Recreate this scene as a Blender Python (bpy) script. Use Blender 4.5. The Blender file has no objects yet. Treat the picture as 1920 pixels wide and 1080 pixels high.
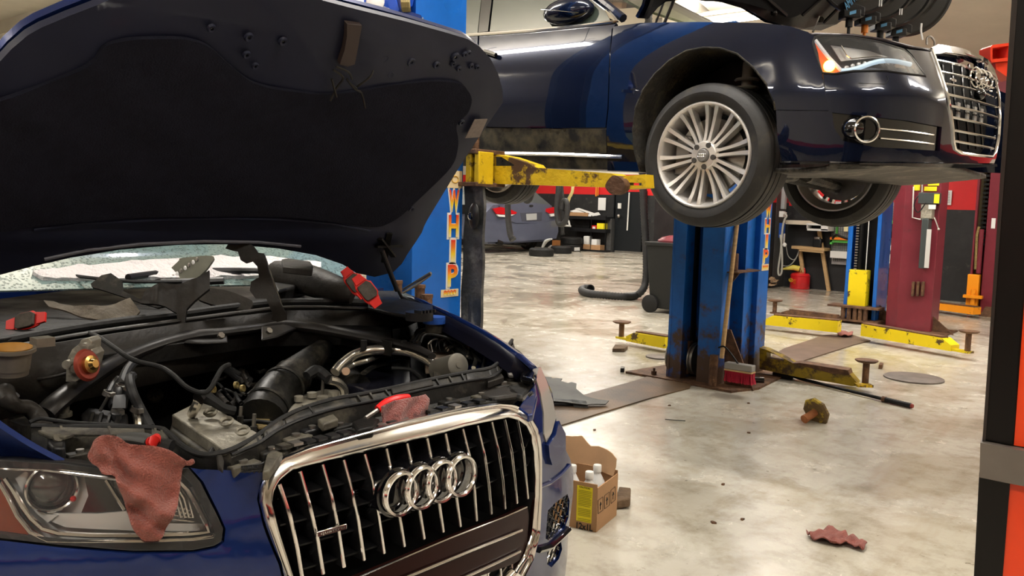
import bpy, bmesh, math, random
from mathutils import Vector, Matrix, noise
from mathutils.geometry import delaunay_2d_cdt
random.seed(7)
V = Vector
SC = bpy.context.scene
COL = SC.collection
# ------------------------------------------------------------------ camera
FPX, H = 1600.0, 1.42
TH, RHO, PIT = math.radians(40), 0.027, math.atan(0.1)
r0 = V((math.cos(TH), math.sin(TH), 0)); d0 = V((-math.sin(TH), math.cos(TH), 0)); zz = V((0, 0, 1))
CF = d0*math.cos(PIT) - zz*math.sin(PIT)
u0 = zz*math.cos(PIT) + d0*math.sin(PIT)
CR = r0*math.cos(RHO) + u0*math.sin(RHO)
CU = u0*math.cos(RHO) - r0*math.sin(RHO)
CAMP = V((0, 0, H))
cd = bpy.data.cameras.new('camera'); cam = bpy.data.objects.new('camera', cd); COL.objects.link(cam)
cd.sensor_width = 36; cd.lens = 36*FPX/1920; cd.clip_start = .02; cd.clip_end = 100
cam.matrix_world = Matrix(((CR.x, CU.x, -CF.x, 0), (CR.y, CU.y, -CF.y, 0), (CR.z, CU.z, -CF.z, H), (0, 0, 0, 1)))
SC.camera = cam
# ------------------------------------------------------------------ world, lights, exposure
SC.view_settings.view_transform = 'Standard'; SC.view_settings.look = 'None'
SC.view_settings.gamma = 1; SC.view_settings.use_curve_mapping = False
SC.view_settings.exposure = 0.18
SC.cycles.max_bounces = 7; SC.cycles.diffuse_bounces = 3; SC.cycles.glossy_bounces = 4
SC.cycles.transparent_max_bounces = 12; SC.cycles.sample_clamp_indirect = 6
SC.cycles.caustics_reflective = False; SC.cycles.caustics_refractive = False
wd = bpy.data.worlds.new('world'); SC.world = wd; wd.use_nodes = True
wd.node_tree.nodes['Background'].inputs[0].default_value = (.9, .87, .8, 1)
wd.node_tree.nodes['Background'].inputs[1].default_value = .25
LIGHT_SPOTS = [(-2.0, 3.2, 90), (-6.0, 2.6, 90), (-11.0, 4.0, 90), (-16.0, 4.0, 90), (1.8, 1.0, 0), (1.6, 6.5, 0),
               (-.2, -2.8, 90), (-5.0, -3.5, 90), (-6.0, 8.2, 90), (-1.5, 9.2, 90), (-11.5, 10.5, 90), (-11.5, 15.5, 90),
               (-16.5, 12.0, 90), (3.0, 10.5, 90), (2.2, 13.4, 90), (-10.5, -1.0, 90), (-5.6, 11.5, 90), (-13.0, 19.0, 90), (-8.8, 17.5, 90), (-17.5, 17.5, 90)]  # far-back spots at the end are added to brighten the grey-blue sedan
LZ = 4.55
for i, (x, y, a) in enumerate(LIGHT_SPOTS):
    ld = bpy.data.lights.new('tube_light', 'AREA'); ld.shape = 'RECTANGLE'; ld.size = 2.35; ld.size_y = .22
    ld.energy = 112*(.6 if x > 1 else .85 if y < 0 else 1); ld.color = (1, .955, .895)
    lo = bpy.data.objects.new('tube_light', ld); COL.objects.link(lo)
    z = LZ if y < 9 or x < -7 else 4.1
    lo.location = (x, y, z-.075); lo.rotation_euler = (0, 0, math.radians(a-90))
    l2 = ld.copy(); l2.energy = 66; lp2 = bpy.data.objects.new('tube_light_up', l2); COL.objects.link(lp2)
    lp2.location = (x, y, z+.085); lp2.rotation_euler = (math.pi, 0, math.radians(a-90))
# ------------------------------------------------------------------ picture helpers
def ray(px, py): return CF + CR*((px-960)/FPX) - CU*((py-540)/FPX)
def at(px, py, x=None, y=None, z=None, d=None):
    r = ray(px, py)
    t = x/r.x if x is not None else y/r.y if y is not None else (z-H)/r.z if z is not None else d
    return CAMP + r*t
def rayplane(p0, n):
    p0, n = V(p0), V(n).normalized()
    if n.dot(CAMP-p0) < 0: n = -n
    def s(px, py):
        r = ray(px, py); t = (p0-CAMP).dot(n)/r.dot(n)
        return CAMP + r*t, n
    return s
def implicit(g, t0, t1, n=90):
    def s(px, py):
        r = ray(px, py); pa = t0; best = (1e9, t0); hit = None
        for i in range(n+1):
            t = t0+(t1-t0)*i/n; v = g(CAMP+r*t)
            if v < best[0]: best = (v, t)
            if v < 0:
                a, b = pa, t
                for _ in range(18):
                    m = (a+b)/2
                    if g(CAMP+r*m) < 0: b = m
                    else: a = m
                hit = (a+b)/2; break
            pa = t
        t = hit if hit is not None else best[1]
        p = CAMP + r*t; e = .004
        nn = V((g(p+V((e, 0, 0)))-g(p-V((e, 0, 0))), g(p+V((0, e, 0)))-g(p-V((0, e, 0))), g(p+V((0, 0, e)))-g(p-V((0, 0, e)))))
        if nn.length < 1e-9: nn = -r
        return p, nn.normalized()
    return s
# ------------------------------------------------------------------ materials
MC = {}
def mat(name, col, rough=.5, metal=0, var=0, sc=6, bump=0, bsc=40, coat=0, emit=None, est=1, col2=None, thr=.5, soft=.08, alpha=1, spec=.32, sheen=0, rvar=0, stretch=None, trans=0):
    if name in MC: return MC[name]
    m = bpy.data.materials.new(name); m.use_nodes = True; nt = m.node_tree; N = nt.nodes; L = nt.links
    b = N['Principled BSDF']; I = b.inputs
    c = (*col, 1)
    I['Base Color'].default_value = c; I['Roughness'].default_value = rough; I['Metallic'].default_value = metal
    I['Coat Weight'].default_value = coat; I['Coat Roughness'].default_value = .03; I['Specular IOR Level'].default_value = spec
    if sheen: I['Sheen Weight'].default_value = sheen
    if alpha < 1: I['Alpha'].default_value = alpha
    if trans: I['Transmission Weight'].default_value = trans
    if emit: I['Emission Color'].default_value = (*emit, 1); I['Emission Strength'].default_value = est
    if var or bump or col2 or rvar:
        tc = N.new('ShaderNodeTexCoord'); mp = N.new('ShaderNodeMapping'); L.new(tc.outputs['Object'], mp.inputs[0])
        if stretch: mp.inputs['Scale'].default_value = stretch
    if var or col2:
        n1 = N.new('ShaderNodeTexNoise'); n1.inputs['Scale'].default_value = sc; n1.inputs['Detail'].default_value = 8; n1.inputs['Roughness'].default_value = .65
        L.new(mp.outputs[0], n1.inputs['Vector'])
        last = None
        if var:
            rp = N.new('ShaderNodeMapRange'); rp.inputs[1].default_value = .3; rp.inputs[2].default_value = .7; rp.inputs[3].default_value = 1-var; rp.inputs[4].default_value = 1+var
            L.new(n1.outputs[0], rp.inputs[0])
            mx = N.new('ShaderNodeVectorMath'); mx.operation = 'SCALE'; mx.inputs[0].default_value = col; L.new(rp.outputs[0], mx.inputs['Scale'])
            last = mx.outputs[0]
        if col2:
            n2 = N.new('ShaderNodeTexNoise'); n2.inputs['Scale'].default_value = sc*1.3; n2.inputs['Detail'].default_value = 10; n2.inputs['Roughness'].default_value = .7
            L.new(mp.outputs[0], n2.inputs['Vector'])
            r2 = N.new('ShaderNodeMapRange'); r2.inputs[1].default_value = thr-soft; r2.inputs[2].default_value = thr+soft
            L.new(n2.outputs[0], r2.inputs[0])
            mm = N.new('ShaderNodeMix'); mm.data_type = 'RGBA'
            if last: L.new(last, mm.inputs[6])
            else: mm.inputs[6].default_value = c
            mm.inputs[7].default_value = (*col2, 1); L.new(r2.outputs[0], mm.inputs[0]); last = mm.outputs[2]
        L.new(last, I['Base Color'])
    if rvar:
        n4 = N.new('ShaderNodeTexNoise'); n4.inputs['Scale'].default_value = sc*.8; n4.inputs['Detail'].default_value = 6; L.new(mp.outputs[0], n4.inputs['Vector'])
        r4 = N.new('ShaderNodeMapRange'); r4.inputs[1].default_value = .35; r4.inputs[2].default_value = .65; r4.inputs[3].default_value = max(.02, rough-rvar); r4.inputs[4].default_value = rough+rvar
        L.new(n4.outputs[0], r4.inputs[0]); L.new(r4.outputs[0], I['Roughness'])
    if bump:
        n3 = N.new('ShaderNodeTexNoise'); n3.inputs['Scale'].default_value = bsc; n3.inputs['Detail'].default_value = 6
        L.new(mp.outputs[0], n3.inputs['Vector'])
        bp = N.new('ShaderNodeBump'); bp.inputs['Strength'].default_value = bump; bp.inputs['Distance'].default_value = .02
        L.new(n3.outputs[0], bp.inputs['Height']); L.new(bp.outputs[0], I['Normal'])
    MC[name] = m; return m
def glass(name, col, a, rough=.02):
    """thin clear cover: mostly lets light through, mirror-like at a slant"""
    if name in MC: return MC[name]
    m = bpy.data.materials.new(name); m.use_nodes = True; nt = m.node_tree; N = nt.nodes; L = nt.links; N.clear()
    o = N.new('ShaderNodeOutputMaterial'); t = N.new('ShaderNodeBsdfTransparent'); g = N.new('ShaderNodeBsdfPrincipled'); mx = N.new('ShaderNodeMixShader')
    t.inputs[0].default_value = (*col, 1); g.inputs['Base Color'].default_value = (*[c*.3 for c in col], 1); g.inputs['Roughness'].default_value = rough; g.inputs['Coat Weight'].default_value = 1
    g.inputs['Specular IOR Level'].default_value = .9
    lw = N.new('ShaderNodeLayerWeight'); lw.inputs[0].default_value = .35
    r = N.new('ShaderNodeMapRange'); r.inputs[3].default_value = a; r.inputs[4].default_value = .45; L.new(lw.outputs['Fresnel'], r.inputs[0])
    L.new(r.outputs[0], mx.inputs[0]); L.new(t.outputs[0], mx.inputs[1]); L.new(g.outputs[0], mx.inputs[2]); L.new(mx.outputs[0], o.inputs[0])
    MC[name] = m; return m
# ------------------------------------------------------------------ geometry gatherer (world coordinates)
def perp(a):
    a = V(a).normalized(); b = V((0, 0, 1)) if abs(a.z) < .9 else V((1, 0, 0))
    u = a.cross(b).normalized(); return u, a.cross(u).normalized()
class G:
    def __init__(s): s.v = []; s.f = []
    def add(s, vs, fs):
        o = len(s.v); s.v += [V(p) for p in vs]; s.f += [tuple(i+o for i in f) for f in fs]; return s
    def box(s, lo, hi):
        x0, y0, z0 = lo; x1, y1, z1 = hi
        return s.add([(x0, y0, z0), (x1, y0, z0), (x1, y1, z0), (x0, y1, z0), (x0, y0, z1), (x1, y0, z1), (x1, y1, z1), (x0, y1, z1)],
                     [(0, 3, 2, 1), (4, 5, 6, 7), (0, 1, 5, 4), (1, 2, 6, 5), (2, 3, 7, 6), (3, 0, 4, 7)])
    def obox(s, c, a, b, e):
        """box about c with half-vectors a, b, e"""
        c, a, b, e = V(c), V(a), V(b), V(e)
        if a.cross(b).dot(e) < 0: a = -a
        return s.add([c-a-b-e, c+a-b-e, c+a+b-e, c-a+b-e, c-a-b+e, c+a-b+e, c+a+b+e, c-a+b+e],
                     [(0, 3, 2, 1), (4, 5, 6, 7), (0, 1, 5, 4), (1, 2, 6, 5), (2, 3, 7, 6), (3, 0, 4, 7)])
    def bar(s, p, q, w, h, up=(0, 0, 1)):
        p, q = V(p), V(q); d = (q-p); u = d.normalized(); sd = u.cross(V(up)).normalized(); tp = sd.cross(u)
        return s.obox((p+q)/2, d/2, sd*w/2, tp*h/2)
    def prism(s, poly, vec):
        n = len(poly); vec = V(vec); a = [V(p) for p in poly]
        nrm = V((0, 0, 0))
        for i in range(n): nrm += a[i].cross(a[(i+1) % n])
        if nrm.dot(vec) > 0: a.reverse()
        b = [p+vec for p in a]
        return s.add(a+b, [tuple(range(n)), tuple(range(2*n-1, n-1, -1))] + [(i, i+n, (i+1) % n+n, (i+1) % n) for i in range(n)])
    def tube(s, pts, r, n=10, smooth=0, squash=1, caps=True):
        pts = [V(p) for p in pts]
        rs = list(r) if hasattr(r, '__len__') else [r]*len(pts)
        if smooth and len(pts) > 2:
            P, R_ = [], []
            for i in range(len(pts)-1):
                a, b, c, d = pts[max(i-1, 0)], pts[i], pts[i+1], pts[min(i+2, len(pts)-1)]
                for k in range(smooth):
                    t = k/smooth
                    P.append(.5*((2*b)+(c-a)*t+(2*a-5*b+4*c-d)*t*t+(3*b-a-3*c+d)*t**3)); R_.append(rs[i]*(1-t)+rs[i+1]*t)
            P.append(pts[-1]); R_.append(rs[-1]); pts, rs = P, R_
        vs = []; fs = []; u = None
        for i, p in enumerate(pts):
            t = (pts[min(i+1, len(pts)-1)]-pts[max(i-1, 0)]).normalized()
            if u is None: u = perp(t)[0]
            u = (u-t*u.dot(t)).normalized(); w = t.cross(u)
            for k in range(n):
                a = 2*math.pi*k/n; vs.append(p+(u*math.cos(a)+w*math.sin(a)*squash)*rs[i])
        m = len(pts)
        for i in range(m-1):
            for k in range(n): fs.append((i*n+k, i*n+(k+1) % n, (i+1)*n+(k+1) % n, (i+1)*n+k))
        if caps: fs += [tuple(range(n-1, -1, -1)), tuple((m-1)*n+k for k in range(n))]
        return s.add(vs, fs)
    def cyl(s, p, q, r, r2=None, n=20): return s.tube([p, q], [r, r if r2 is None else r2], n)
    def lathe(s, prof, o, ax, n=32, closed=False):
        o = V(o); ax = V(ax).normalized(); u, w = perp(ax); vs = []; fs = []; m = len(prof)
        for k in range(n):
            a = 2*math.pi*k/n; d = u*math.cos(a)+w*math.sin(a)
            vs += [o+d*r+ax*h for r, h in prof]
        for k in range(n):
            k2 = (k+1) % n
            for j in range(m if closed else m-1):
                j2 = (j+1) % m; fs.append((k*m+j, k*m+j2, k2*m+j2, k2*m+j))
        return s.add(vs, fs)
    def grid(s, rows, flip=False):
        n = len(rows[0]); vs = [p for r in rows for p in r]; fs = []
        for i in range(len(rows)-1):
            for j in range(n-1):
                q = (i*n+j, i*n+j+1, (i+1)*n+j+1, (i+1)*n+j); fs.append(q[::-1] if flip else q)
        return s.add(vs, fs)
    def ball(s, c, r, n=16, sx=1, sy=1, sz=1):
        c = V(c); vs = []; fs = []; m = n//2
        for i in range(m+1):
            p = math.pi*i/m
            for k in range(n):
                a = 2*math.pi*k/n; vs.append(c+V((math.sin(p)*math.cos(a)*r*sx, math.sin(p)*math.sin(a)*r*sy, math.cos(p)*r*sz)))
        for i in range(m):
            for k in range(n): fs.append((i*n+k, (i+1)*n+k, (i+1)*n+(k+1) % n, i*n+(k+1) % n))
        return s.add(vs, fs)
    def build(s, name, m, parent=None, bevel=0, ang=35, label=None, cat=None, group=None, kind=None, solid=0, subd=0, loc=None):
        if parent is None:
            c = V(loc) if loc else V((sum(p.x for p in s.v)/len(s.v), sum(p.y for p in s.v)/len(s.v), min(p.z for p in s.v)))
            inv = Matrix.Translation(-c)
        else: inv = WM[parent.name].inverted()
        me = bpy.data.meshes.new(name); me.from_pydata([inv @ p for p in s.v], [], s.f)
        bm = bmesh.new(); bm.from_mesh(me)
        bmesh.ops.remove_doubles(bm, verts=bm.verts, dist=1e-5)
        bmesh.ops.recalc_face_normals(bm, faces=bm.faces)
        if solid: 
            bm.to_mesh(me)
        bm.to_mesh(me); bm.free(); me.validate()
        me.materials.append(m if not isinstance(m, str) else MC[m])
        me.shade_smooth(); me.set_sharp_from_angle(angle=math.radians(ang))
        o = bpy.data.objects.new(name, me); COL.objects.link(o)
        if parent is None: o.location = c; WM[o.name] = Matrix.Translation(c)
        else: o.parent = parent; WM[o.name] = WM[parent.name]
        if solid: md = o.modifiers.new('s', 'SOLIDIFY'); md.thickness = solid; md.offset = 0
        if bevel: md = o.modifiers.new('b', 'BEVEL'); md.width = bevel; md.segments = 2; md.limit_method = 'ANGLE'
        if subd: md = o.modifiers.new('d', 'SUBSURF'); md.levels = subd; md.render_levels = subd
        if label: o['label'] = label
        if cat: o['category'] = cat
        if group: o['group'] = group
        if kind: o['kind'] = kind
        return o
WM = {}
def thing(name, label, cat, loc=(0, 0, 0), mtx=None, group=None):
    o = bpy.data.objects.new(name, None); COL.objects.link(o); o.empty_display_size = .1
    M = mtx if mtx is not None else Matrix.Translation(V(loc))
    o.matrix_world = M; WM[o.name] = M
    o['label'] = label; o['category'] = cat
    if group: o['group'] = group
    return o
def dup(root, M, label=None, group=None):
    r = root.copy(); COL.objects.link(r); r.matrix_world = M; WM[r.name] = M
    if label: r['label'] = label
    if group: r['group'] = group
    for ch in list(root.children):
        c = ch.copy(); COL.objects.link(c); c.parent = r
        for g in ch.children: d = g.copy(); COL.objects.link(d); d.parent = c
    return r
def inside(p, poly):
    x, y = p; r = False; n = len(poly)
    for i in range(n):
        x1, y1 = poly[i]; x2, y2 = poly[i-1]
        if (y1 > y) != (y2 > y) and x < (x2-x1)*(y-y1)/(y2-y1)+x1: r = not r
    return r
def rnd(poly, it=2, keep=.25):
    """round the corners of a closed outline"""
    for _ in range(it):
        q = []
        for i in range(len(poly)):
            a, b = poly[i], poly[(i+1) % len(poly)]
            q += [(a[0]*(1-keep)+b[0]*keep, a[1]*(1-keep)+b[1]*keep), (a[0]*keep+b[0]*(1-keep), a[1]*keep+b[1]*(1-keep))]
        poly = q
    return poly
def dens(poly, step, closed=True):
    out = []; n = len(poly)
    for i in range(n if closed else n-1):
        a, b = poly[i], poly[(i+1) % n]; k = max(1, int(math.dist(a, b)/step))
        for j in range(k): out.append((a[0]+(b[0]-a[0])*j/k, a[1]+(b[1]-a[1])*j/k))
    if not closed: out.append(poly[-1])
    return out
def patch(name, poly, surf, m, parent=None, off=0, th=.01, step=16, holes=(), disp=None, zpush=None, **kw):
    """a sheet of its own thickness that follows a surface; its outline is given in the photograph's pixels"""
    loops = [dens(poly, step)] + [dens(h, step) for h in holes]
    pts = []; edges = []
    for lp in loops:
        o = len(pts); pts += lp; edges += [(o+i, o+(i+1) % len(lp)) for i in range(len(lp))]
    xs = [p[0] for p in poly]; ys = [p[1] for p in poly]
    x = min(xs)+step/2; inner = []
    k = 0
    while x < max(xs):
        y = min(ys)+step/2+(step/2 if k % 2 else 0)
        while y < max(ys):
            if inside((x, y), poly) and not any(inside((x, y), h) for h in holes):
                if min((px-x)**2+(py-y)**2 for px, py in pts) > (step*.45)**2: inner.append((x, y))
            y += step
        x += step*.87; k += 1
    vv, ee, ff, _, _, _ = delaunay_2d_cdt([V(p) for p in pts+inner], edges, [], 0, 1e-4)
    keep = []
    for t in ff:
        c = (sum(vv[i][0] for i in t)/3, sum(vv[i][1] for i in t)/3)
        if inside(c, poly) and not any(inside(c, h) for h in holes): keep.append(t)
    top = []; bot = []
    for p in vv:
        q, n = surf(p[0], p[1])
        o = off + (disp(p[0], p[1]) if disp else 0)
        top.append(q+n*o); bot.append(q+n*(o-th))
    g = G(); n = len(vv)
    fs = [tuple(t) for t in keep] + [tuple(i+n for i in reversed(t)) for t in keep]
    cnt = {}
    for t in keep:
        for a, b in ((t[0], t[1]), (t[1], t[2]), (t[2], t[0])): cnt[(a, b)] = 1
    for a, b in cnt:
        if (b, a) not in cnt: fs.append((b, a, a+n, b+n))
    used = sorted({i for f in fs for i in f}); mp = {k: i for i, k in enumerate(used)}; allv = top+bot
    g.add([allv[i] for i in used], [tuple(mp[i] for i in f) for f in fs])
    return g.build(name, m, parent, **kw)
def strip(name, line, surf, m, parent, w=.006, off=.004, n=6, smooth=0, squash=1, **kw):
    """a raised bead that follows a surface along a line given in pixels"""
    pts = [surf(*p) for p in dens(line, 14, False)]
    g = G(); g.tube([p+nn*off for p, nn in pts], w, n, smooth)
    return g.build(name, m, parent, **kw)
def text(name, body, o, xd, yd, h, m, parent=None, ext=.002, w=None, shear=0, **kw):
    cu = bpy.data.curves.new('t', 'FONT'); cu.body = body; cu.extrude = .01; cu.align_x = 'CENTER'; cu.resolution_u = 3; cu.offset = kw.pop('bold', .0)
    ob = bpy.data.objects.new('t', cu); COL.objects.link(ob)
    dg = bpy.context.evaluated_depsgraph_get(); me = bpy.data.meshes.new_from_object(ob.evaluated_get(dg))
    bpy.data.objects.remove(ob)
    vs = [v.co.copy() for v in me.vertices]; fs = [tuple(p.vertices) for p in me.polygons]
    x0, x1 = min(v.x for v in vs), max(v.x for v in vs); y0, y1 = min(v.y for v in vs), max(v.y for v in vs)
    xd, yd = V(xd).normalized(), V(yd).normalized(); nn = xd.cross(yd); sy = h/(y1-y0); sx = w/(x1-x0) if w else sy
    o = V(o); g = G()
    g.add([o+xd*((v.x-(x0+x1)/2)*sx+shear*(v.y-y0)*sy)+yd*((v.y-y0)*sy)+nn*(v.z/.01*ext) for v in vs], fs)
    return g.build(name, m, parent, **kw)
# ------------------------------------------------------------------ palette
BLUE = mat('lift_blue_paint', (.010, .125, .50), .32, 0, var=.15, sc=3, coat=.3, rvar=.1)
BLUED = mat('lift_blue_rusty', (.010, .115, .44), .4, 0, var=.2, sc=4, col2=(.075, .045, .03), thr=.64, soft=.06, bump=.1)
def foot_wear(m):
    """paint worn to rust towards the foot of the column"""
    N = m.node_tree.nodes; L = m.node_tree.links
    rg = [n for n in N if n.type == 'MAP_RANGE'][-1]; src = rg.inputs[0].links[0].from_socket
    tc = [n for n in N if n.type == 'TEX_COORD'][0]; sp = N.new('ShaderNodeSeparateXYZ'); L.new(tc.outputs['Object'], sp.inputs[0])
    mr = N.new('ShaderNodeMapRange'); mr.inputs[1].default_value = .05; mr.inputs[2].default_value = .75; mr.inputs[3].default_value = .22; mr.inputs[4].default_value = 0
    L.new(sp.outputs[2], mr.inputs[0]); ad = N.new('ShaderNodeMath'); L.new(src, ad.inputs[0]); L.new(mr.outputs[0], ad.inputs[1]); L.new(ad.outputs[0], rg.inputs[0])
foot_wear(BLUED)
YEL = mat('chipped_yellow_paint', (.72, .47, .012), .5, 0, var=.12, sc=4, col2=(.09, .045, .02), thr=.55, soft=.03, bump=.3, bsc=25)
YELG = mat('greasy_dark_yellow_paint', (.34, .235, .012), .45, 0, var=.25, sc=5, col2=(.07, .042, .02), thr=.52, soft=.05, bump=.3, bsc=25)
YELB = mat('bright_yellow_paint', (.86, .66, .01), .4, 0, var=.05, sc=4, col2=(.10, .06, .02), thr=.57, soft=.02)
RUST = mat('rusty_steel', (.10, .052, .03), .7, .2, var=.4, sc=9, col2=(.19, .10, .05), thr=.55, bump=.4)
STEEL = mat('dull_steel', (.32, .30, .27), .38, .9, var=.2, sc=12)
ALU = mat('cast_aluminium', (.36, .335, .275), .5, .5, var=.25, sc=14, bump=.3, bsc=60)
ALUB = mat('bright_aluminium_pipe', (.66, .62, .54), .25, .9, var=.12, sc=14)
CHROME = mat('chrome', (.90, .88, .86), .13, 1, rvar=.04, sc=5)
GREASE = mat('black_greasy_metal', (.006, .0055, .005), .5, 0, spec=.2, var=.5, sc=8, rvar=.12, bump=.15)
PLAS = mat('dusty_black_plastic', (.012, .0115, .0105), .45, 0, spec=.25, var=.45, sc=9, col2=(.10, .088, .066), thr=.62, soft=.12, rvar=.12, bump=.1)
PLAS2 = mat('dust_coated_plastic', (.11, .10, .075), .6, 0, var=.4, sc=9, col2=(.035, .03, .026), thr=.52, soft=.1, bump=.2)
PLASC = mat('brown_grey_plastic', (.024, .021, .018), .5, 0, spec=.2, var=.35, sc=7, bump=.15, rvar=.1)
BLK = mat('black_plastic', (.012, .012, .013), .35)
GLOSS = mat('gloss_black', (.004, .004, .005), .06, 0, coat=1)
RUB = mat('black_rubber', (.011, .011, .011), .6, 0, var=.3, sc=10, bump=.15)
HOSE = mat('grey_black_hose', (.030, .030, .031), .5, 0, var=.25, sc=10)
WHITE = mat('white_plastic', (.75, .74, .70), .4)
PAPER = mat('white_paper', (.8, .8, .78), .8)
RAG = mat('dusty_red_shop_cloth', (.30, .085, .062), .95, 0, var=.22, sc=22, bump=.7, bsc=260, sheen=.2, col2=(.15, .05, .045), thr=.68, soft=.08)
RED = mat('red_plastic', (.62, .02, .015), .4)
NAVY = mat('navy_metallic_paint', (.0075, .022, .115), .24, .3, var=.04, sc=3, coat=.7, spec=.1)
NAVYD = mat('dark_navy_underside', (.014, .0165, .036), .5, 0, var=.12, sc=3, coat=.06, spec=.2)
BNAVY = mat('blue_black_metallic_paint', (.0042, .0075, .022), .22, .3, coat=1, spec=.08)
CARD = mat('brown_cardboard', (.40, .23, .115), .85, 0, var=.08, sc=8)
WOOD = mat('pale_wood', (.50, .33, .16), .6, 0, var=.2, sc=5, stretch=(1, 1, 12))
WOODB = mat('brown_weathered_wood', (.13, .085, .05), .8, 0, var=.4, sc=12, bump=.5)
YLAB = mat('yellow_label', (.85, .72, .02), .5)
REDP = mat('maroon_lift_paint', (.17, .022, .034), .38, 0, var=.15, sc=3, coat=.2, col2=(.07, .03, .03), thr=.70, soft=.1)
INK = mat('black_ink', (.02, .02, .02), .7)
# ================================================================== SETTING
def floor_mat():
    m = bpy.data.materials.new('sealed_concrete'); m.use_nodes = True; nt = m.node_tree; N = nt.nodes; L = nt.links; b = N['Principled BSDF']
    tc = N.new('ShaderNodeTexCoord'); 
    def nz(scale, det=8, ro=.6, dist=0, st=(1, 1, 1)):
        mp = N.new('ShaderNodeMapping'); mp.inputs['Scale'].default_value = st; L.new(tc.outputs['Object'], mp.inputs[0])
        n = N.new('ShaderNodeTexNoise'); n.inputs['Scale'].default_value = scale; n.inputs['Detail'].default_value = det; n.inputs['Roughness'].default_value = ro; n.inputs['Distortion'].default_value = dist
        L.new(mp.outputs[0], n.inputs['Vector']); return n.outputs[0]
    def ramp(src, stops):
        r = N.new('ShaderNodeValToRGB'); L.new(src, r.inputs[0]); e = r.color_ramp.elements
        e[0].position, e[0].color = stops[0][0], (*stops[0][1], 1); e[1].position, e[1].color = stops[-1][0], (*stops[-1][1], 1)
        for p, c in stops[1:-1]: k = e.new(p); k.color = (*c, 1)
        return r.outputs[0]
    def mix(f, a, c, mode='MIX'):
        x = N.new('ShaderNodeMix'); x.data_type = 'RGBA'; x.blend_type = mode
        if isinstance(f, float): x.inputs[0].default_value = f
        else: L.new(f, x.inputs[0])
        for s, v in ((6, a), (7, c)):
            if isinstance(v, tuple): x.inputs[s].default_value = (*v, 1)
            else: L.new(v, x.inputs[s])
        return x.outputs[2]
    base = ramp(nz(.55, 9, .62, .6), [(.28, (.44, .40, .325)), (.47, (.52, .485, .405)), (.62, (.585, .555, .475)), (.75, (.64, .61, .53))])
    fine = ramp(nz(5.5, 10, .7), [(.34, (.62, .59, .53)), (.54, (1, 1, 1))])
    c = mix(.8, base, fine, 'MULTIPLY')
    spots = ramp(nz(19, 4, .6), [(.27, (.30, .26, .21)), (.34, (1, 1, 1))]); c = mix(.8, c, spots, 'MULTIPLY')
    streak = ramp(nz(1.1, 8, .7, 0, (3.5, .5, 1)), [(.33, (.7, .64, .55)), (.5, (1, 1, 1))]); c = mix(.55, c, streak, 'MULTIPLY')
    wet = ramp(nz(.8, 7, .6, 1.2), [(.50, (0, 0, 0)), (.57, (1, 1, 1))])
    c = mix(wet, c, (.40, .365, .29), 'MIX') if False else c
    dk = mix(wet, (1, 1, 1), (.87, .855, .81)); c = mix(1.0, c, dk, 'MULTIPLY')
    L.new(c, b.inputs['Base Color'])
    r = ramp(nz(2.6, 8, .7), [(.3, (.13, .13, .13)), (.7, (.33, .33, .33))])
    rr = mix(wet, r, (.10, .10, .10)); L.new(rr, b.inputs['Roughness'])
    b.inputs['Specular IOR Level'].default_value = .55
    bp = N.new('ShaderNodeBump'); bp.inputs['Strength'].default_value = .22; bp.inputs['Distance'].default_value = .01
    L.new(nz(9, 8, .7), bp.inputs['Height']); L.new(bp.outputs[0], b.inputs['Normal'])
    return m
def struct(name, g, m, **kw): return g.build(name, m, kind='structure', **kw)
g = G(); g.box((-24, -7, -.12), (7, 22.1, 0)); struct('floor', g, floor_mat(), loc=(0, 0, 0))
WB = mat('black_wall_paint', (.020, .020, .021), .5, 0, var=.35, sc=3, col2=(.11, .10, .09), thr=.69, soft=.10, bump=.2, bsc=8)
WR = mat('red_wall_paint', (.60, .018, .020), .45, 0, var=.05, sc=3)
WW = mat('cream_wall_paint', (.68, .63, .53), .7, 0, var=.06, sc=2, bump=.05)
CE = mat('cream_ceiling_paint', (.68, .63, .53), .8, 0, var=.07, sc=1.5, bump=.08, bsc=20)
def wall(name, lo, hi, axis, z1, z2, zt):
    """a wall as three painted bands: black dado, red stripe, cream above"""
    (x0, y0), (x1, y1) = lo, hi
    g = G(); g.box((x0, y0, 0), (x1, y1, z1)); w = struct(name, g, WB)
    g = G(); g.box((x0, y0, z1), (x1, y1, z2)); g.build('red_stripe', WR, w)
    g = G(); g.box((x0, y0, z2), (x1, y1, zt)); g.build('cream_band', WW, w)
    return w
wall('wall_right', (-6.3, 15.4), (7, 15.6), 0, 1.50, 2.22, 5.3)
wall('wall_middle', (at(1219, 565, y=10.7).x, 10.7), (-6.35, 15.6), 1, 1.55, 2.25, 5.3)
wall('wall_back', (-24, 22.0), (-6.3, 22.2), 0, 1.74, 2.35, 5.3)
wall('wall_left', (-24.2, -7), (-24, 22.2), 1, 1.5, 2.2, 5.3)
wall('wall_front', (7, -7), (7.2, 15.6), 1, 1.0, 1.6, 5.3)
wall('wall_near', (-24, -7.2), (7, -7), 0, 1.0, 1.6, 5.3)
g = G(); g.box((-24, -7, 5.0), (7, 9, 5.15)); g.box((-24, 9, 5.0), (-6.3, 22.2, 5.15))
g.prism([(-6.3, 9, 5.0), (-6.3, 15.5, 3.62), (-6.3, 15.5, 3.8), (-6.3, 9, 5.15)], (13.3, 0, 0)); struct('ceiling', g, CE)
g = G(); g.box((-24, 7.2, 4.72), (-9, 7.45, 5.0)); g.build('trim_1', CE, kind='structure')
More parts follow.
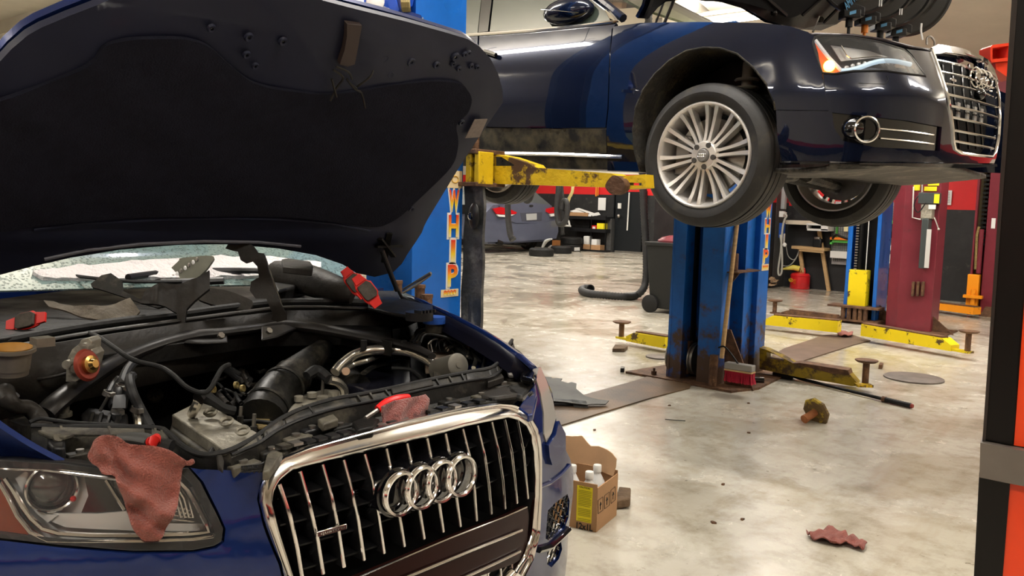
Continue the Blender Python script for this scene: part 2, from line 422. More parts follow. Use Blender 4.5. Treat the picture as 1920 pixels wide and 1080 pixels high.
# far wall seen at the top left over the open bonnet: pale roller door with a dark head band
g = G(); g.box((-23.99, -2, 3.6), (-23.9, 14, 4.0)); g.build('trim_2', mat('dark_grey_band', (.10, .10, .11), .5), kind='structure')
g = G()
for k in range(9): g.box((-23.98, -2, .05+k*.39), (-23.92, 14, .05+k*.39+.375))
g.build('door_2', mat('pale_grey_roller_door', (.72, .68, .62), .4), kind='structure')
# ceiling light fixtures
HOUS = mat('white_enamel', (.8, .79, .75), .4); TUBE = mat('lit_tube', (1, 1, 1), .4, emit=(1, .96, .9), est=9)
proto = None
for i, (x, y, a) in enumerate(LIGHT_SPOTS):
    z = LZ if y < 9 or x < -7 else 4.1
    M = Matrix.Translation((x, y, z)) @ Matrix.Rotation(math.radians(a-90), 4, 'Z')
    lab = 'white twin tube strip light hanging from the cream ceiling'
    if proto is None:
        WM['tmp'] = Matrix()
        proto = thing('ceiling_light', lab, 'light', mtx=Matrix(), group='tube lights under the ceiling')
        g = G(); g.prism([(-1.22, -.11, 0), (-1.22, .11, 0), (-1.22, .05, .07), (-1.22, -.05, .07)], (2.44, 0, 0)); g.build('housing', HOUS, proto, bevel=.004)
        for s in (-1, 1): g = G(); g.cyl((-1.18, s*.055, -.02), (1.18, s*.055, -.02), .016, n=10); g.build('tube', TUBE, proto)
        for s in (-1, 1): g = G(); g.tube([(s*.9, 0, .07), (s*.9, 0, .40 if z < 4.3 else .45)], .006, 6); g.build('hanger', STEEL, proto)
        proto.matrix_world = M
    else: dup(proto, M, lab)
g = G(); g.cyl((-7, 11.6, 4.25), (7, 11.6, 4.25), .03)
g2 = thing('ceiling_pipe', 'grey conduit pipe running along the cream ceiling above the black sedan', 'pipe', (0, 11.6, 4.25)); g.build('pipe', STEEL, g2)
for x in (-4, -1.2, 1.2, 4): g = G(); g.box((x-.03, 11.56, 4.2), (x+.03, 11.64, 4.48)); g.build('clamp', STEEL, g2)

# ================================================================== LIFT POSTS
GRAD = None
def letter_mat():
    m = bpy.data.materials.new('red_to_yellow_letter_fade'); m.use_nodes = True; N = m.node_tree.nodes; L = m.node_tree.links; b = N['Principled BSDF']
    tc = N.new('ShaderNodeTexCoord'); sp = N.new('ShaderNodeSeparateXYZ'); L.new(tc.outputs['Generated'], sp.inputs[0])
    r = N.new('ShaderNodeValToRGB'); L.new(sp.outputs[2], r.inputs[0]); e = r.color_ramp.elements
    e[0].position = 0; e[0].color = (.85, .75, .4, 1); e[1].position = 1; e[1].color = (.75, .03, .02, 1)
    for p, c in ((.35, (.9, .62, .03, 1)), (.65, (.88, .22, .02, 1))): k = e.new(p); k.color = c
    L.new(r.outputs[0], b.inputs['Base Color']); b.inputs['Roughness'].default_value = .4; return m
GRAD = letter_mat()
def stickers(parent, word, x, yc, ztop, lh, pitch, lw, plate=None):
    """letters stacked down a post face that looks towards +X"""
    for i, ch in enumerate(word):
        z = ztop-i*pitch-lh
        text('letter_border', ch, (x+.001, yc, z-.012), (0, 1, 0), (0, 0, 1), lh+.024, WHITE, parent, .001, w=lw*(.42 if ch == 'I' else 1)+.022, bold=.03)
        text('letter', ch, (x+.004, yc, z), (0, 1, 0), (0, 0, 1), lh, GRAD, parent, .0015, w=lw*(.42 if ch == 'I' else 1), bold=.03)
def cpost(g, x0, x1, y0, y1, zt, openy, t=.012, lip=.06):
    """folded C column; openy = -1 opens to -Y, +1 opens to +Y"""
    back, front = (y1, y0) if openy < 0 else (y0, y1); s = -openy
    g.box((x0, min(back, back-s*t), 0), (x1, max(back, back-s*t), zt))
    for xa in (x0, x1-t): g.box((xa, min(y0, y1), 0), (xa+t, max(y0, y1), zt))
    for xa, xb in ((x0, x0+lip), (x1-lip, x1)): g.box((xa, min(front, front+s*t), 0), (xb, max(front, front+s*t), zt))
# left blue post (near)
LX = at(868, 330, y=3.42); LPX = LX.x
lp = thing('lift_post', 'blue lift post nearest the camera, WHIP lettering and black rubber mat, behind the open bonnet', 'lift post', (LPX-.14, 3.3, 0))
ZT = 4.2
g = G(); cpost(g, LPX-.36, LPX, 3.05, 3.42, ZT, 1); g.build('column', BLUE, lp, bevel=.006)
g = G(); g.box((LPX-.50, 2.95, 0), (LPX+.12, 3.5, .02)); g.build('base_plate', RUST, lp)
def zof(px, py, x): return at(px, py, x=x).z
zt = zof(848, 356, LPX); zb = zof(848, 398, LPX); zi = zof(848, 403, LPX)
stickers(lp, 'WHIP', LPX, at(849, 450, x=LPX).y, zt, zt-zb, zt-zi, .075)
a = at(826, 558, x=LPX); b_ = at(859, 541, x=LPX)
g = G(); g.box((LPX, a.y, a.z), (LPX+.003, b_.y, b_.z)); g.build('sticker_plate', mat('cream_sticker', (.75, .6, .35), .5), lp)
text('sticker_number', '8000', (LPX+.004, (a.y+b_.y)/2, a.z+.008), (0, 1, 0), (0, 0, 1), (b_.z-a.z)*.7, GRAD, lp, .001, w=(b_.y-a.y)*.72, bold=.03)
a = at(838, 352, x=LPX); b_ = at(866, 321, x=LPX)
g = G(); g.box((LPX, a.y, a.z), (LPX+.003, b_.y, b_.z)); st = g.build('round_sticker', mat('cream_sticker', (.75, .6, .35), .5), lp)
g = G(); g.tube([V((LPX+.004, (a.y+b_.y)/2+.025*math.cos(t/8*math.pi), (a.z+b_.z)/2+.018*math.sin(t/8*math.pi))) for t in range(17)], .003, 5); g.build('oval_mark', mat('gold_ink', (.6, .35, .05), .5), st)
# stand-off rods at the back of the left post
for (px, y0, y1, r) in ((749, 530, 600, .022), (790, 538, 600, .026), (804, 556, 600, .026)):
    p = at(px, y0, y=3.0); q = at(px, y1, y=3.0); g = G(); g.cyl((p.x, 2.99, p.z), (p.x, 2.99, q.z-.5), r, n=14); rr_ = g.build('rust_sleeve', RUST, lp)
    g = G(); g.cyl((p.x, 2.99, p.z-.005), (p.x, 2.99, p.z+.012), r*1.12, n=14); g.build('sleeve_cap', RUST, rr_)
# black rubber curtain beside it
surf = lambda px, py: (at(px, py, y=3.5), V((.64, -.77, 0)))
CURT = mat('scuffed_black_sheet', (.06, .062, .062), .38, 0, var=.5, sc=7, col2=(.16, .16, .155), thr=.60, soft=.08, bump=.6, bsc=14)
patch('door_guard_mat', [(872, 340), (872, 420), (868, 500), (862, 640), (900, 645), (904, 560), (906, 470), (908, 380), (904, 345)], lambda px, py: (at(px, py, y=3.46), V((0, -1, 0))), CURT, lp, off=.0, th=.02, step=10,
      disp=lambda px, py: .006*math.sin(px*.35+py*.01)+.004*math.sin(py*.06), label='scuffed black sheet hung on the column')
g = G(); p = at(889, 405, y=3.44); g.lathe([(0, 0), (.03, 0), (.034, .012), (.02, .03), (0, .032)], p, (.3, -1, 0), 20); g.build('guard_knob', GLOSS, lp)
g = G(); p = at(889, 405, y=3.43); g.ball(p, .055, 14, .7, .35, 1.35); g.build('release_knob', BLK, lp)
# carriage and yellow arm under the black sedan
def arm_from(parent, pts_top, pts_bot, y, th, m=YEL):
    """flat-sided lift arm whose long side is given by pixels on the plane Y = y"""
    poly = [at(px, py, y=y) for px, py in pts_top+pts_bot[::-1]]
    g = G(); g.prism(poly, (0, th, 0)); return g
AY = 3.55
g = arm_from(lp, [(905, 287), (940, 293), (962, 302), (1000, 312), (1060, 319), (1145, 325), (1160, 332)],
             [(905, 343), (940, 343), (962, 344), (1000, 345), (1060, 347), (1130, 350), (1150, 350)], AY, .11)
# window in the arm
arm = patch('lift_arm', [(880, 284), (905, 285), (950, 293), (995, 308), (1000, 314), (1145, 325), (1170, 334), (1165, 344), (1135, 351), (880, 343)], rayplane((0, AY, 0), (0, 1, 0)), YEL, lp, 0, .11, 20,
            holes=[[(906, 292), (940, 294), (964, 309), (963, 311), (906, 311)]], label='chipped yellow swing arm under the sedan')
patch('arm_extension', [(1163, 330), (1209, 327), (1211, 352), (1175, 355), (1163, 350)], rayplane((0, AY+.02, 0), (0, 1, 0)), YEL, lp, 0, .08, 20,
      holes=[[(1172, 342), (1203, 343), (1203, 348), (1172, 347)]])
patch('arm_knuckle', rnd([(1134, 345), (1150, 325), (1172, 340), (1170, 358), (1150, 368), (1136, 356)], 2), rayplane((0, AY-.03, 0), (0, 1, 0)), RUST, lp, 0, .05, 12)
for (x0, x1) in ((877, 888), (893, 903)):
    a = at(x0, 345, y=3.42); b_ = at(x1, 284, y=3.42); g = G(); g.box((a.x, 3.40, a.z), (b_.x, 3.52, b_.z)); g.build('arm_bracket', YEL, lp, bevel=.004)
a = at(872, 286, y=3.44); b_ = at(906, 280, y=3.44); g = G(); g.box((a.x, 3.38, a.z-.01), (b_.x, 3.62, b_.z)); g.build('carriage_plate', RUST, lp, bevel=.003)
a = at(872, 349, y=3.44); b_ = at(906, 342, y=3.44); g = G(); g.box((a.x, 3.38, a.z), (b_.x, 3.62, b_.z)); g.build('carriage_plate', RUST, lp, bevel=.003)
p = at(891, 345, y=3.5); q = at(891, 258, y=3.5); g = G(); g.cyl(p, (p.x, p.y, q.z), .018); g.build('arm_pin', RUST, lp)
for (px, py) in ((905, 350), (1160, 352)):
    p = at(px+4, py+2, y=3.7); g = G(); g.cyl(p, p+V((0, 0, .06)), .05); g.build('lift_pad', RUB, lp)

# right-hand back-to-back blue posts under the sedan
PX0, PX1 = at(1250, 700, y=6.2).x, at(1345, 720, y=6.2).x
rp = thing('lift_post', 'blue lift post below the alloy front wheel, with a black cylinder in its open channel', 'lift post', ((PX0+PX1)/2, 6.4, 0))
def post_box(g, x0, x1, y0, y1, z0, z1): g.box((x0, y0, z0), (x1, y1, z1))
g = G(); t = .014; xi = at(1276, 690, y=6.2).x; xj = at(1305, 715, y=6.2).x
g.box((PX0, 6.2, 0), (PX0+.02, 6.62, 2.85)); g.box((PX0, 6.2, 0), (xi, 6.22, 2.85)); g.box((xj, 6.2, 0), (PX1, 6.22, 2.85)); g.box((PX0, 6.6, 0), (PX1, 6.62, 2.85))
g.box((PX1-.02, 6.2, 0), (PX1, 6.36, 2.85)); g.box((xj, 6.2, 0), (xj+.015, 6.5, 2.85)); g.box((xi-.015, 6.2, 0), (xi, 6.5, 2.85))
g.build('column', BLUED, rp, bevel=.004, label='blue column with rust near its foot')
g = G(); g.box((xi, 6.56, 0), (xj, 6.58, 2.85)); g.build('channel_liner', GREASE, rp)
c = at(1296, 500, y=6.38)
g = G(); g.cyl((c.x, 6.38, .28), (c.x, 6.38, 1.60), .062); g.build('hydraulic_cylinder', GREASE, rp)
g = G(); g.cyl((c.x, 6.38, 1.58), (c.x, 6.38, 2.85), .022); g.build('piston_rod', STEEL, rp)
g = G(); g.box((c.x-.06, 6.30, .04), (c.x+.06, 6.46, .32)); g.build('cylinder_foot', RUST, rp, bevel=.006)
for s in (-1, 1):
    g = G(); g.lathe([(.02, -.018), (.115, -.018), (.135, -.022), (.135, -.012), (.122, -.006), (.122, .006), (.135, .012), (.135, .022), (.115, .018), (.02, .018)], (c.x+s*.10, 6.36, .17), (1, 0, 0), 28, True); g.build('cable_pulley', STEEL, rp)
# H-shaped rear half with the side recess
X1 = PX1; yA = 6.62; yB = at(1404, 690, x=X1-.04).y; yC = at(1431, 690, x=X1).y
g = G(); g.box((X1-.30, 6.62, 0), (X1-.05, yC, 2.85)); g.box((X1-.30, yB, 0), (X1, yC, 2.85)); g.build('rear_column', BLUED, rp, bevel=.005)
zt = zof(1428, 382, X1); z2 = zof(1426, 411, X1); ycl = (yB+yC)/2+.02
stickers(rp, 'WHIP', X1, ycl, zt, (zt-z2)*.90, zt-z2, .10)
a = at(1417, 509, x=X1); g = G(); g.box((X1, ycl-.07, a.z), (X1+.003, ycl+.07, a.z+.055)); g.build('sticker_plate', mat('cream_sticker', (.75, .6, .35), .5), rp)
text('sticker_number', '8000', (X1+.004, ycl, a.z+.012), (0, 1, 0), (0, 0, 1), .033, GRAD, rp, .001, w=.11, bold=.03)
a = at(1350, 511, x=X1-.05); b_ = at(1405, 516, x=X1-.05)
g = G(); g.prism([(X1-.05, a.y, a.z), (X1-.05, b_.y, a.z), (X1+.08, b_.y-.08, a.z), (X1+.08, a.y+.05, a.z)], (0, 0, .01)); g.prism([(X1-.05, a.y+.1, a.z), (X1+.07, a.y+.1, a.z), (X1-.05, a.y+.1, a.z-.16)], (0, .01, 0)); g.build('side_shelf', RUST, rp)
a = at(1374, 508, x=X1); g = G(); g.cyl(a, a+V((0, 0, .14)), .04, n=16); g.build('adapter_sleeve', RUST, rp)
g = G(); g.prism([(PX0-.35, 6.12, 0), (PX1+.18, 6.08, 0), (X1+.28, 6.35, 0), (X1+.2, yC+.1, 0), (PX0-.2, yC+.05, 0)], (0, 0, .018)); g.build('base_plate', RUST, rp)
gz = at(1363, 663, x=X1+.02).z
g = G(); g.prism([(X1+.02, 6.28, 0), (X1+.27, 6.28, 0), (X1+.05, 6.28, .46), (X1, 6.28, .46)], (0, .015, 0)); g.build('gusset', RUST, rp)
g = G(); g.cyl((X1-.02, 6.16, 0), (X1-.02, 6.16, .26), .035, n=14); g.build('foot_pin', RUST, rp)
for (px, py) in ((1226, 702), (1337, 724), (1377, 721)):
    p = at(px, py, z=.02); g = G(); g.cyl(p, p+V((0, 0, .03)), .022, n=6); g.cyl(p, p+V((0, 0, .055)), .010, n=8); g.build('anchor_bolt', RUST, rp)
g = G(); pts = [at(1363, y_, x=X1+.0) + V((0, -.02, 0)) for y_ in range(585, 664, 6)]
for i in range(len(pts)-1): 
    m = (pts[i]+pts[i+1])/2; d = (pts[i+1]-pts[i]); u, w = perp(d)
    g.tube([m+d*.6*math.cos(k/8*2*math.pi)+(u if i % 2 else w)*.009*math.sin(k/8*2*math.pi) for k in range(9)], .003, 5)
g.build('safety_chain', STEEL, rp)
# arm of the right post, reaching right
def bigarm(parent, y, top, bot, th, hole=None, m=YEL, name='lift_arm'):
    s = rayplane((0, y, 0), (0, 1, 0))
    return patch(name, top+bot[::-1], s, m, parent, 0, th, 22, holes=[hole] if hole else [])
s_arm = rayplane(at(1430, 690, z=.08), (at(1600, 722, z=.08)-at(1430, 700, z=.08)).cross(V((0, 0, 1))))
patch('lift_arm', [(1424, 652), (1438, 656), (1462, 668), (1490, 683), (1585, 697), (1594, 703), (1608, 719), (1603, 724), (1596, 724), (1560, 717), (1500, 708), (1424, 692)], s_arm, YELG, rp, 0, .12, 18,
      holes=[[(1437, 660), (1455, 665), (1470, 673), (1468, 677), (1438, 671)]], label='greasy yellow arm resting low over the floor')
patch('arm_top_plate', [(1486, 681), (1500, 680), (1590, 694), (1593, 703), (1560, 700)], s_arm, RUST, rp, .01, .14, 18)
p = at(1605, 722, z=.05); q = at(1629, 722, z=.05); g = G(); g.bar(p, q+V((.02, 0, 0)), .08, .02); g.build('arm_tongue', YEL, rp)
p = at(1622, 718, z=.06); g = G(); g.cyl(p, p+V((0, 0, .17)), .026, n=14); sc_ = g.build('pad_screw', RUST, rp)
q = p+V((0, 0, .18)); g = G(); g.lathe([(0, -.012), (.07, -.012), (.088, 0), (.088, .008), (.02, .012), (0, .012)], q, (0, 0, 1), 20); g.build('lift_pad', RUST, rp)
# bright yellow arm seen to its left
def arm_at(parent, P, Q, w, h, m, col_rust=RUST, tong=True, ph=.16):
    P, Q = V(P), V(Q); d = (Q-P).normalized(); s = d.cross(V((0, 0, 1)))
    g = G(); g.prism([P+s*w/2-V((0, 0, h/2)), P+s*w/2+V((0, 0, h/2)), Q+s*w/2*.8+V((0, 0, h*.40)), Q+s*w/2*.8+d*.10-V((0, 0, h*.05)), Q+s*w/2*.8+d*.10-V((0, 0, h/2))], -s*w)
    a = g.build('lift_arm', m, parent)
    g = G(); g.prism([P+s*w*.42+V((0, 0, h/2)), P-s*w*.42+V((0, 0, h/2)), Q-s*w*.33+V((0, 0, h*.42)), Q+s*w*.33+V((0, 0, h*.42))], (0, 0, .012)); g.build('arm_top_plate', col_rust, a)
    if tong:
        e = Q+d*.24; g = G(); g.bar(Q+d*.05-V((0, 0, h*.4)), e+d*.04-V((0, 0, h*.4)), .09, .02); g.build('arm_tongue', m, a)
        e = e-V((0, 0, h*.38)); g = G(); g.cyl(e, e+V((0, 0, ph)), .028, n=12); g.build('pad_screw', col_rust, a)
        e = e+V((0, 0, ph)); g = G(); g.lathe([(0, -.012), (.075, -.012), (.095, 0), (.095, .008), (.02, .014), (0, .014)], e, (0, 0, 1), 18); g.build('lift_pad', col_rust, a)
    return a
arm_at(rp, at(1255, 642, z=.10), at(1197, 631, z=.10), .13, .11, YELB)

# centre blue post of the second bay (far)
fx0 = at(1581, 596, z=0); fx1 = at(1645, 608, z=0)
FX0, FX1, FY = at(1582, 560, y=11.2).x, at(1640, 560, y=11.2).x, 11.2
FXR = at(1641, 560, y=11.15).x
fp = thing('lift_post', 'blue lift post with the yellow carriage lowered to the floor, beside the maroon post', 'lift post', ((FX0+FX1)/2, 11.3, 0))
yb = at(1660, 600, x=FXR).y
g = G(); g.box((FX0, FY, 0), (FX0+.06, FY+.02, 2.85)); g.box((FX0, FY, 0), (FX0+.02, yb, 2.85)); g.box((FXR-.05, FY, 0), (FXR, yb, 2.85)); g.box((FX0, yb-.02, 0), (FXR, yb, 2.85)); g.build('column', BLUE, fp, bevel=.005)
g = G(); g.box((FX0+.02, FY+.25, 0), (FXR-.05, FY+.27, 2.85)); g.build('channel_liner', GREASE, fp)
a = at(1600, 505, y=FY+.05); b_ = at(1630, 505, y=FY+.05)
g = G(); g.box((a.x-.03, FY-.02, .22), (b_.x, FY+.12, a.z)); g.build('carriage', YELB, fp, bevel=.006, label='bright yellow carriage')
c1 = at(1614, 450, y=FY+.1); g = G(); g.cyl((c1.x, FY+.1, a.z), (c1.x, FY+.1, 2.85), .03, n=10); g.build('piston_rod', GREASE, fp)
g = G()
for k in range(52): g.box((c1.x-.05, FY+.05, a.z+k*.035), (c1.x-.015, FY+.075, a.z+k*.035+.018))
g.build('lock_ladder', STEEL, fp, )
c2 = at(1628, 450, y=FY+.1); g = G(); g.cyl((c2.x, FY+.08, a.z), (c2.x, FY+.08, 2.85), .006, n=6); g.build('lift_cable', WHITE, fp)
g = G(); g.box((FX0-.15, FY-.16, .20), (FXR+.08, FY+.1, .225)); g.box((FX0-.15, FY-.16, .03), (FXR+.08, FY+.1, .055)); g.build('carriage_plate', RUST, fp)
for px in (1579, 1590, 1601, 1611, 1621):
    p = at(px, 615, y=FY-.12); g = G(); g.cyl((p.x, FY-.12, .05), (p.x, FY-.12, .21), .028, n=10); g.build('arm_pin', RUST, fp)
g = G(); g.box((FX0-.2, FY-.1, 0), (FXR+.35, yb+.1, .015)); g.prism([(FXR, FY+.15, 0), (FXR+.26, FY+.15, 0), (FXR, FY+.15, .24)], (0, .02, 0)); g.build('base_plate', RUST, fp)
arm_at(fp, at(1574, 612, z=.13), at(1453, 599, z=.13), .14, .13, YELB)
arm_at(fp, at(1622, 618, z=.13), at(1772, 643, z=.13), .14, .13, YELB, ph=.2)
arm_at(fp, at(1570, 598, z=.10), at(1482, 586, z=.10), .10, .08, RUST)
# maroon posts
RX0, RX1, RY = at(1676, 560, y=10.95).x, at(1742, 560, y=10.95).x, 10.95
mp_ = thing('lift_post', 'maroon lift post with a grey power unit and yellow warning labels', 'lift post', ((RX0+RX1)/2, 11.1, 0))
ya = RY; RXe = at(1745, 610, y=RY).x; RXs = at(1684, 600, y=RY).x
g = G(); g.prism([(RXs-.02, RY, 0), (RXe, RY, 0), (RXe, RY+.35, 0), (RXs-.18, RY+.35, 0), (RXs-.18, RY+.12, 0)], (0, 0, 2.85)); g.build('column', REDP, mp_, bevel=.008)
g = G(); g.box((RXs-.25, RY-.1, 0), (RXe+.2, RY+.45, .018)); g.prism([(RXe, RY+.08, 0), (RXe+.24, RY+.08, 0), (RXe, RY+.08, .2)], (0, .02, 0)); g.build('base_plate', RUST, mp_)
def onred(x0, y0, x1, y1, dep=.02, off=0): 
    a, b = at(x0, y1, y=RY-off), at(x1, y0, y=RY-off); g = G(); g.box((a.x, RY-off-dep, a.z), (b.x, RY-off, b.z)); return g
DG = mat('dark_green_grey_metal', (.05, .06, .06), .4)
onred(1728, 410, 1748, 502, .15).build('reservoir_tank', DG, mp_, bevel=.01)
onred(1733, 430, 1747, 502, .01, .155).build('tank_label', mat('silver_label', (.55, .54, .52), .4), mp_)
onred(1727, 362, 1766, 382, .14).build('control_box', DG, mp_, bevel=.006)
onred(1751, 364, 1762, 381, .01, .145).build('box_label', YLAB, mp_)
onred(1731, 383, 1754, 410, .13).build('pump_block', ALU, mp_, bevel=.01)
onred(1741, 384, 1755, 392, .01, .135).build('pump_label', PAPER, mp_)
onred(1740, 333, 1762, 348, .01).build('warning_label', YLAB, mp_); onred(1733, 350, 1757, 358, .01).build('warning_label', YLAB, mp_); onred(1713, 341, 1726, 357, .01).build('warning_label', YLAB, mp_)
for k in range(3): onred(1710+k*9, 528, 1717+k*9, 555, .05).build('adapter_rack', RUST, mp_, bevel=.004)
g = G(); g.tube([at(1713, 350, y=RY-.02), at(1711, 408, y=RY-.02), at(1724, 411, y=RY-.06), at(1734, 411, y=RY-.1)], .008, 6); g.build('hydraulic_pipe', WHITE, mp_)
g = G(); g.tube([at(1729, 338, y=RY-.04), at(1728, 412, y=RY-.1)], .010, 6); g.build('conduit', STEEL, mp_)
g = G(); g.tube([at(1731, 360, y=RY-.1), at(1718, 372, y=RY-.14), at(1714, 388, y=RY-.14), at(1722, 398, y=RY-.14), at(1736, 380, y=RY-.16)], .007, 6, 4); g.build('power_cord', BLK, mp_)
g = G(); g.tube([at(1752, 408, y=RY-.12), at(1756, 418, y=RY-.16), at(1760, 430, y=RY-.18)], .008, 6); g.ball(at(1760, 430, y=RY-.18), .016, 8); g.build('release_lever', STEEL, mp_)
text('post_letter', 'K', at(1694, 377, y=RY+.12), (1, 0, 0), (0, 0, 1), .11, WHITE, mp_, .002, w=.08, bold=.02)
onred(1690, 382, 1698, 387, .004, -.119).build('small_sticker', mat('blue_sticker', (.1, .2, .6), .5), mp_)
for y_ in (400, 407): onred(1692, y_, 1696, y_+3, .004, -.119).build('small_sticker', mat('orange_ink', (.8, .2, .02), .5), mp_)
# far maroon post with the orange carriage
QY = 13.5; q0, q1, q2 = at(1820, 500, y=QY).x, at(1838, 500, y=QY).x, at(1846, 500, y=QY).x
QE = at(1858, 560, y=QY).x
mq = thing('lift_post', 'maroon lift post with an orange carriage at its foot beside the tall black cabinet', 'lift post', (q1, QY+.1, 0))
g = G(); g.box((q0, QY, 0), (q0+.03, QY+.35, 3.3)); g.box((q2-.02, QY, 0), (QE+.25, QY+.35, 3.3)); g.box((q0, QY+.33, 0), (QE, QY+.35, 3.3)); g.build('column', REDP, mq, bevel=.006)
g = G(); g.box((q0+.03, QY+.1, 0), (q2-.08, QY+.12, 3.3)); g.build('channel_liner', mat('grimy_khaki_steel', (.09, .075, .035), .6, .3, var=.4), mq)
g = G()
for k in range(34): g.box((q2-.10, QY+.02, 1.0+k*.06), (q2-.03, QY+.07, 1.0+k*.06+.03))
g.build('lock_ladder', GREASE, mq)
ORG = mat('orange_paint', (.85, .30, .01), .45, col2=(.12, .06, .03), thr=.68, soft=.03, sc=5)
a = at(1818, 514, y=QY-.03); b_ = at(1837, 514, y=QY-.03); g = G(); g.box((a.x-.02, QY-.05, .12), (b_.x, QY+.08, a.z)); g.build('carriage', ORG, mq, bevel=.01)
g = G(); p0 = at(1836, 425, y=QY-.02); g.tube([p0, at(1832, 440, y=QY-.02), at(1829, 505, y=QY-.02)], .02, 8); g.build('lift_cable', mat('brass_chain', (.35, .28, .12), .4, .8, var=.5, sc=60), mq)
g = G(); p0 = at(1841, 430, y=QY-.02); g.cyl(p0, (p0.x, p0.y, .6), .03, n=10); g.build('piston_rod', REDP, mq)
a = at(1838, 585, y=QY-.03); g = G(); g.prism([(a.x, QY-.06, 0), (QE+.3, QY-.06, 0), (QE+.3, QY-.06, .14), (a.x+.06, QY-.06, .14)], (0, .4, 0)); g.build('base_plate', RUST, mq)
arm_at(mq, at(1832, 583, z=.1), at(1752, 572, z=.1), .16, .1, ORG, tong=False)
p = at(1823, 572, z=.15); g = G(); g.cyl(p, p+V((0, 0, .22)), .03, n=10); g.box(p+V((-.12, -.05, .1)), p+V((.12, .05, .14))); g.build('pad_bracket', ORG, mq)
a = at(1852, 428, y=QY-.01); g = G(); g.box((at(1858, 428, y=QY-.01).x, QY-.012, a.z), (at(1867, 410, y=QY-.01).x, QY-.002, at(1860, 409, y=QY-.01).z)); g.build('warning_label', PAPER, mq)
arm_at(mp_, at(1690, 568, z=.08), at(1655, 562, z=.08), .10, .08, RUST, tong=False)
# floor plates
def plate(name, px, label, m, h=.008, **kw):
    P = [at(x, y, z=0) for x, y in px]; g = G(); g.prism(P, (0, 0, h)); return g.build(name, m, label=label, cat='floor plate', **kw)
def diamond():
    m = bpy.data.materials.new('worn_diamond_plate'); m.use_nodes = True; N = m.node_tree.nodes; L = m.node_tree.links; b = N['Principled BSDF']
    tc = N.new('ShaderNodeTexCoord'); mp = N.new('ShaderNodeMapping'); mp.inputs['Rotation'].default_value = (0, 0, .78); mp.inputs['Scale'].default_value = (1, 1, 1); L.new(tc.outputs['Object'], mp.inputs[0])
    ck = N.new('ShaderNodeTexChecker'); ck.inputs[3].default_value = 34; L.new(mp.outputs[0], ck.inputs[0])
    n = N.new('ShaderNodeTexNoise'); n.inputs['Scale'].default_value = 1.6; n.inputs['Detail'].default_value = 8; L.new(tc.outputs['Object'], n.inputs['Vector'])
    r = N.new('ShaderNodeValToRGB'); L.new(n.outputs[0], r.inputs[0]); e = r.color_ramp.elements
    e[0].position = .35; e[0].color = (.04, .032, .027, 1); e[1].position = .62; e[1].color = (.17, .105, .055, 1); L.new(r.outputs[0], b.inputs['Base Color'])
    b.inputs['Specular IOR Level'].default_value = .2; b.inputs['Metallic'].default_value = .1; b.inputs['Roughness'].default_value = .42
    bp = N.new('ShaderNodeBump'); bp.inputs['Strength'].default_value = 1; bp.inputs['Distance'].default_value = .012; L.new(ck.outputs[1], bp.inputs['Height']); L.new(bp.outputs[0], b.inputs['Normal']); return m
DIA = diamond()
fpl = plate('floor_plate', [(960, 830), (985, 752), (1060, 752), (1190, 716), (1226, 703), (1262, 705), (1296, 722), (1293, 729), (1220, 748), (1120, 778), (1042, 803), (980, 830)], 'rust brown diamond tread plate on the floor between the big blue posts', DIA, .010)
plate('floor_plate', [(1448, 668), (1470, 655), (1545, 630), (1590, 627), (1632, 640), (1600, 648), (1500, 680), (1480, 683)], 'grey brown cover plate on the floor leading to the far blue post', mat('grey_brown_steel', (.17, .12, .095), .5, .5, var=.25, sc=4), .012)
# ================================================================== BLACK SEDAN ON THE LIFT
AO = V((-2.058, 3.9, 1.681))
AM = Matrix.Translation(AO) @ Matrix.Rotation(math.radians(-3), 4, 'Z') @ Matrix.Rotation(math.radians(2), 4, 'Y')
AI = AM.inverted()
def A(x, y, z): return AM @ V((x, y, z))
def ysid(z):
    z -= .12
    if z < -.05: return .25*(-.05-z)
    if z < .28: return -.012*math.sin((z+.05)/.33*math.pi)
    if z < .60: return .10*((z-.28)/.32)**1.8
    return .10+.46*(z-.60)
def g_sedan(P):
    p = AI @ P; u = abs(p.y-.95)/.955
    xn = .985-.085*u*u-.50*u**7
    if p.z > .30: xn -= .55*(p.z-.30)
    if p.z < .05: xn -= .25*(.05-p.z)
    a, b = ysid(p.z)-p.y, p.x-xn
    k = .05; h = max(k-abs(a-b), 0)/k
    return max(a, b)+h*h*k*.25
SED = implicit(g_sedan, 2.2, 6.4, 60)
sed = thing('sedan', 'blue-black sedan raised on the lift with its bonnet open and front indicator lit', 'car', mtx=AM)
ARCH = [(1453, 206), (1451, 190), (1437, 158), (1413, 127), (1382, 101), (1350, 90), (1318, 89), (1287, 95), (1255, 113), (1227, 139), (1204, 170), (1190, 206), (1185, 245), (1190, 285), (1200, 322)]
patch('front_fender', [(1150, 50), (1200, 43), (1300, 41), (1430, 43), (1480, 49), (1515, 60), (1529, 70), (1527, 78), (1534, 99), (1543, 150), (1553, 207)] + ARCH + [(1172, 321), (1139, 320), (1139, 289), (1137, 239), (1141, 204), (1143, 146), (1145, 96)], SED, BNAVY, sed, 0, .02, 16)
patch('front_door', [(899, 64), (1000, 57), (1100, 49), (1156, 43), (1147, 55), (1143, 96), (1141, 146), (1139, 204), (1135, 239), (1040, 240), (922, 238), (893, 237), (895, 150)], SED, BNAVY, sed, 0, .02, 18)
patch('rear_door', [(780, 78), (896, 64), (892, 150), (890, 237), (780, 236)], SED, BNAVY, sed, 0, .02, 18)
DIRT = mat('dirty_dark_sill', (.012, .013, .015), .35, 0, var=.3, sc=6, col2=(.11, .095, .06), thr=.55, soft=.14, rvar=.1)
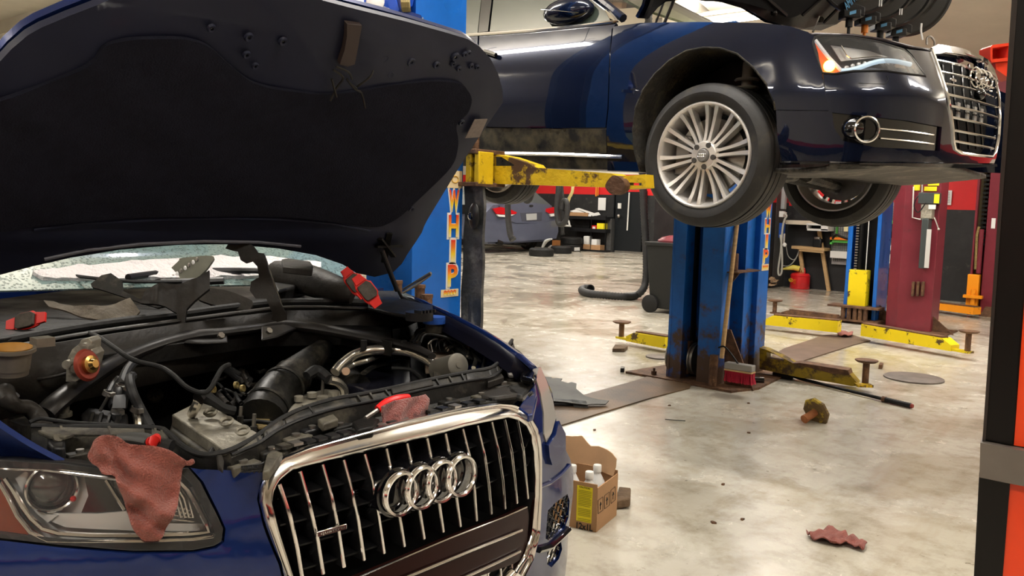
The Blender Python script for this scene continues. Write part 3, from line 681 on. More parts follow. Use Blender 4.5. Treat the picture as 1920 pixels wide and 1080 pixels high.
patch('door_lower_panel', [(780, 239), (922, 240), (1040, 242), (1135, 242), (1136, 288), (1040, 286), (900, 284), (780, 283)], SED, DIRT, sed, -.006, .02, 18, label='dirt-splashed lower door panel')
patch('sill', [(780, 290), (905, 291), (1170, 297), (1185, 300), (1190, 321), (1060, 318), (900, 313), (780, 310)], SED, DIRT, sed, -.02, .03, 18)
strip('sill_trim', [(780, 284), (905, 287), (1040, 289), (1168, 294)], SED, CHROME, sed, .011, .004, label='bright metal sill strip')
strip('belt_trim', [(780, 78), (880, 66), (1000, 58), (1100, 48), (1158, 41), (1150, 28), (1138, 12), (1126, -6), (1110, -30)], SED, CHROME, sed, .010, .004)
strip('door_handle', [(912, 99), (925, 103), (934, 106)], SED, GLOSS, sed, .014, .02)
GLS = mat('dark_tinted_glass', (.035, .045, .035), .06, 0, coat=1, spec=.8)
patch('side_window', [(930, -60), (916, 57), (1000, 52), (1100, 44), (1143, 38), (1128, 10), (1090, -60)], SED, GLS, sed, -.012, .01, 24)
patch('side_window', [(800, -60), (790, 70), (893, 60), (906, -60)], SED, GLS, sed, -.012, .01, 24)
patch('window_pillar', [(908, -60), (896, 60), (914, 58), (928, -60)], SED, GLOSS, sed, -.004, .02, 24)
# mirror
mc = at(1066, 22, d=4.95)
g = G(); g.ball(mc, .14, 20, 1.28, .55, .56)
m_ = g.build('wing_mirror', BNAVY, sed)
g = G(); g.tube([at(1100, 34, d=4.95), at(1128, 38, d=5.0), at(1146, 43, d=5.02)], [.05, .045, .03], 10, 3, .6); g.build('mirror_stalk', GLOSS, m_)
g = G(); g.tube([at(1014, 18, d=4.82), at(1040, 20, d=4.8), at(1085, 24, d=4.82)], .002, 6); g.build('mirror_seam', GLOSS, m_)
# bumper, lamp, fog panel, grille
GRIL = [(1750, 103), (1760, 131), (1769, 159), (1777, 184), (1782, 212), (1786, 242), (1787, 265), (1790, 279), (1802, 286), (1830, 290), (1858, 293), (1865, 284), (1871, 254), (1873, 219), (1871, 180), (1864, 149), (1850, 129), (1830, 115), (1809, 106), (1769, 100)]
LAMP = [(1524, 80), (1527, 69), (1540, 66), (1600, 70), (1650, 79), (1695, 93), (1708, 104), (1735, 142), (1700, 138), (1660, 132), (1600, 133), (1565, 138), (1542, 136), (1532, 108)]
patch('front_bumper', [(1455, 207), (1553, 209), (1545, 150), (1543, 139), (1566, 141), (1600, 136), (1660, 135), (1700, 141), (1737, 145), (1711, 103), (1700, 92), (1745, 97), (1752, 92), (1800, 98), (1840, 114), (1860, 138), (1870, 165), (1877, 215), (1875, 262), (1868, 296), (1864, 306), (1800, 306), (1700, 303), (1600, 303), (1466, 302), (1458, 260)],
      SED, BNAVY, sed, 0, .02, 15, holes=[GRIL, [(1560, 211), (1700, 226), (1766, 238), (1762, 283), (1700, 279), (1640, 276), (1580, 264), (1564, 240)]])
patch('lamp_housing', LAMP, SED, mat('lamp_dark_interior', (.05, .045, .05), .3, .3), sed, -.09, .01, 14)
patch('lamp_bezel', [(1700, 97), (1708, 104), (1735, 142), (1722, 140)], SED, mat('lamp_silver', (.5, .5, .5), .3, .7), sed, -.03, .01, 14)
patch('lamp_reflector', [(1560, 75), (1640, 82), (1690, 95), (1650, 96), (1600, 102), (1580, 105)], SED, mat('lamp_silver', (.5, .5, .5), .3, .7), sed, -.06, .01, 12)
patch('lamp_reflector', [(1585, 128), (1640, 118), (1705, 124), (1728, 139), (1700, 135), (1660, 129), (1600, 130)], SED, mat('lamp_grey', (.16, .16, .17), .3, .5), sed, -.045, .01, 12)
patch('indicator', [(1525, 78), (1533, 78), (1578, 133), (1543, 135), (1532, 105)], SED, mat('orange_lens', (.75, .09, .01), .2, coat=1, emit=(1, .12, .01), est=.5), sed, -.02, .01, 9, label='orange indicator lens')
p, n = SED(1555, 122); g = G(); g.ball(p-n*.012, .026, 14); g.build('indicator_bulb', mat('lit_amber_bulb', (1, .5, .1), .3, emit=(1, .42, .06), est=14), sed, label='lit amber bulb')
strip('lamp_line', [(1529, 74), (1552, 104), (1578, 131)], SED, mat('pale_glowing_line', (.7, .68, .68), .3, emit=(.9, .85, .85), est=.25), sed, .009, -.01)  # bright chrome line: its shine is put in as pale colour and glow
DRL = mat('pale_blue_running_light', (.6, .75, .85), .25, emit=(.6, .82, 1), est=.55)
g = G(); pts = [SED(x, y)[0]-SED(x, y)[1]*.012 for x, y in ((1578, 131), (1592, 130), (1612, 125), (1634, 117), (1655, 112), (1680, 112), (1711, 118))]
g.tube(pts, .011, 8, 4); g.build('running_light', DRL, sed, label='pale blue running light strip')
strip('lamp_trim', [(1580, 78), (1592, 98), (1600, 103), (1650, 97), (1690, 100)], SED, CHROME, sed, .003, -.04)
for k in range(9):
    x = 1592+k*13; y = 116-k*1.5-(k*(8-k))*.35; p, n = SED(x, y); g = G(); g.lathe([(0, .004), (.010, .006), (.012, 0)], p-n*.07, n, 10); g.build('led_cup', mat('lamp_silver', (.5, .5, .5), .3, .7), sed)
patch('lamp_lens', LAMP, SED, glass('clear_lamp_cover', (.98, .98, .98), .05), sed, .003, .003, 14)
strip('lamp_seal', LAMP+[LAMP[0]], SED, BLK, sed, .006, -.003)
FOG = [(1559, 211), (1700, 225), (1766, 238), (1762, 283), (1700, 279), (1640, 276), (1580, 265), (1563, 240)]
patch('fog_panel', FOG, SED, GLOSS, sed, -.012, .02, 13)
p, n = SED(1623, 243)
fr = G(); fr.lathe([(.054, 0), (.060, .006), (.060, .014), (.054, .018), (.050, .012), (.050, 0)], p+n*.004, n+V((.35, 0, 0)), 28, True); fr.build('fog_lamp_ring', CHROME, sed)
fr = G(); fr.lathe([(.051, .01), (.045, -.02), (.02, -.05), (0, -.055)], p+n*.004, n+V((.35, 0, 0)), 24); fr.build('fog_lamp_bowl', GLOSS, sed)
fr = G(); fr.ball(SED(1600, 240)[0]-SED(1600, 240)[1]*.02, .055, 16, 1, .8, .9); fr.build('fog_lamp_pod', GLOSS, sed)
strip('fog_panel_trim', [(1650, 241), (1700, 246), (1750, 253)], SED, CHROME, sed, .0035, .002)
strip('fog_panel_trim', [(1651, 259), (1700, 264), (1750, 270)], SED, CHROME, sed, .0035, .002)
strip('washer_cover_seam', [(1610, 156), (1658, 158), (1666, 150), (1662, 142)], SED, mat('dark_seam', (.002, .002, .002), .6), sed, .0012, .0005)
patch('grille_back', GRIL, SED, mat('matt_black_mesh', (.003, .003, .003), .7, spec=.1), sed, -.06, .01, 16)
strip('grille_frame', [(1746, 92), (1750, 103), (1760, 131), (1769, 159), (1777, 184), (1782, 212), (1786, 242), (1787, 265), (1790, 279), (1802, 287), (1830, 291), (1859, 294), (1866, 284), (1872, 254), (1874, 219), (1872, 180), (1865, 149)], SED, CHROME, sed, .008, .002)
patch('grille_top_trim', [(1744, 91), (1756, 85), (1790, 89), (1825, 99), (1850, 113), (1862, 131), (1868, 150), (1863, 149), (1850, 128), (1830, 115), (1809, 105), (1770, 99), (1752, 103)], SED, CHROME, sed, .008, .02, 9)
z6 = lambda x, y: (1700+x/4.32, 80+y/4.32)
for ln in ([(225, 130), (450, 175), (690, 275)], [(270, 225), (490, 270), (720, 362)], [(300, 320), (525, 365), (740, 442)], [(330, 408), (530, 455), (750, 520)], [(360, 510), (550, 550), (750, 605)], [(370, 602), (550, 640), (745, 690)], [(385, 708), (550, 740), (728, 775)], [(390, 795), (550, 825), (715, 858)]):
    strip('grille_bar', [z6(*q) for q in ln], SED, CHROME, sed, .0065, -.008)
for x in (395, 470, 545, 605, 655):
    pp = [SED(*z6(x+dx, y)) for dx, y in ((-50, 150), (-30, 400), (0, 600), (20, 860))]
    g = G(); g.tube([a-b*.035 for a, b in pp], .006, 4, 3); g.build('grille_upright', BLK, sed)
for y in (482, 575):
    for k, x in enumerate((393, 470, 543, 603, 655)):
        p, n = SED(*z6(x, y+k*15)); u = V((0, 1, 0)); g = G(); g.obox(p-n*.03, u*.026, zz*.017, n*.004); g.build('grille_tile', mat('pale_grey_plastic', (.34, .33, .31), .5), sed)
RC = [(1823, 146), (1833, 149), (1843, 152), (1852, 155)]
ra, rb = SED(*RC[0])[0], SED(*RC[3])[0]
for i in range(4):
    p = ra.lerp(rb, i/3); n = (AM.to_3x3() @ V((1, -.34, .08))).normalized()
    g = G(); g.lathe([(.0455, 0), (.0495, .006), (.0535, 0), (.0495, -.005)], p+n*.022, n, 28, True); g.build('badge_ring', CHROME, sed)
text('grille_badge', 'quattro', SED(1784, 150)[0]+V((.008, 0, -.01)), AM.to_3x3() @ V((0, 1, 0)), zz, .017, CHROME, sed, .003, w=.085)
p, n = SED(1837, 177); g = G(); g.ball(p+n*.0, .03, 12); g.build('grille_camera', GLOSS, sed)
# lower lip and undertray
patch('lower_lip', [(1464, 304), (1600, 305), (1700, 305), (1864, 307), (1866, 311), (1800, 314), (1700, 311), (1600, 307), (1464, 308)], SED, GLOSS, sed, .012, .05, 15)
TRAY = mat('scuffed_undertray', (.03, .027, .024), .5, 0, var=.5, sc=5, col2=(.20, .18, .15), thr=.6, soft=.1, bump=.4)
g = G()
rows = []
for i in range(9):
    x = .22+i*.09; u = None
    rows.append([A(x, yy, -.062+.055*i/8-.012*math.sin(i*.7)*(1 if 3 < j < 12 else .3)-.03*math.sin(j*.5+i*.3)*.4) for j, yy in enumerate([.08+.115*k for k in range(16)]) ])
# keep inside the nose outline
def clampx(P):
    p = AI @ P; u = abs(p.y-.95)/.955; xn = .95-.085*u*u-.50*u**7
    return A(min(p.x, xn), p.y, p.z)
g.grid([[clampx(P) for P in r] for r in rows]); g.build('undertray', TRAY, sed, solid=.02)
g = G(); g.box((0, 0, 0), (1, 1, 1)); g.v = [A(-3.9+v.x*4.2, .16+v.y*1.55, -.06+v.z*.14) for v in g.v]; g.build('floor_pan', DIRT, sed)
g = G(); g.box((0, 0, 0), (1, 1, 1)); g.v = [A(-.72+v.x*.9, .45+v.y*1.0, .08+v.z*.45) for v in g.v]; g.build('engine_block', GREASE, sed)
# far side and rear of the body so that it is a whole car from other viewpoints
prof = [(.90, .02), (.94, .45), (.55, .62), (-.55, .76), (-1.35, 1.20), (-2.6, 1.24), (-3.5, .92), (-4.05, .86), (-4.12, .10)]
g = G(); g.prism([A(x, 1.88, z) for x, z in prof[:4]+[(-3.5, .86)]+prof[7:]], AM.to_3x3() @ V((0, .02, 0))); g.build('far_side_panel', BNAVY, sed)
g = G(); g.prism([A(x, .25, z) for x, z in [(-1.32, 1.16), (-1.35, 1.20), (-2.6, 1.24), (-2.6, 1.20)]], AM.to_3x3() @ V((0, 1.4, 0))); g.build('roof', BNAVY, sed)
g = G(); g.prism([A(x, .2, z) for x, z in [(-2.6, 1.22), (-3.5, .90), (-3.5, .86), (-2.6, 1.18)]], AM.to_3x3() @ V((0, 1.5, 0))); g.build('rear_window', GLS, sed)
g = G(); g.prism([A(x, .06, z) for x, z in [(-3.5, .90), (-4.05, .86), (-4.12, .10), (-4.05, .10), (-4.0, .82), (-3.5, .85)]], AM.to_3x3() @ V((0, 1.8, 0))); g.build('boot_lid', BNAVY, sed)
patch('rear_door', [(560, 96), (777, 78), (777, 236), (700, 300), (600, 300)], SED, BNAVY, sed, 0, .02, 40)
g = G(); g.prism([A(-.60, .22, .80), A(-.60, 1.68, .80), A(-1.33, 1.5, 1.17), A(-1.33, .4, 1.17)], AM.to_3x3() @ V((.01, 0, .01))); g.build('windscreen', glass('green_tint_glass', (.45, .5, .42), .12), sed)
g = G(); g.tube([A(-.63, .12, .74), A(-1.0, .20, .97), A(-1.33, .34, 1.16)], .025, 8); g.build('roof_pillar', BNAVY, sed)
g = G(); g.tube([A(-.60, 1.76, .78), A(-1.33, 1.6, 1.16)], .025, 8); g.build('roof_pillar', BNAVY, sed)
g = G(); g.box((0, 0, 0), (1, 1, 1)); g.v = [A(-.72+v.x*.2, .12+v.y*1.68, .62+v.z*.06) for v in g.v]; g.build('scuttle', BLK, sed)
for k in range(3): g = G(); g.tube([A(-.58, .5+k*.35, .72), A(-.62, .8+k*.35, .76), A(-.66, 1.1+k*.35, .73)], .008, 6, 3); g.build('wiper_arm', BLK, sed)
# open bonnet
HA = math.radians(52); hA = A(-.50, .12, .70); hd = AM.to_3x3() @ V((math.cos(HA), 0, math.sin(HA))); hn = hd.cross(AM.to_3x3() @ V((0, 1, 0)))
HS = rayplane(hA, hn)
BON = [(1202, 40), (1214, 18), (1235, -60), (1290, -300), (1700, -300), (1790, -120), (1640, 0), (1575, 50), (1545, 62), (1500, 60), (1440, 47), (1425, 38), (1395, 20), (1360, 10), (1320, 5), (1285, 5), (1255, 9), (1240, 20), (1222, 41)]
patch('bonnet', BON, HS, BNAVY, sed, -.03, .02, 30)
UNH = mat('grey_black_bonnet_underside', (.013, .013, .014), .4, 0, var=.3, sc=5, coat=.15)
patch('bonnet_inner_frame', [(1212, 36), (1240, -60), (1300, -290), (1690, -290), (1770, -120), (1632, 0), (1570, 46), (1510, 54), (1445, 43), (1400, 17), (1360, 6), (1320, 0), (1285, 0), (1252, 4), (1232, 18), (1220, 36)], HS, UNH, sed, -.005, .02, 24,
      disp=lambda x, y: .018*math.sin((x-1400)*.06+(y*.05)))
patch('bonnet_liner', rnd([(1300, -8), (1380, -2), (1440, 16), (1475, 32), (1500, 22), (1560, -30), (1680, -150), (1600, -280), (1330, -280)], 2), HS, mat('black_felt', (.012, .012, .013), .95, bump=.3, bsc=200), sed, .022, .015, 26)
for a_, b_, in ((((1430, -10), (1470, 25)), 0), (((1540, -10), (1500, 25)), 0), (((1600, -20), (1540, 40)), 0)):
    strip('bonnet_rib', [a_[0], a_[1]], HS, UNH, sed, .012, .02)
for px, py in ((1447, 21), (1535, 34)): p, n = HS(px, py); g = G(); g.ball(p+n*.02, .022, 10); g.build('bonnet_bump_stop', PLAS, sed)
g = G(); g.tube([at(1537, 30, d=4.6), at(1532, 42, d=4.6), at(1524, 60, d=4.6)], [.003, .004, .006], 8); g.build('bonnet_latch', PLAS2, sed)
g = G(); g.tube([A(-.45, .22, .66), A(-.40, .30, .92), A(-.36, .3, 1.0)], .009, 8); g.tube([A(-.60, .35, .68), A(-.50, .36, .95)], .006, 6); g.build('gas_strut', BLK, sed)
p0 = [SED(x, y)[0] for x, y in ((1530, 64), (1600, 66), (1660, 75), (1710, 88), (1748, 94), (1800, 98), (1840, 112))]
rows = [p0, [p+V((-.10, .05, .012)) for p in p0], [p+V((-.22, .10, -.02)) for p in p0]]
g = G(); g.grid(rows); g.build('slam_panel', mat('plum_black_paint', (.03, .024, .03), .25, .2, coat=.5), sed, solid=.012)
# wheels
RIM = mat('brushed_silver_alloy', (.74, .71, .67), .34, .75, var=.06, sc=8)
RIMD = mat('dusty_alloy_barrel', (.33, .26, .20), .45, .6, var=.3, sc=8)
TYRE = mat('worn_tyre_rubber', (.022, .021, .020), .55, 0, var=.3, sc=5, col2=(.06, .05, .035), thr=.64, soft=.1, bump=.1, bsc=30)
def tyre_profile(R, w, ri, grooves=4):
    pr = [(ri, .02), (ri+.012, 0), (ri+.035, -.010+.0), (R-.05, -.012), (R-.022, .004), (R-.006, .022)]
    n = grooves; span = w-.05
    for k in range(n+1):
        a = .025+span*k/(n+1); b = .025+span*(k+1)/(n+1)
        pr += [(R-(.004 if k in (0, n) else 0), a+.003), (R-(.004 if k in (0, n) else 0), b-.004)]
        if k < n: pr += [(R-.010, b-.003), (R-.010, b+.003)]
    pr += [(R-.006, w-.022), (R-.022, w-.004), (R-.05, w+.012), (ri+.035, w+.01), (ri+.012, w), (ri, w-.02)]
    return pr
def wheel(parent, P, ax, R=.361, w=.262, ri=.262):
    """alloy wheel: ax points into the car"""
    ax = V(ax).normalized(); P = V(P); up = V((0, 0, 1)); up = (up-ax*up.dot(ax)).normalized(); sd = ax.cross(up)
    g = G(); g.lathe([(.262, -.004), (.268, .004), (.266, .014), (.250, .022), (.243, .05), (.225, .09), (.222, .20), (.255, .235), (.262, .25), (.252, .25), (.214, .20), (.216, .085), (.235, .045), (.243, .018), (.250, .004), (.256, -.004)], P, ax, 56, True)
    wh = g.build('wheel', RIM, parent)
    g = G(); g.lathe(tyre_profile(R, w, ri-.004), P, ax, 72, True); g.build('tyre', TYRE, wh)
    g = G(); g.lathe([(.232, .052), (.218, .10), (.215, .20)], P, ax, 48); g.build('rim_barrel', RIMD, wh)
    g = G()
    for k in range(10):
        a0 = 2*math.pi*k/10+.16
        def pt(r, a, h): return P+(up*math.cos(a)+sd*math.sin(a))*r+ax*h
        g2 = G()
        for s in (-1, 1):
            rows = []
            for r, off, wd_, h in ((.062, .012, .0135, .018), (.10, .0135, .0125, .022), (.15, .017, .013, .022), (.20, .022, .0145, .016), (.250, .029, .018, .004)):
                c = pt(r, a0+s*off/r, h); t = (sd*math.cos(a0)-up*math.sin(a0))
                rows.append([c-t*wd_*.75+ax*.022, c-t*wd_*.6, c+t*wd_*.6, c+t*wd_*.75+ax*.022])
            g2.grid(rows)
            rr2 = [[q+ax*(.026) for q in r] for r in rows]; g2.grid(rr2, True)
            for rw, rb in zip((0, -1), (0, -1)): pass
            for j in (0, 3): g2.grid([[r[j] for r in rows], [r[j] for r in rr2]])
        g2.build('spoke', RIM, wh)
    g = G(); g.lathe([(.075, .045), (.078, .03), (.066, .014), (.036, .012), (.034, .02), (0, .02)], P, ax, 40); g.build('hub', RIM, wh)
    for k in range(5):
        a = 2*math.pi*k/5+.5; c = P+(up*math.cos(a)+sd*math.sin(a))*.056
        g = G(); g.lathe([(0, .008), (.013, .008), (.015, .02), (.013, .045)], c, ax, 12); g.build('bolt_recess', mat('dark_bolt_hole', (.05, .045, .04), .5), wh)
    g = G(); g.lathe([(0, -.004), (.028, -.002), (.033, .006), (.033, .02)], P, ax, 28); cp = g.build('centre_cap', mat('grey_cap', (.25, .24, .23), .4, .5), wh)
    for k in range(4):
        g = G(); c = P+sd*((k-1.5)*.0105); g.lathe([(.0072, 0), (.0078, -.0006), (.0084, 0), (.0078, .0006)], c-ax*.0045, ax, 18, True); g.build('cap_ring', CHROME, cp) if False else g.build('cap_ring', CHROME, wh)
    return wh
ax = AM.to_3x3() @ V((0, 1, 0))
w0 = wheel(sed, A(0, .0, 0), ax)
def wcopy(w, loc, rot):
    c = w.copy(); COL.objects.link(c); c.parent = w.parent; c.matrix_local = Matrix.Translation(V(loc)) @ Matrix.Rotation(rot, 4, 'Z')
    for ch in list(w.children): d = ch.copy(); COL.objects.link(d); d.parent = c
wcopy(w0, (-2.99, 0, -.02), 0); wcopy(w0, (0, 1.86, 0), math.pi); wcopy(w0, (-2.99, 1.86, -.02), math.pi)
g = G(); g.lathe([(.04, .09), (.19, .09), (.19, .115), (.04, .115)], A(0, 0, 0), ax, 40, True); g.build('brake_disc', STEEL, sed)
g = G(); g.lathe([(.04, .09), (.19, .09), (.19, .115), (.04, .115)], A(0, 1.86, 0), -ax, 40, True); g.build('brake_disc', STEEL, sed)
g = G(); g.box((0, 0, 0), (1, 1, 1)); g.v = [A(-.20+v.x*.09, .07+v.y*.09, -.1+v.z*.2) for v in g.v]; g.build('brake_caliper', mat('caliper_grey', (.3, .28, .26), .5, .5), sed, bevel=.01)
# wheel housing
arc = [SED(*q)[0] for q in dens(ARCH, 18, False)]
yv = AM.to_3x3() @ V((0, 1, 0))
inner = [A(*( (AI@p).x, .50, (AI@p).z)) for p in arc]
LIN = mat('muddy_wheel_liner', (.022, .020, .017), .8, 0, var=.5, sc=6, col2=(.08, .065, .04), thr=.6, soft=.12, bump=.5)
g = G(); g.grid([arc, [A((AI@p).x, .25, (AI@p).z) for p in arc], inner]); g.build('wheel_arch_liner', LIN, sed, solid=.01)
g = G(); g.prism([A((AI@p).x, .50, (AI@p).z) for p in arc], yv*.01); g.build('wheel_arch_panel', LIN, sed)
for k in range(6): 
    g = G(); g.lathe([(.060, -.008), (.068, 0), (.060, .008), (.052, 0)], A(.02, .36, .20+k*.042), (0, 0, 1), 16, True); g.build('spring_coil', mat('dusty_spring', (.2, .18, .14), .6), sed)
g = G(); g.cyl(A(.02, .36, 0), A(.02, .36, .5), .03); g.build('damper', mat('dusty_spring', (.2, .18, .14), .6), sed)
for s in (-1, 1): g = G(); g.bar(A(.02, .3, .28), A(s*.2+.02, .9, .24), .05, .03); g.build('upper_wishbone', mat('dusty_spring', (.2, .18, .14), .6), sed)
for (p, q, r) in (((0, .12, -.1), (.1, .85, -.06), .028), ((0, .12, -.12), (-.3, .8, -.04), .028), ((0, 1.7, -.1), (.1, 1.0, -.06), .028), ((0, 1.7, -.12), (-.3, 1.05, -.02), .03), ((-.12, .15, 0), (-.15, 1.7, .03), .018)):
    g = G(); g.tube([A(*p), A(*q)], [r, r*1.3], 8); g.build('suspension_arm', TRAY, sed)
# ================================================================== BLUE SUV IN FRONT
QC = 1.43
suv = thing('suv', 'dark blue suv in front with its bonnet up, chrome grille and bare engine bay', 'car', (-2.6, QC, 0))
def g_suv(P):
    dy = abs(P.y-QC); z = P.z; k = .55 if z < .55 else 1.6 if z > .78 else .55+1.05*(z-.55)/.23
    xn = -1.42-.20*dy*dy-1.6*k*max(0, dy-.62)**2
    if z > .76: xn -= .30*(z-.76)
    if z < .45: xn -= .15*(.45-z)
    a, b = P.x-xn, dy-.945+.10*max(0, z-.8)
    kk = .08; h = max(kk-abs(a-b), 0)/kk
    return max(a, b)+h*h*kk*.25
SU = implicit(g_suv, .6, 4.2, 70)
z5 = lambda x, y: (x/3.6, 780+y/3.6)
z6q = lambda x, y: (460+x/3.097, 740+y/3.097)
FO = [(531, 1080), (497, 985), (485, 940), (486, 918), (493, 898), (507, 872), (528, 856), (575, 838), (621, 825), (690, 806), (750, 790), (830, 772), (880, 762), (928, 756), (955, 757), (977, 766), (990, 780), (1001, 798), (1007, 822), (1009, 850), (1009, 934), (1006, 998), (994, 1047), (977, 1082)]
FI = [(549, 1080), (524, 1000), (509, 945), (512, 921), (524, 901), (547, 882), (600, 868), (686, 847), (750, 832), (815, 817), (870, 801), (912, 792), (951, 784), (972, 788), (986, 799), (994, 816), (1000, 847), (1003, 890), (1002, 934), (997, 998), (983, 1043), (965, 1070)]
HL = [(-260, 872), (0, 864), (117, 870), (225, 884), (300, 884), (352, 878), (375, 905), (390, 935), (405, 965), (417, 991), (414, 1014), (400, 1022), (361, 1030), (250, 1031), (111, 1021), (0, 1008), (-260, 985)]
FD = [(531, 1080), (545, 1130), (570, 1180), (600, 1210), (760, 1190), (900, 1140), (977, 1082)]
patch('front_bumper', [(357, 877), (375, 880), (440, 882), (500, 886), (489, 905), (482, 935), (493, 985), (527, 1080), (545, 1135), (568, 1185), (600, 1215), (600, 1300), (-260, 1300), (-260, 990), (0, 1013), (111, 1026), (250, 1036), (361, 1035), (405, 1027), (420, 1016), (423, 991), (411, 963), (396, 933), (381, 903)], SU, NAVY, suv, 0, .02, 24,
      disp=lambda x, y: .012*math.exp(-((y-1052)/22)**2))
LEN = [(1008, 690), (1012, 688), (1023, 713), (1035, 750), (1041, 783), (1033, 811), (1023, 829), (1019, 815), (1018, 774), (1012, 738), (1004, 712)]
FG1 = [(1027, 958), (1040, 944), (1064, 926), (1068, 940), (1066, 970), (1058, 992), (1030, 1014), (1023, 1010)]
FG2 = [(1026, 1036), (1052, 1016), (1054, 1030), (1048, 1048), (1034, 1064), (1026, 1058)]
patch('bumper_corner', [(1004, 716), (1011, 738), (1017, 774), (1018, 815), (1022, 832), (1036, 812), (1042, 788), (1055, 811), (1059, 840), (1069, 860), (1075, 884), (1075, 921), (1067, 986), (1065, 1007), (1064, 1039), (1055, 1120), (950, 1160), (977, 1084), (996, 1047), (1008, 998), (1011, 934), (1011, 850), (1009, 822), (1003, 798), (992, 780), (978, 764), (990, 745)], SU, NAVY, suv, 0, .02, 10, holes=[FG1, FG2])
patch('bumper_insert', [(1042, 790), (1054, 812), (1054, 842), (1040, 862), (1029, 871), (1024, 856), (1022, 834), (1036, 813)], SU, NAVY, suv, .012, .015, 9)
patch('fog_grille_back', [(1022, 944), (1060, 928), (1060, 990), (1048, 1060), (1022, 1066)], SU, BLK, suv, -.04, .01, 10)
g = G()
for j in range(9):
    for i in range(5):
        px = 1026+i*9+(4.5 if j % 2 else 0)+j*.3; py = 1008-i*8+(j-4)*11-(4 if j % 2 else 0)
        if inside((px, py), FG1) or inside((px, py), FG2):
            p, n = SU(px, py); u, w = perp(n); g.tube([p+(u*math.cos(a*math.pi/3)+w*math.sin(a*math.pi/3))*.0155-n*.004 for a in range(7)], .0022, 4)
g.build('fog_grille', GLOSS, suv, kind='stuff')
strip('bumper_crease', [(1012, 912), (1030, 905), (1050, 890), (1066, 872)], SU, NAVY, suv, .006, .002)
strip('fog_blade', [(1008, 1030), (1030, 1024), (1050, 1006), (1064, 992)], SU, GLOSS, suv, .010, .004)
patch('left_headlamp', LEN, SU, mat('pale_lamp_lens', (.42, .40, .37), .08, .1, coat=1), suv, .003, .02, 7, label='clear far headlamp lens')
# grille frame: a band swept between outer and inner outline
def band(name, outer, inner, surf, m, parent, prof, n=60):
    def res(l):
        L = [0]
        for a, b in zip(l, l[1:]): L.append(L[-1]+math.dist(a, b))
        out = []; j = 0
        for i in range(n+1):
            t = L[-1]*i/n
            while j < len(L)-2 and L[j+1] < t: j += 1
            f = (t-L[j])/max(1e-9, L[j+1]-L[j]); out.append((l[j][0]*(1-f)+l[j+1][0]*f, l[j][1]*(1-f)+l[j+1][1]*f))
        return out
    O, I_ = outer, inner
    rows = []
    for a, b in zip(O, I_):
        r = []
        for f, h in prof:
            q = (a[0]*(1-f)+b[0]*f, a[1]*(1-f)+b[1]*f); p, nn = surf(*q); r.append(p+nn*h)
        rows.append(r)
    g = G(); g.grid(rows); return g.build(name, m, parent, solid=0, ang=50)
def pair(o, i, step=9):
    """sample the outer line and take for each point the matching inner point by arc share between shared corners"""
    k = [(0, 0), (2, 2), (6, 5), (13, 12), (17, 16), (20, 18), (23, 21)]
    O, I_ = [], []
    def seg(l, a, b, n):
        pts = l[a:b+1]; L = [0]
        for p, q in zip(pts, pts[1:]): L.append(L[-1]+math.dist(p, q))
        out = []
        for s in range(n):
            t = L[-1]*s/n; j = max(jj for jj in range(len(L)-1) if L[jj] <= t+1e-9); f = (t-L[j])/(L[j+1]-L[j]); out.append((pts[j][0]*(1-f)+pts[j+1][0]*f, pts[j][1]*(1-f)+pts[j+1][1]*f))
        return out
    for (a, b), (c, d) in zip(k, k[1:]):
        n = max(3, int(math.dist(o[a], o[c])/step)); O += seg(o, a, c, n); I_ += seg(i, b, d, n)
    O.append(o[k[-1][0]]); I_.append(i[k[-1][1]]); return O, I_
O_, I_ = pair(FO, FI)
band('grille_frame', O_, I_, SU, CHROME, suv, [(-.04, -.03), (-.02, 0), (.02, .010), (.12, .014), (.20, .011), (.24, .004), (.30, .006), (.70, .010), (.78, .006), (.84, .010), (.94, .008), (1, 0), (1.03, -.05)])
fo2 = [(531, 1080), (548, 1135), (572, 1185), (602, 1212), (760, 1192), (900, 1142), (950, 1110), (977, 1082)]; fi2 = [(549, 1080), (565, 1130), (588, 1172), (612, 1192), (755, 1172), (890, 1124), (940, 1095), (965, 1070)]
band('grille_frame', fo2, fi2, SU, CHROME, suv, [(-.02, -.02), (0, .008), (.2, .011), (.8, .008), (1, 0), (1.03, -.05)])
MESH = mat('matt_black_mesh', (.006, .006, .006), .5)
patch('grille_back', FI+[(940, 1095), (890, 1124), (755, 1172), (612, 1192), (588, 1172), (565, 1130)], SU, MESH, suv, -.075, .01, 22)
BARS = [[(205, 520), (265, 700), (310, 900), (335, 1053), (350, 1120)], [(325, 445), (385, 660), (430, 860), (460, 1045)], [(455, 405), (510, 600), (550, 800), (582, 1005)], [(578, 378), (630, 570), (665, 740), (698, 965)], [(700, 345), (745, 500), (780, 700), (814, 925)],
        [(828, 312), (862, 470), (905, 715), (932, 885)], [(948, 282), (985, 450), (1020, 670), (1047, 840)], [(1065, 252), (1100, 420), (1135, 635), (1158, 800)], [(1172, 225), (1205, 390), (1235, 600), (1258, 768)], [(1272, 198), (1310, 350), (1340, 560), (1352, 735)],
        [(1358, 178), (1400, 360), (1425, 540), (1438, 695)], [(1440, 158), (1480, 330), (1505, 500), (1518, 665)], [(1515, 145), (1555, 330), (1575, 500), (1587, 632)], [(1590, 155), (1625, 330), (1640, 500), (1650, 605)]]
FIN = mat('gloss_black_fin', (.010, .010, .011), .22)
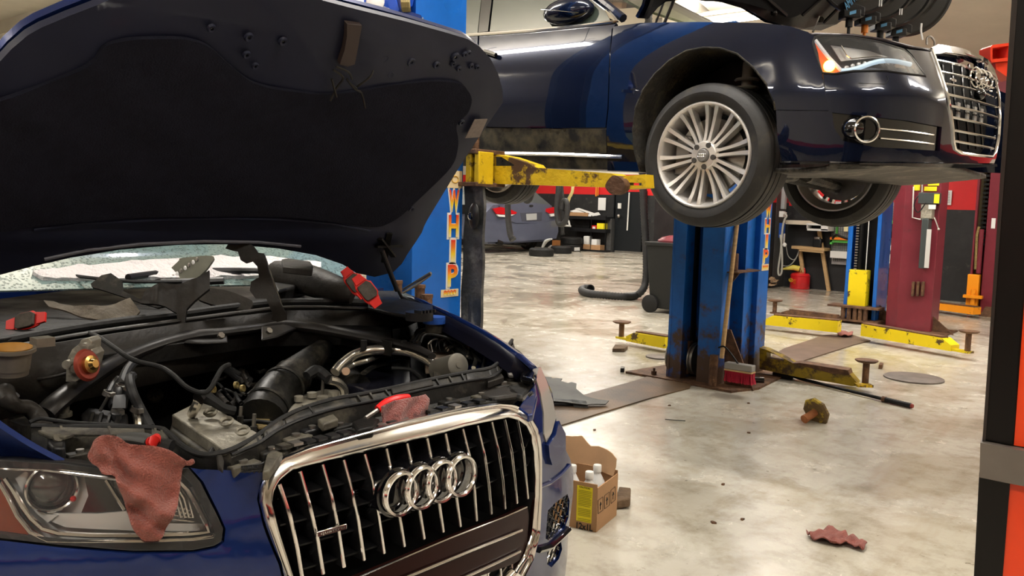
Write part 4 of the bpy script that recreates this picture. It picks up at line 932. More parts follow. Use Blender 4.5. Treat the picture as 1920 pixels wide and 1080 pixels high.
for b in BARS:
    P = [SU(*z6q(*q)) for q in dens(b, 40, False)]
    g = G(); g.tube([p+n*-.006 for p, n in P], .0042, 8, 0); bar = g.build('grille_bar', CHROME, suv)
    g = G(); q = [p+n*-.008 for p, n in P]; bk = [p+V((-.055, 0, 0)) for p in q]
    for s in (-.004, .004): g.grid([[p+V((0, s, 0)) for p in q], [p+V((0, s, 0)) for p in bk]])
    g.build('grille_fin', FIN, bar)
for k, zr in enumerate([.845, .79, .735, .68, .625, .57]):
    pts = []
    for i in range(25):
        y = .985+i*.037; dy = abs(y-QC); pts.append(V((-1.42-.2*dy*dy-(.3*(zr-.76) if zr > .76 else 0)-.022, y, zr)))
    cut = []
    for p in pts:
        v = p-CAMP; px = 960+FPX*v.dot(CR)/v.dot(CF); py = 540-FPX*v.dot(CU)/v.dot(CF)
        if inside((px, py), FI+[(940, 1095), (755, 1172), (588, 1172)]) and py < 1053-(px-640)*.43: cut.append(p)
    if len(cut) > 1:
        g = G(); g.grid([cut, [p+V((-.05, 0, .006)) for p in cut], [p+V((-.05, 0, -.002)) for p in cut], [p+V((0, 0, -.004)) for p in cut], cut]); g.build('grille_slat', FIN, suv)
g = G()
for k, (bx, by) in enumerate([(245, 560), (385, 520), (515, 480), (640, 450), (290, 700), (420, 660), (560, 640), (710, 600), (330, 840), (470, 790), (600, 740), (720, 720), (830, 640), (370, 970), (490, 920), (620, 860), (740, 820), (850, 760), (970, 720)]):
    for j in range(6):
        a, b_ = SU(*z6q(bx-30, by-50+j*18+6)), SU(*z6q(bx+25, by-50+j*18)); g.tube([a[0]-a[1]*.055, b_[0]-b_[1]*.055], .0017, 4)
g.build('rear_mesh_slats', FIN, suv, kind='stuff')
# lower number-plate panel with bright strips
LP = [z6q(*q) for q in [(660, 1060), (900, 960), (1200, 830), (1500, 715), (1640, 650), (1650, 700), (1640, 860), (1600, 960), (1560, 985), (1300, 1080), (1100, 1180), (800, 1290), (560, 1300), (520, 1110)]]
patch('plate_panel', LP, SU, mat('black_red_reflection', (.022, .006, .005), .3, spec=.12), suv, -.002, .015, 20, label='gloss dark number-plate carrier')  # reddish tint puts a red object's reflection into the black panel colour
strip('plate_panel_rim', [z6q(*q) for q in [(560, 1100), (900, 955), (1200, 828), (1500, 712), (1635, 652)]], SU, CHROME, suv, .0022, .0)
strip('plate_trim', [z6q(*q) for q in [(700, 1158), (940, 1053), (1300, 905), (1600, 785)]], SU, CHROME, suv, .0042, .003)
strip('plate_trim', [z6q(*q) for q in [(950, 1190), (1280, 1053), (1450, 975), (1590, 908)]], SU, CHROME, suv, .0042, .003)
for x in (1420, 1495, 1565): strip('lower_grille_bar', [z6q(x, 1010-(x-1420)*.3), z6q(x+10, 1080)], SU, CHROME, suv, .003, -.01)
# four rings
rx = -1.405; n0 = V((1, 0, .03)).normalized()
cs = [at(751, 926, x=rx), at(790, 914.5, x=rx), at(827, 904, x=rx), at(864, 892, x=rx)]
c0, c3 = cs[0], cs[3]; cs = [c0.lerp(c3, i/3) for i in range(4)]; R_ = .0535
for i, c in enumerate(cs):
    g = G(); g.lathe([(0, -.055), (R_+.006, -.055), (R_+.004, -.004), (R_-.002, 0), (0, 0)], c+V((-.012, 0, 0)), n0, 40); g.build('ring_housing', GLOSS, suv)
for i, c in enumerate(cs):
    g = G(); g.lathe([(R_-.0115, -.004), (R_-.011, .003), (R_-.0085, .0075), (R_-.004, .0085), (R_-.001, .005), (R_, -.004)], c+n0*(.001+.0012*(i % 2)), n0, 56, True); g.build('badge_ring', CHROME, suv)
a, b_ = SU(589, 1001)[0], SU(646, 985)[0]; m_ = (a+b_)/2+V((.006, 0, 0)); d_ = (b_-a)
g = G(); g.obox(m_, d_/2, V((.003, 0, 0)), zz*.0062); bd = g.build('grille_badge', CHROME, suv, bevel=.0015)
g = G(); g.obox(m_+V((.0025, 0, 0)), d_*.46, V((.002, 0, 0)), zz*.0045); g.build('badge_field', mat('dark_badge_field', (.09, .03, .03), .3, .3), bd)
text('badge_lettering', 'quattro', m_+V((.005, 0, -.0035)), d_, zz, .0075, CHROME, bd, .001, w=d_.length*.8, bold=.01)
# near headlamp
SIL = mat('lamp_silver_bright', (.74, .73, .70), .35, .15); LDK = mat('lamp_dark_interior', (.05, .045, .05), .3, .3)
patch('lamp_housing', HL, SU, BLK, suv, -.07, .01, 20)
patch('lamp_liner', HL, SU, SIL, suv, -.062, .004, 20)
def rimwall(name, line, surf, m, parent, o1, o2, closed=True):
    P = [surf(*q) for q in dens(line, 14)]; P.append(P[0]); g = G(); g.grid([[p+n*o1 for p, n in P], [p+n*o2 for p, n in P]]); return g.build(name, m, parent, solid=.002)
rimwall('lamp_surround', HL, SU, BLK, suv, 0, -.07)
patch('lamp_edge', HL, SU, BLK, suv, .001, .004, 18, holes=[[(-250, 880), (0, 876), (117, 880), (225, 893), (300, 893), (340, 888), (362, 910), (378, 940), (392, 972), (402, 996), (400, 1005), (361, 1014), (250, 1018), (111, 1010), (0, 996), (-250, 975)]])
strip('lamp_trim', [z5(*q) for q in [(-800, 330), (0, 352), (300, 362), (600, 400), (800, 425)]], SU, CHROME, suv, .005, -.010)
strip('lamp_trim', [z5(*q) for q in [(-800, 300), (0, 318), (300, 335), (560, 362), (780, 378), (1000, 380), (1200, 372)]], SU, CHROME, suv, .004, -.004)
strip('lamp_trim', [z5(*q) for q in [(10, 430), (60, 500), (130, 620), (190, 700), (270, 770), (380, 800), (600, 812), (950, 812), (1300, 800), (1420, 795), (1400, 720), (1340, 600), (1280, 500), (1200, 420)]], SU, CHROME, suv, .005, -.010)
strip('lamp_trim', [z5(*q) for q in [(-300, 300), (-30, 420), (40, 540), (110, 680), (200, 790), (320, 845), (500, 850), (1000, 848), (1300, 840), (1440, 820), (1450, 795)]], SU, CHROME, suv, .0045, -.003)
patch('indicator', [z5(*q) for q in [(-900, 320), (-40, 430), (30, 540), (100, 690), (190, 790), (310, 842), (100, 830), (-900, 760)]], SU, mat('brown_orange_lens', (.30, .055, .015), .2, coat=1), suv, -.012, .01, 16, label='unlit orange indicator')
patch('lamp_tray', [z5(*q) for q in [(210, 660), (330, 680), (600, 680), (800, 660), (850, 650), (1000, 670), (1150, 730), (1400, 730), (1410, 780), (950, 790), (560, 785), (380, 775), (280, 740)]], SU, mat('satin_silver_tray', (.85, .83, .78), .4, .2), suv, -.035, .01, 14)
patch('lamp_bowl', [z5(*q) for q in [(30, 440), (100, 390), (200, 420), (160, 520), (170, 620), (240, 680), (330, 690), (260, 740), (180, 680), (120, 600)]], SU, MC['satin_silver_tray'], suv, -.030, .01, 14)
patch('lamp_dark_panel', [z5(*q) for q in [(500, 420), (700, 430), (830, 655), (600, 680), (470, 690), (530, 560)]], SU, GLOSS, suv, -.045, .01, 14)
patch('lamp_reflector', [z5(*q) for q in [(700, 440), (1180, 440), (1260, 520), (1340, 660), (1370, 720), (1100, 715), (900, 640), (830, 650)]], SU, SIL, suv, -.05, .01, 14, disp=lambda x, y: .010*math.sin(x*.25))
for k in range(4): strip('reflector_rib', [z5(*q) for q in [(1140+k*35, 440+k*12), (1210+k*30, 560), (1250+k*28, 690)]], SU, CHROME, suv, .0025, -.032)
for k in range(4): strip('reflector_rib', [z5(*q) for q in [(1130-k*15, 600+k*30), (1330+k*4, 640+k*26)]], SU, CHROME, suv, .002, -.034)
strip('lamp_divider', [z5(*q) for q in [(695, 440), (760, 540), (830, 640)]], SU, CHROME, suv, .004, -.020)
p, n = SU(102, 923); n = V((.9, -.25, .05)).normalized()
g = G(); g.lathe([(.041, .004), (.044, .007), (.047, .004), (.047, -.03), (.041, -.03)], p-n*.035, n, 40, True); g.build('projector_ring', CHROME, suv)
g = G(); g.lathe([(.040, -.01), (.037, .007), (.027, .016), (.013, .022), (0, .024)], p-n*.045, n, 36); g.build('projector_lens', mat('dark_glass_lens', (.05, .05, .045), .03, 0, coat=1, spec=1), suv)
g = G(); pp = SU(128, 938); g.ball(pp[0]-pp[1]*.02, .006, 8); g.build('lamp_mark', RED, suv)
patch('lamp_lens', HL, SU, glass('clear_lamp_cover', (.98, .98, .98), .05), suv, .004, .003, 20)
# near wing
fA, fB, fC = at(0, 765, z=1.0), at(117, 864, z=.90), at(0, 865, z=.87)
FS = rayplane(fA, (fB-fA).cross(fC-fA))
patch('near_wing', [(-300, 560), (-150, 655), (0, 765), (22, 782), (45, 800), (75, 826), (100, 848), (118, 864), (60, 866), (0, 862), (-300, 868)], FS, NAVY, suv, 0, .012, 14, disp=lambda x, y: .02*math.sin(max(0, min(1, (866-y)/100))*math.pi*.5)+.012*math.sin((x+100)*.012))
# far wing: crest, outer flank and inner return
CRE = [(756, 548, 1.09), (785, 560, 1.08), (810, 572, 1.07), (850, 590, 1.06), (900, 616, 1.035), (940, 640, 1.01), (970, 662, .985), (995, 683, .95), (1012, 703, .91)]
cr = [at(x, y, z=zq) for x, y, zq in CRE]
g = G(); g.grid([[p+V((0, -.010, -.008)) for p in cr], cr, [p+V((.004, .02, -.008)) for p in cr], [p+V((.01, .05, -.06)) for p in cr], [p+V((.02, .075, -.20)) for p in cr], [p+V((.02, .07, -.42)) for p in cr]]); g.build('far_wing', NAVY, suv, solid=.003)
inn = [(756, 560, 1.03), (800, 585, 1.0), (850, 622, .98), (900, 650, .955), (940, 672, .93), (975, 690, .90), (1000, 700, .88)]
ii = [at(x, y, z=zq) for x, y, zq in inn]; cc = [cr[0], cr[2], cr[3], cr[4], cr[5], cr[6], cr[8]]
g = G(); g.grid([[p+V((0, -.010, -.008)) for p in cc], [p+V((0, -.020, -.03)) for p in cc], [p+V((0, -.034, -.055)) for p in cc], ii]); g.build('wing_inner_flange', mat('dark_reflection_navy', (.004, .004, .010), .4, spec=.2), suv, solid=.003)  # wing paint blackened here: its dark reflection is put into the colour
wl_ = [V((-2.62, QC+.80, 1.03))]+ii; g = G(); g.grid([wl_, [V((p.x, p.y-.01, .60)) for p in wl_], [V((p.x, p.y-.03, .28)) for p in wl_]]); g.build('inner_wing_panel', GREASE, suv, solid=.006)
g = G(); g.tube([at(915, 632, z=.985), at(930, 640, z=.98), at(950, 655, z=.965)], .012, 6); g.build('wing_bracket', NAVYD, suv)
# body behind the bonnet: bulkhead, tub, windscreen, cabin
g = G(); g.box((-2.62, QC-.80, .25), (-2.56, QC+.80, 1.02)); g.build('bulkhead', GREASE, suv)
g = G(); g.box((-2.6, QC-.80, .25), (-1.95, QC-.76, .86)); g.build('inner_wing', GREASE, suv)
g = G(); g.box((-2.6, QC+.76, .25), (-1.95, QC+.80, .86)); g.build('inner_wing', GREASE, suv)
g = G(); g.box((-2.6, QC-.80, .25), (-1.75, QC+.80, .30)); g.build('undertray', GREASE, suv)
g = G()
for s in (-1, 1): g.box((-6.0, QC+s*.93-.02, .3), (-2.7, QC+s*.93+.02, 1.05))
g.box((-6.05, QC-.93, .3), (-6.0, QC+.93, 1.05)); g.build('body_side', NAVY, suv, kind=None)
g = G(); g.prism([(-3.3, QC-.66, 1.62), (-3.3, QC+.66, 1.62), (-5.6, QC+.66, 1.6), (-5.6, QC-.66, 1.6)], (0, 0, .03)); g.build('roof', NAVY, suv)
def droplets():
    m = bpy.data.materials.new('rain_beaded_glass'); m.use_nodes = True; N = m.node_tree.nodes; L = m.node_tree.links; b = N['Principled BSDF']
    b.inputs['Base Color'].default_value = (.17, .25, .24, 1); b.inputs['Roughness'].default_value = .06; b.inputs['Coat Weight'].default_value = 1; b.inputs['Specular IOR Level'].default_value = 1  # pale teal base puts the bright ceiling's reflection into the glass colour
    tc = N.new('ShaderNodeTexCoord'); v = N.new('ShaderNodeTexVoronoi'); v.inputs['Scale'].default_value = 95; L.new(tc.outputs['Object'], v.inputs['Vector'])
    r = N.new('ShaderNodeMapRange'); r.inputs[1].default_value = .12; r.inputs[2].default_value = .42; r.inputs[3].default_value = 1; r.inputs[4].default_value = 0; L.new(v.outputs[0], r.inputs[0])
    bp = N.new('ShaderNodeBump'); bp.inputs['Strength'].default_value = 1; bp.inputs['Distance'].default_value = .006; L.new(r.outputs[0], bp.inputs['Height']); L.new(bp.outputs[0], b.inputs['Normal'])
    return m
W0 = at(300, 520, x=-2.95); WS = rayplane(W0, (1, 0, 1.75))
patch('windscreen', [(-400, 560), (-400, 300), (700, 300), (690, 480), (668, 512), (600, 533), (400, 535), (200, 540), (0, 545)], WS, droplets(), suv, 0, .006, 40)
patch('snow_line', [(60, 515), (120, 506), (200, 500), (300, 492), (400, 486), (470, 484), (530, 489), (600, 497), (600, 506), (520, 520), (400, 525), (200, 527), (80, 526)], WS, mat('wet_snow', (.80, .76, .76), .8, bump=.8, bsc=60), suv, .015, .02, 11, disp=lambda x, y: .012*noise.noise(V((x*.04, y*.1, 0))))
def T(name, pts, r, m, sm=4, n=9, sq=1, lab=None, z=None, parent=None, **kw):
    """tube whose path is (px, py, height)"""
    g = G(); g.tube([at(p[0], p[1], z=(p[2] if len(p) > 2 else z)) for p in pts], r, n, sm, sq); return g.build(name, m, parent or suv, label=lab, **kw)
def S(name, poly, z, h, m, bevel=.003, parent=None, tilt=None, lab=None, **kw):
    P = [at(p[0], p[1], z=(p[2] if len(p) > 2 else z)) for p in poly]; g = G(); g.prism(P, (0, 0, -h)); return g.build(name, m, parent or suv, bevel=bevel, label=lab, **kw)
# cowl and weather strip
T('weather_strip', [(-120, 665, 1.02), (0, 640, 1.03), (170, 610, 1.04), (330, 590, 1.05), (450, 574, 1.06), (540, 566, 1.06), (640, 566, 1.06), (735, 570, 1.05), (790, 580, 1.05)], .013, RUB)
T('cowl_lip', [(-120, 680, 1.01), (0, 655, 1.02), (170, 624, 1.03), (330, 602, 1.04), (450, 586, 1.05), (540, 576, 1.05), (640, 577, 1.05), (730, 580, 1.04)], .012, PLASC, sq=.5)
S('bulkhead_panel', [(-120, 690), (0, 668), (170, 640), (330, 616), (450, 600), (540, 588), (730, 590), (735, 640), (640, 620), (500, 622), (300, 648), (0, 694), (-120, 714)], .985, .05, GREASE)
g = G(); g.grid([[at(x, y, z=1.035) for x, y in ((-120, 684), (0, 660), (170, 632), (330, 608), (450, 592), (540, 582), (640, 582), (735, 584))], [at(x, y, z=1.035)+V((.01, 0, -.16)) for x, y in ((-120, 684), (0, 660), (170, 632), (330, 608), (450, 592), (540, 582), (640, 582), (735, 584))]]); g.build('bulkhead_face', PLASC, suv, solid=.01)
S('cowl_tray', [(-120, 600), (0, 560), (120, 545), (300, 535), (480, 530), (640, 540), (745, 556), (740, 570), (640, 562), (540, 562), (450, 570), (330, 585), (170, 605), (0, 635), (-120, 660)], 1.04, .03, GREASE)
g = G(); g.tube([at(-60, 560, z=1.09), at(60, 520, z=1.12), at(180, 520, z=1.12), at(290, 530, z=1.10), at(420, 526, z=1.11)], .014, 8, 4); g.build('wiper_arm', BLK, suv)
g = G(); g.tube([at(-60, 545, z=1.11), at(60, 512, z=1.14), at(180, 522, z=1.13), at(250, 528, z=1.12), at(340, 528, z=1.11)], .006, 6, 4); g.build('wiper_blade', RUB, suv)
g = G(); g.tube([at(240, 520, z=1.13), at(330, 510, z=1.13), at(480, 508, z=1.13), at(560, 520, z=1.12)], .012, 8, 4); g.build('wiper_arm', BLK, suv)
S('wiper_motor', [(500, 512), (560, 505), (575, 530), (520, 545)], 1.10, .05, GREASE, bevel=.01)
T('intake_duct', [(520, 515, 1.12), (560, 520, 1.12), (600, 532, 1.11), (640, 545, 1.10), (662, 552, 1.09)], [.055, .06, .055, .045, .035], PLASC, n=14)
S('duct_flap', [(528, 486), (540, 484), (582, 490), (587, 498), (585, 506), (530, 500)], 1.20, .02, PLASC)
S('wing_cover', [(690, 545), (740, 545), (790, 560), (812, 572), (808, 590), (770, 592), (730, 585), (690, 575)], 1.07, .012, GREASE, bevel=.004)
g = G(); g.grid([[at(730, 582, z=1.045), at(770, 592, z=1.045), at(808, 592, z=1.045)], [at(735, 615, z=.98), at(758, 612, z=.98), at(775, 604, z=.99)]]); g.build('wing_cover_face', GREASE, suv, solid=.01)
# strut brace
BR = mat('black_brace_tube', (.020, .018, .017), .38, .2, var=.3, sc=7, rvar=.1)
T('strut_brace', [(85, 775, .90), (110, 752, .92), (160, 715, .94), (230, 672, .965), (300, 645, .985), (360, 630, .995), (415, 624, 1.0), (500, 614, 1.0), (545, 611, 1.0), (600, 617, .995), (660, 628, .985), (720, 640, .975), (775, 652, .965), (810, 668, .955)], [.030, .030, .028, .026, .025, .026, .020, .020, .026, .026, .024, .022, .018, .014], BR, n=12, sq=.75)
S('brace_bracket', [(345, 640, .99), (370, 628, .99), (425, 620, 1.0), (427, 640, .985), (380, 642, .985)], 1.0, .008, BR)
S('brace_bracket', [(490, 612, 1.01), (530, 608, 1.01), (560, 612, 1.0), (520, 630, .99), (490, 636, .99)], 1.0, .008, BR)
for px, py in ((413, 631), (503, 622)): p = at(px, py, z=1.02); g = G(); g.cyl(p, p+V((.008, 0, .006)), .010, n=6); g.build('brace_bolt', STEEL, suv)
T('brake_cable', [(165, 624, 1.03), (185, 632, 1.03), (215, 652, 1.02), (250, 675, 1.0), (300, 688, .98), (325, 703, .97), (350, 726, .95), (380, 737, .94), (395, 728, .95), (405, 710, .97), (417, 690, .98), (430, 684, .98)], .0062, RUB)
# hoses and fittings on the left
T('coolant_hose', [(252, 678, .97), (240, 692, .96), (232, 708, .95), (228, 724, .94)], .012, HOSE)
S('hose_filter', [(214, 733), (236, 733), (236, 765), (210, 765)], .93, .001, BLK)
g = G(); p, q = at(226, 733, z=.93), at(220, 765, z=.90); g.tube([p, p.lerp(q, .15), q.lerp(p, .15), q], [.018, .022, .022, .018], 16); g.build('hose_filter', BLK, suv, label='black inline canister')
for (x, y, zc) in ((227, 726, .94), (220, 771, .90), (204, 738, .93), (256, 768, .9)):
    p = at(x, y, z=zc); g = G(); g.lathe([(.011, -.006), (.0145, -.006), (.0145, .006), (.011, .006)], p, (.2, .3, 1), 14, True); g.box(p+V((.010, -.006, -.005)), p+V((.024, .006, .005))); g.build('hose_clamp', STEEL, suv)
T('coolant_hose', [(219, 775, .90), (218, 805, .86)], .011, HOSE)
T('coolant_hose', [(248, 705, .96), (243, 712, .96), (248, 735, .94), (262, 765, .90), (282, 802, .86)], .012, HOSE)
T('coolant_hose', [(222, 710, .95), (212, 722, .94), (204, 738, .93)], .009, HOSE)
T('metal_line', [(204, 742, .93), (196, 756, .91), (188, 770, .89)], .004, STEEL)
T('coolant_neck', [(252, 762, .90), (258, 785, .88), (260, 803, .86)], .010, ALUB)
T('bypass_hose', [(8, 735, .97), (14, 748, .96), (30, 762, .94), (52, 765, .93), (70, 780, .91), (82, 800, .89), (100, 815, .87)], [.022, .020, .017, .018, .019, .019, .018], PLASC, n=12)
g = G(); g.lathe([(.014, -.01), (.026, -.008), (.026, .004), (.014, .004)], at(12, 740, z=.965), (.3, .3, 1), 18, True); g.build('hose_collar', RUB, suv)
g = G(); p = at(45, 742, z=.86); g.ball(p, .13, 18, 1.0, 1.2, .55); g.build('strut_tower', GREASE, suv)
S('radiator_end', [(0, 762), (60, 775), (120, 790), (190, 790), (190, 806), (100, 806), (40, 795), (0, 780)], .87, .05, PLAS)
g = G(); p = at(115, 773, z=.89); g.cyl(p, p+V((0, 0, .018)), .018, n=16); g.cyl(p-V((0, 0, .01)), p, .024, n=16); g.build('bleed_cap', PLAS2, suv)
S('fuse_box', [(152, 775), (165, 763), (215, 770), (240, 775), (240, 800), (160, 795)], .885, .06, BLK, bevel=.006)
for k in range(4): S('fuse_fin', [(172+k*16, 772+k), (178+k*16, 772+k), (172+k*16, 792), (166+k*16, 792)], .895, .02, PLAS, bevel=.001)
g = G(); p = at(290, 740, z=.80); g.lathe([(0, .004), (.018, .004), (.024, 0), (.024, -.01)], p, (.5, -.5, .7), 20); g.build('pulley_cap', PLAS2, suv)
g = G()
for k in range(6): a = k*math.pi/3; c = at(290, 740, z=.80)+V((.5, -.5, .7)).normalized()*.005; u, w = perp((.5, -.5, .7)); d = u*math.cos(a)+w*math.sin(a); g.bar(c+d*.004, c+d*.016, .003, .002)
g.build('pulley_spokes', BLK, suv, kind='stuff')
# silver and red pump hanging by the brace
c = at(150, 680, z=.99)
pm = patch('vacuum_pump', [(123, 716), (124, 690), (127, 670), (135, 655), (148, 645), (152, 637), (166, 634), (172, 640), (171, 655), (178, 664), (172, 690), (160, 704), (140, 718)], rayplane(at(150, 680, z=1.0), -d0), ALU, suv, 0, .05, 9, bevel=.006, label='silver pump housing')
for q in ((130, 682), (146, 690), (162, 650)): p = at(q[0], q[1], d=(at(150, 680, z=1.0)-CAMP).dot(CF)-.01); g = G(); g.cyl(p+d0*.02, p-d0*.015, .011, n=12); g.build('pump_boss', ALU, pm)
p = at(168, 682, z=1.0)+d0*-.02; ax_ = (r0*.93-d0*.30+zz*.22).normalized(); g = G(); g.lathe([(0, 0), (.036, 0), (.040, .004), (.034, .010), (0, .010)], p, ax_, 24); g.build('pump_gasket', mat('copper_red_gasket', (.30, .05, .03), .35, .3), pm)
g = G(); g.lathe([(.022, .010), (.022, .020), (.014, .022), (.010, .032), (0, .032)], p, ax_, 16); g.build('pump_coupling', mat('brass', (.55, .33, .10), .25, .9), pm)
cu = at(22, 702, z=1.01); g = G(); g.lathe([(0, 0), (.033, 0), (.040, .05), (.048, .054), (.048, .062), (.041, .062), (.036, .012), (0, .010)], cu, (.1, 0, 1), 28); cu_ = g.build('filler_cup', mat('dirty_aluminium', (.23, .20, .16), .45, .6, var=.3), suv, label='dull metal cup with amber rim')
g = G(); g.lathe([(.041, .0635), (.036, .045), (.025, .04), (.025, .045), (.037, .06)], cu, (.1, 0, 1), 28, True); g.build('cup_liner', mat('amber_residue', (.35, .17, .03), .4), cu_)
g = G(); g.box(cu+V((-.03, .05, .055)), cu+V((.01, .09, .075))); g.build('cup_lug', mat('dirty_aluminium', (.23, .20, .16), .45, .6), cu_)
T('dip_tube', [(60, 712, .95), (90, 708, .96), (125, 700, .97)], .004, PLASC)
# engine, left bank
S('valve_cover', [(322, 777), (372, 752), (400, 762), (502, 822), (440, 856)], .83, .05, ALU, bevel=.004, lab='dusty cast aluminium cover')
S('valve_cover_side', [(324, 782), (438, 860), (405, 866), (318, 806)], .80, .10, PLAS2, bevel=.006)
for k in range(4):
    x, y = 395+k*30, 775+k*17; p = at(x, y, z=.845); u = (at(x+8, y+8, z=.845)-p).normalized()
    g = G(); g.lathe([(.014, -.004), (.019, .004), (.015, .010), (.011, .004)], p, (.2, -.3, 1), 20, True); g.build('cover_port', ALU, suv)
T('outlet_pipe', [(360, 776, .84), (366, 765, .87), (372, 752, .89), (376, 745, .89)], .013, ALUB)
T('outlet_hose', [(372, 748, .90), (382, 742, .905), (400, 752, .89), (420, 765, .87), (440, 770, .86)], [.017, .017, .014, .012, .012], RUB)
for x, y, l in ((418, 776, 32), (452, 790, 28), (477, 812, 36)):
    p = at(x-2, y, z=.82); q = at(x, y-l, x=p.x); g = G(); g.cyl(p, q, .0048, n=10); g.build('cover_stud', STEEL, suv); g = G(); g.cyl(p-V((0, 0, .02)), p+(q-p)*.35, .0085, n=10); g.build('stud_sleeve', PLAS, suv)
S('gasket_plate', [(470, 782), (485, 772), (505, 778), (508, 795), (485, 800)], .80, .01, mat('tan_gasket', (.36, .27, .12), .6))
random.seed(5)
for k in range(16):
    x, y = random.uniform(395, 470), random.uniform(655, 745); pts = [(x, y, .84)]
    for j in range(3): x += random.uniform(5, 22); y += random.uniform(-14, 20); pts.append((x, y, .84+random.uniform(-.02, .03)))
    T('wiring_loom', pts, random.choice([.004, .006, .009]), random.choice([RUB, PLAS, PLASC]))
for x, y in ((348, 671), (354, 672), (443, 722), (455, 728), (400, 730)):
    p = at(x, y, z=.90); g = G(); g.lathe([(.006, -.004), (.010, -.004), (.010, .004), (.006, .004)], p, (1, .6, .2), 12, True); g.build('pipe_clip', mat('brass_yellow', (.45, .36, .16), .35, .8), suv)
T('fuel_hose', [(330, 668, .91), (350, 671, .90), (385, 682, .89), (410, 688, .88), (432, 700, .87), (450, 715, .86)], .009, RUB)
T('fuel_hose', [(430, 690, .88), (455, 705, .86), (470, 712, .86)], .008, RUB)
g = G(); g.box(at(440, 750, z=.3)+V((-.3, -.35, 0)), at(440, 750, z=.7)+V((.28, .62, .02))); 
g = G(); g.box((-2.25, QC-.42, .35), (-1.72, QC+.30, .70)); g.build('engine_block', GREASE, suv)
# air duct
T('air_duct', [(492, 785, .80), (515, 742, .84), (545, 710, .87), (575, 682, .90), (600, 660, .92), (618, 645, .93)], [.066, .064, .058, .045, .036, .03], PLAS, n=20, lab='fat ribbed black air duct')
for (x, y, zc, r) in ((503, 765, .82, .069), (532, 724, .86, .066), (548, 708, .87, .061)):
    p = at(x, y, z=zc); q = at(x+14, y-16, z=zc+.015); g = G(); g.lathe([(r-.004, -.004), (r, 0), (r-.004, .004), (r-.01, 0)], p, q-p, 28, True); g.build('duct_rib', PLAS, suv)
T('breather_hose', [(380, 872, .82), (430, 800, .80), (470, 790, .81), (520, 795, .82)], .006, RUB)
# right bank
S('valve_cover', [(525, 792), (545, 760), (570, 738), (610, 728), (640, 732), (668, 742), (600, 762), (552, 790)], .83, .05, ALU, bevel=.008, lab='pale aluminium cover with bosses')
for q in ((560, 752), (585, 745), (605, 752), (575, 768), (625, 742)): p = at(q[0], q[1], z=.835); g = G(); g.cyl(p, p+V((0, 0, .015)), random.uniform(.012, .018), n=14); g.build('cover_boss', ALU, suv)
p = at(604, 742, z=.84); q = at(606, 712, x=p.x); g = G(); g.cyl(p, q, .005, n=10); g.build('cover_stud', STEEL, suv)
T('outlet_hose', [(575, 705, .90), (592, 695, .91), (606, 702, .90), (618, 712, .89)], [.014, .018, .017, .016], RUB)
T('outlet_pipe', [(618, 712, .89), (632, 716, .88), (643, 726, .86), (646, 738, .84)], .013, ALUB)
S('black_cover', [(650, 720), (690, 690), (760, 668), (800, 672), (800, 712), (740, 725), (690, 732)], .84, .03, mat('gloss_violet_black', (.03, .03, .045), .16, .2, coat=.6), bevel=.006)
T('cover_boot', [(600, 690, .84), (640, 705, .83), (668, 730, .82)], [.04, .05, .05], PLAS, n=14)
T('coolant_rail', [(628, 698, .90), (642, 682, .92), (668, 664, .94), (705, 656, .95), (760, 658, .95), (790, 668, .94), (812, 683, .92), (820, 700, .90), (821, 722, .88)], .0155, ALUB, n=14, lab='bright curved aluminium coolant pipe')
T('coolant_rail', [(646, 696, .90), (662, 684, .91), (690, 676, .92), (708, 668, .92)], .008, ALUB, n=10)
g = G(); p = at(647, 697, z=.905); g.cyl(p, p+V((.012, -.006, .004)), .012, n=16); g.build('rail_end_cap', mat('copper_cap', (.5, .34, .24), .35, .7), suv)
for x in (682, 757): p = at(x, 656, z=.955); g = G(); g.cyl(p, p+V((0, 0, .03)), .010, n=10); g.build('rail_post', RUB, suv)
T('cover_bracket', [(682, 700, .88), (700, 688, .89), (725, 682, .89), (750, 676, .89)], .012, PLAS, sq=.5)
T('sensor_lead', [(735, 690, .89), (765, 692, .89), (780, 700, .88), (795, 715, .87), (805, 722, .87)], .0065, RUB)
S('abs_side', [(768, 665), (800, 668), (802, 720), (770, 716)], .87, .08, BLK)
S('abs_block', [(796, 658), (812, 650), (848, 652), (848, 662), (835, 672), (798, 672)], .93, .05, mat('dusty_tan_alloy', (.26, .20, .15), .5, .3, var=.2), bevel=.004, lab='tan brake valve block')
g = G(); p = at(846, 688, z=.925); dm = (V((.75, -.15, .25))).normalized(); g.lathe([(0, .045), (.010, .045), (.011, .042), (.030, .042), (.036, .038), (.036, -.07), (0, -.07)], p, dm, 36); g.build('abs_motor', mat('dusty_grey_alloy', (.17, .16, .135), .5, .3, var=.3), suv, label='round dusty grey pump motor')
for k in range(9):
    x = 806+k*5; T('brake_line', [(x, 660, .94), (x-3, 645-k % 3*4, .97), (x+12, 636-k % 4*3, .98), (x+28, 648+k, .95), (x+50, 668+k, .92)], .0028, random.choice([RUB, GREASE, STEEL]))
T('hard_line', [(838, 655, .95), (862, 645, .96), (885, 655, .95), (893, 672, .93), (888, 690, .91)], .0075, ALUB)
T('hard_line', [(840, 625, .99), (865, 635, .98), (880, 650, .96), (876, 668, .94)], .004, STEEL)
for k in range(4): T('wiring_loom', [(770+k*6, 640+k, .98), (790+k*3, 618+k*3, 1.0), (830+k*4, 622+k*4, .99), (866+k*3, 640+k*3, .96), (892+k*3, 672+k*2, .93)], .004, random.choice([RUB, PLAS]))
T('lamp_cable', [(905, 688, .93), (912, 665, .95), (930, 652, .96), (948, 660, .95), (958, 676, .93)], .004, RUB)
T('bonnet_cable', [(950, 668, .95), (962, 655, .96), (980, 668, .94), (984, 686, .92)], .0045, RUB)
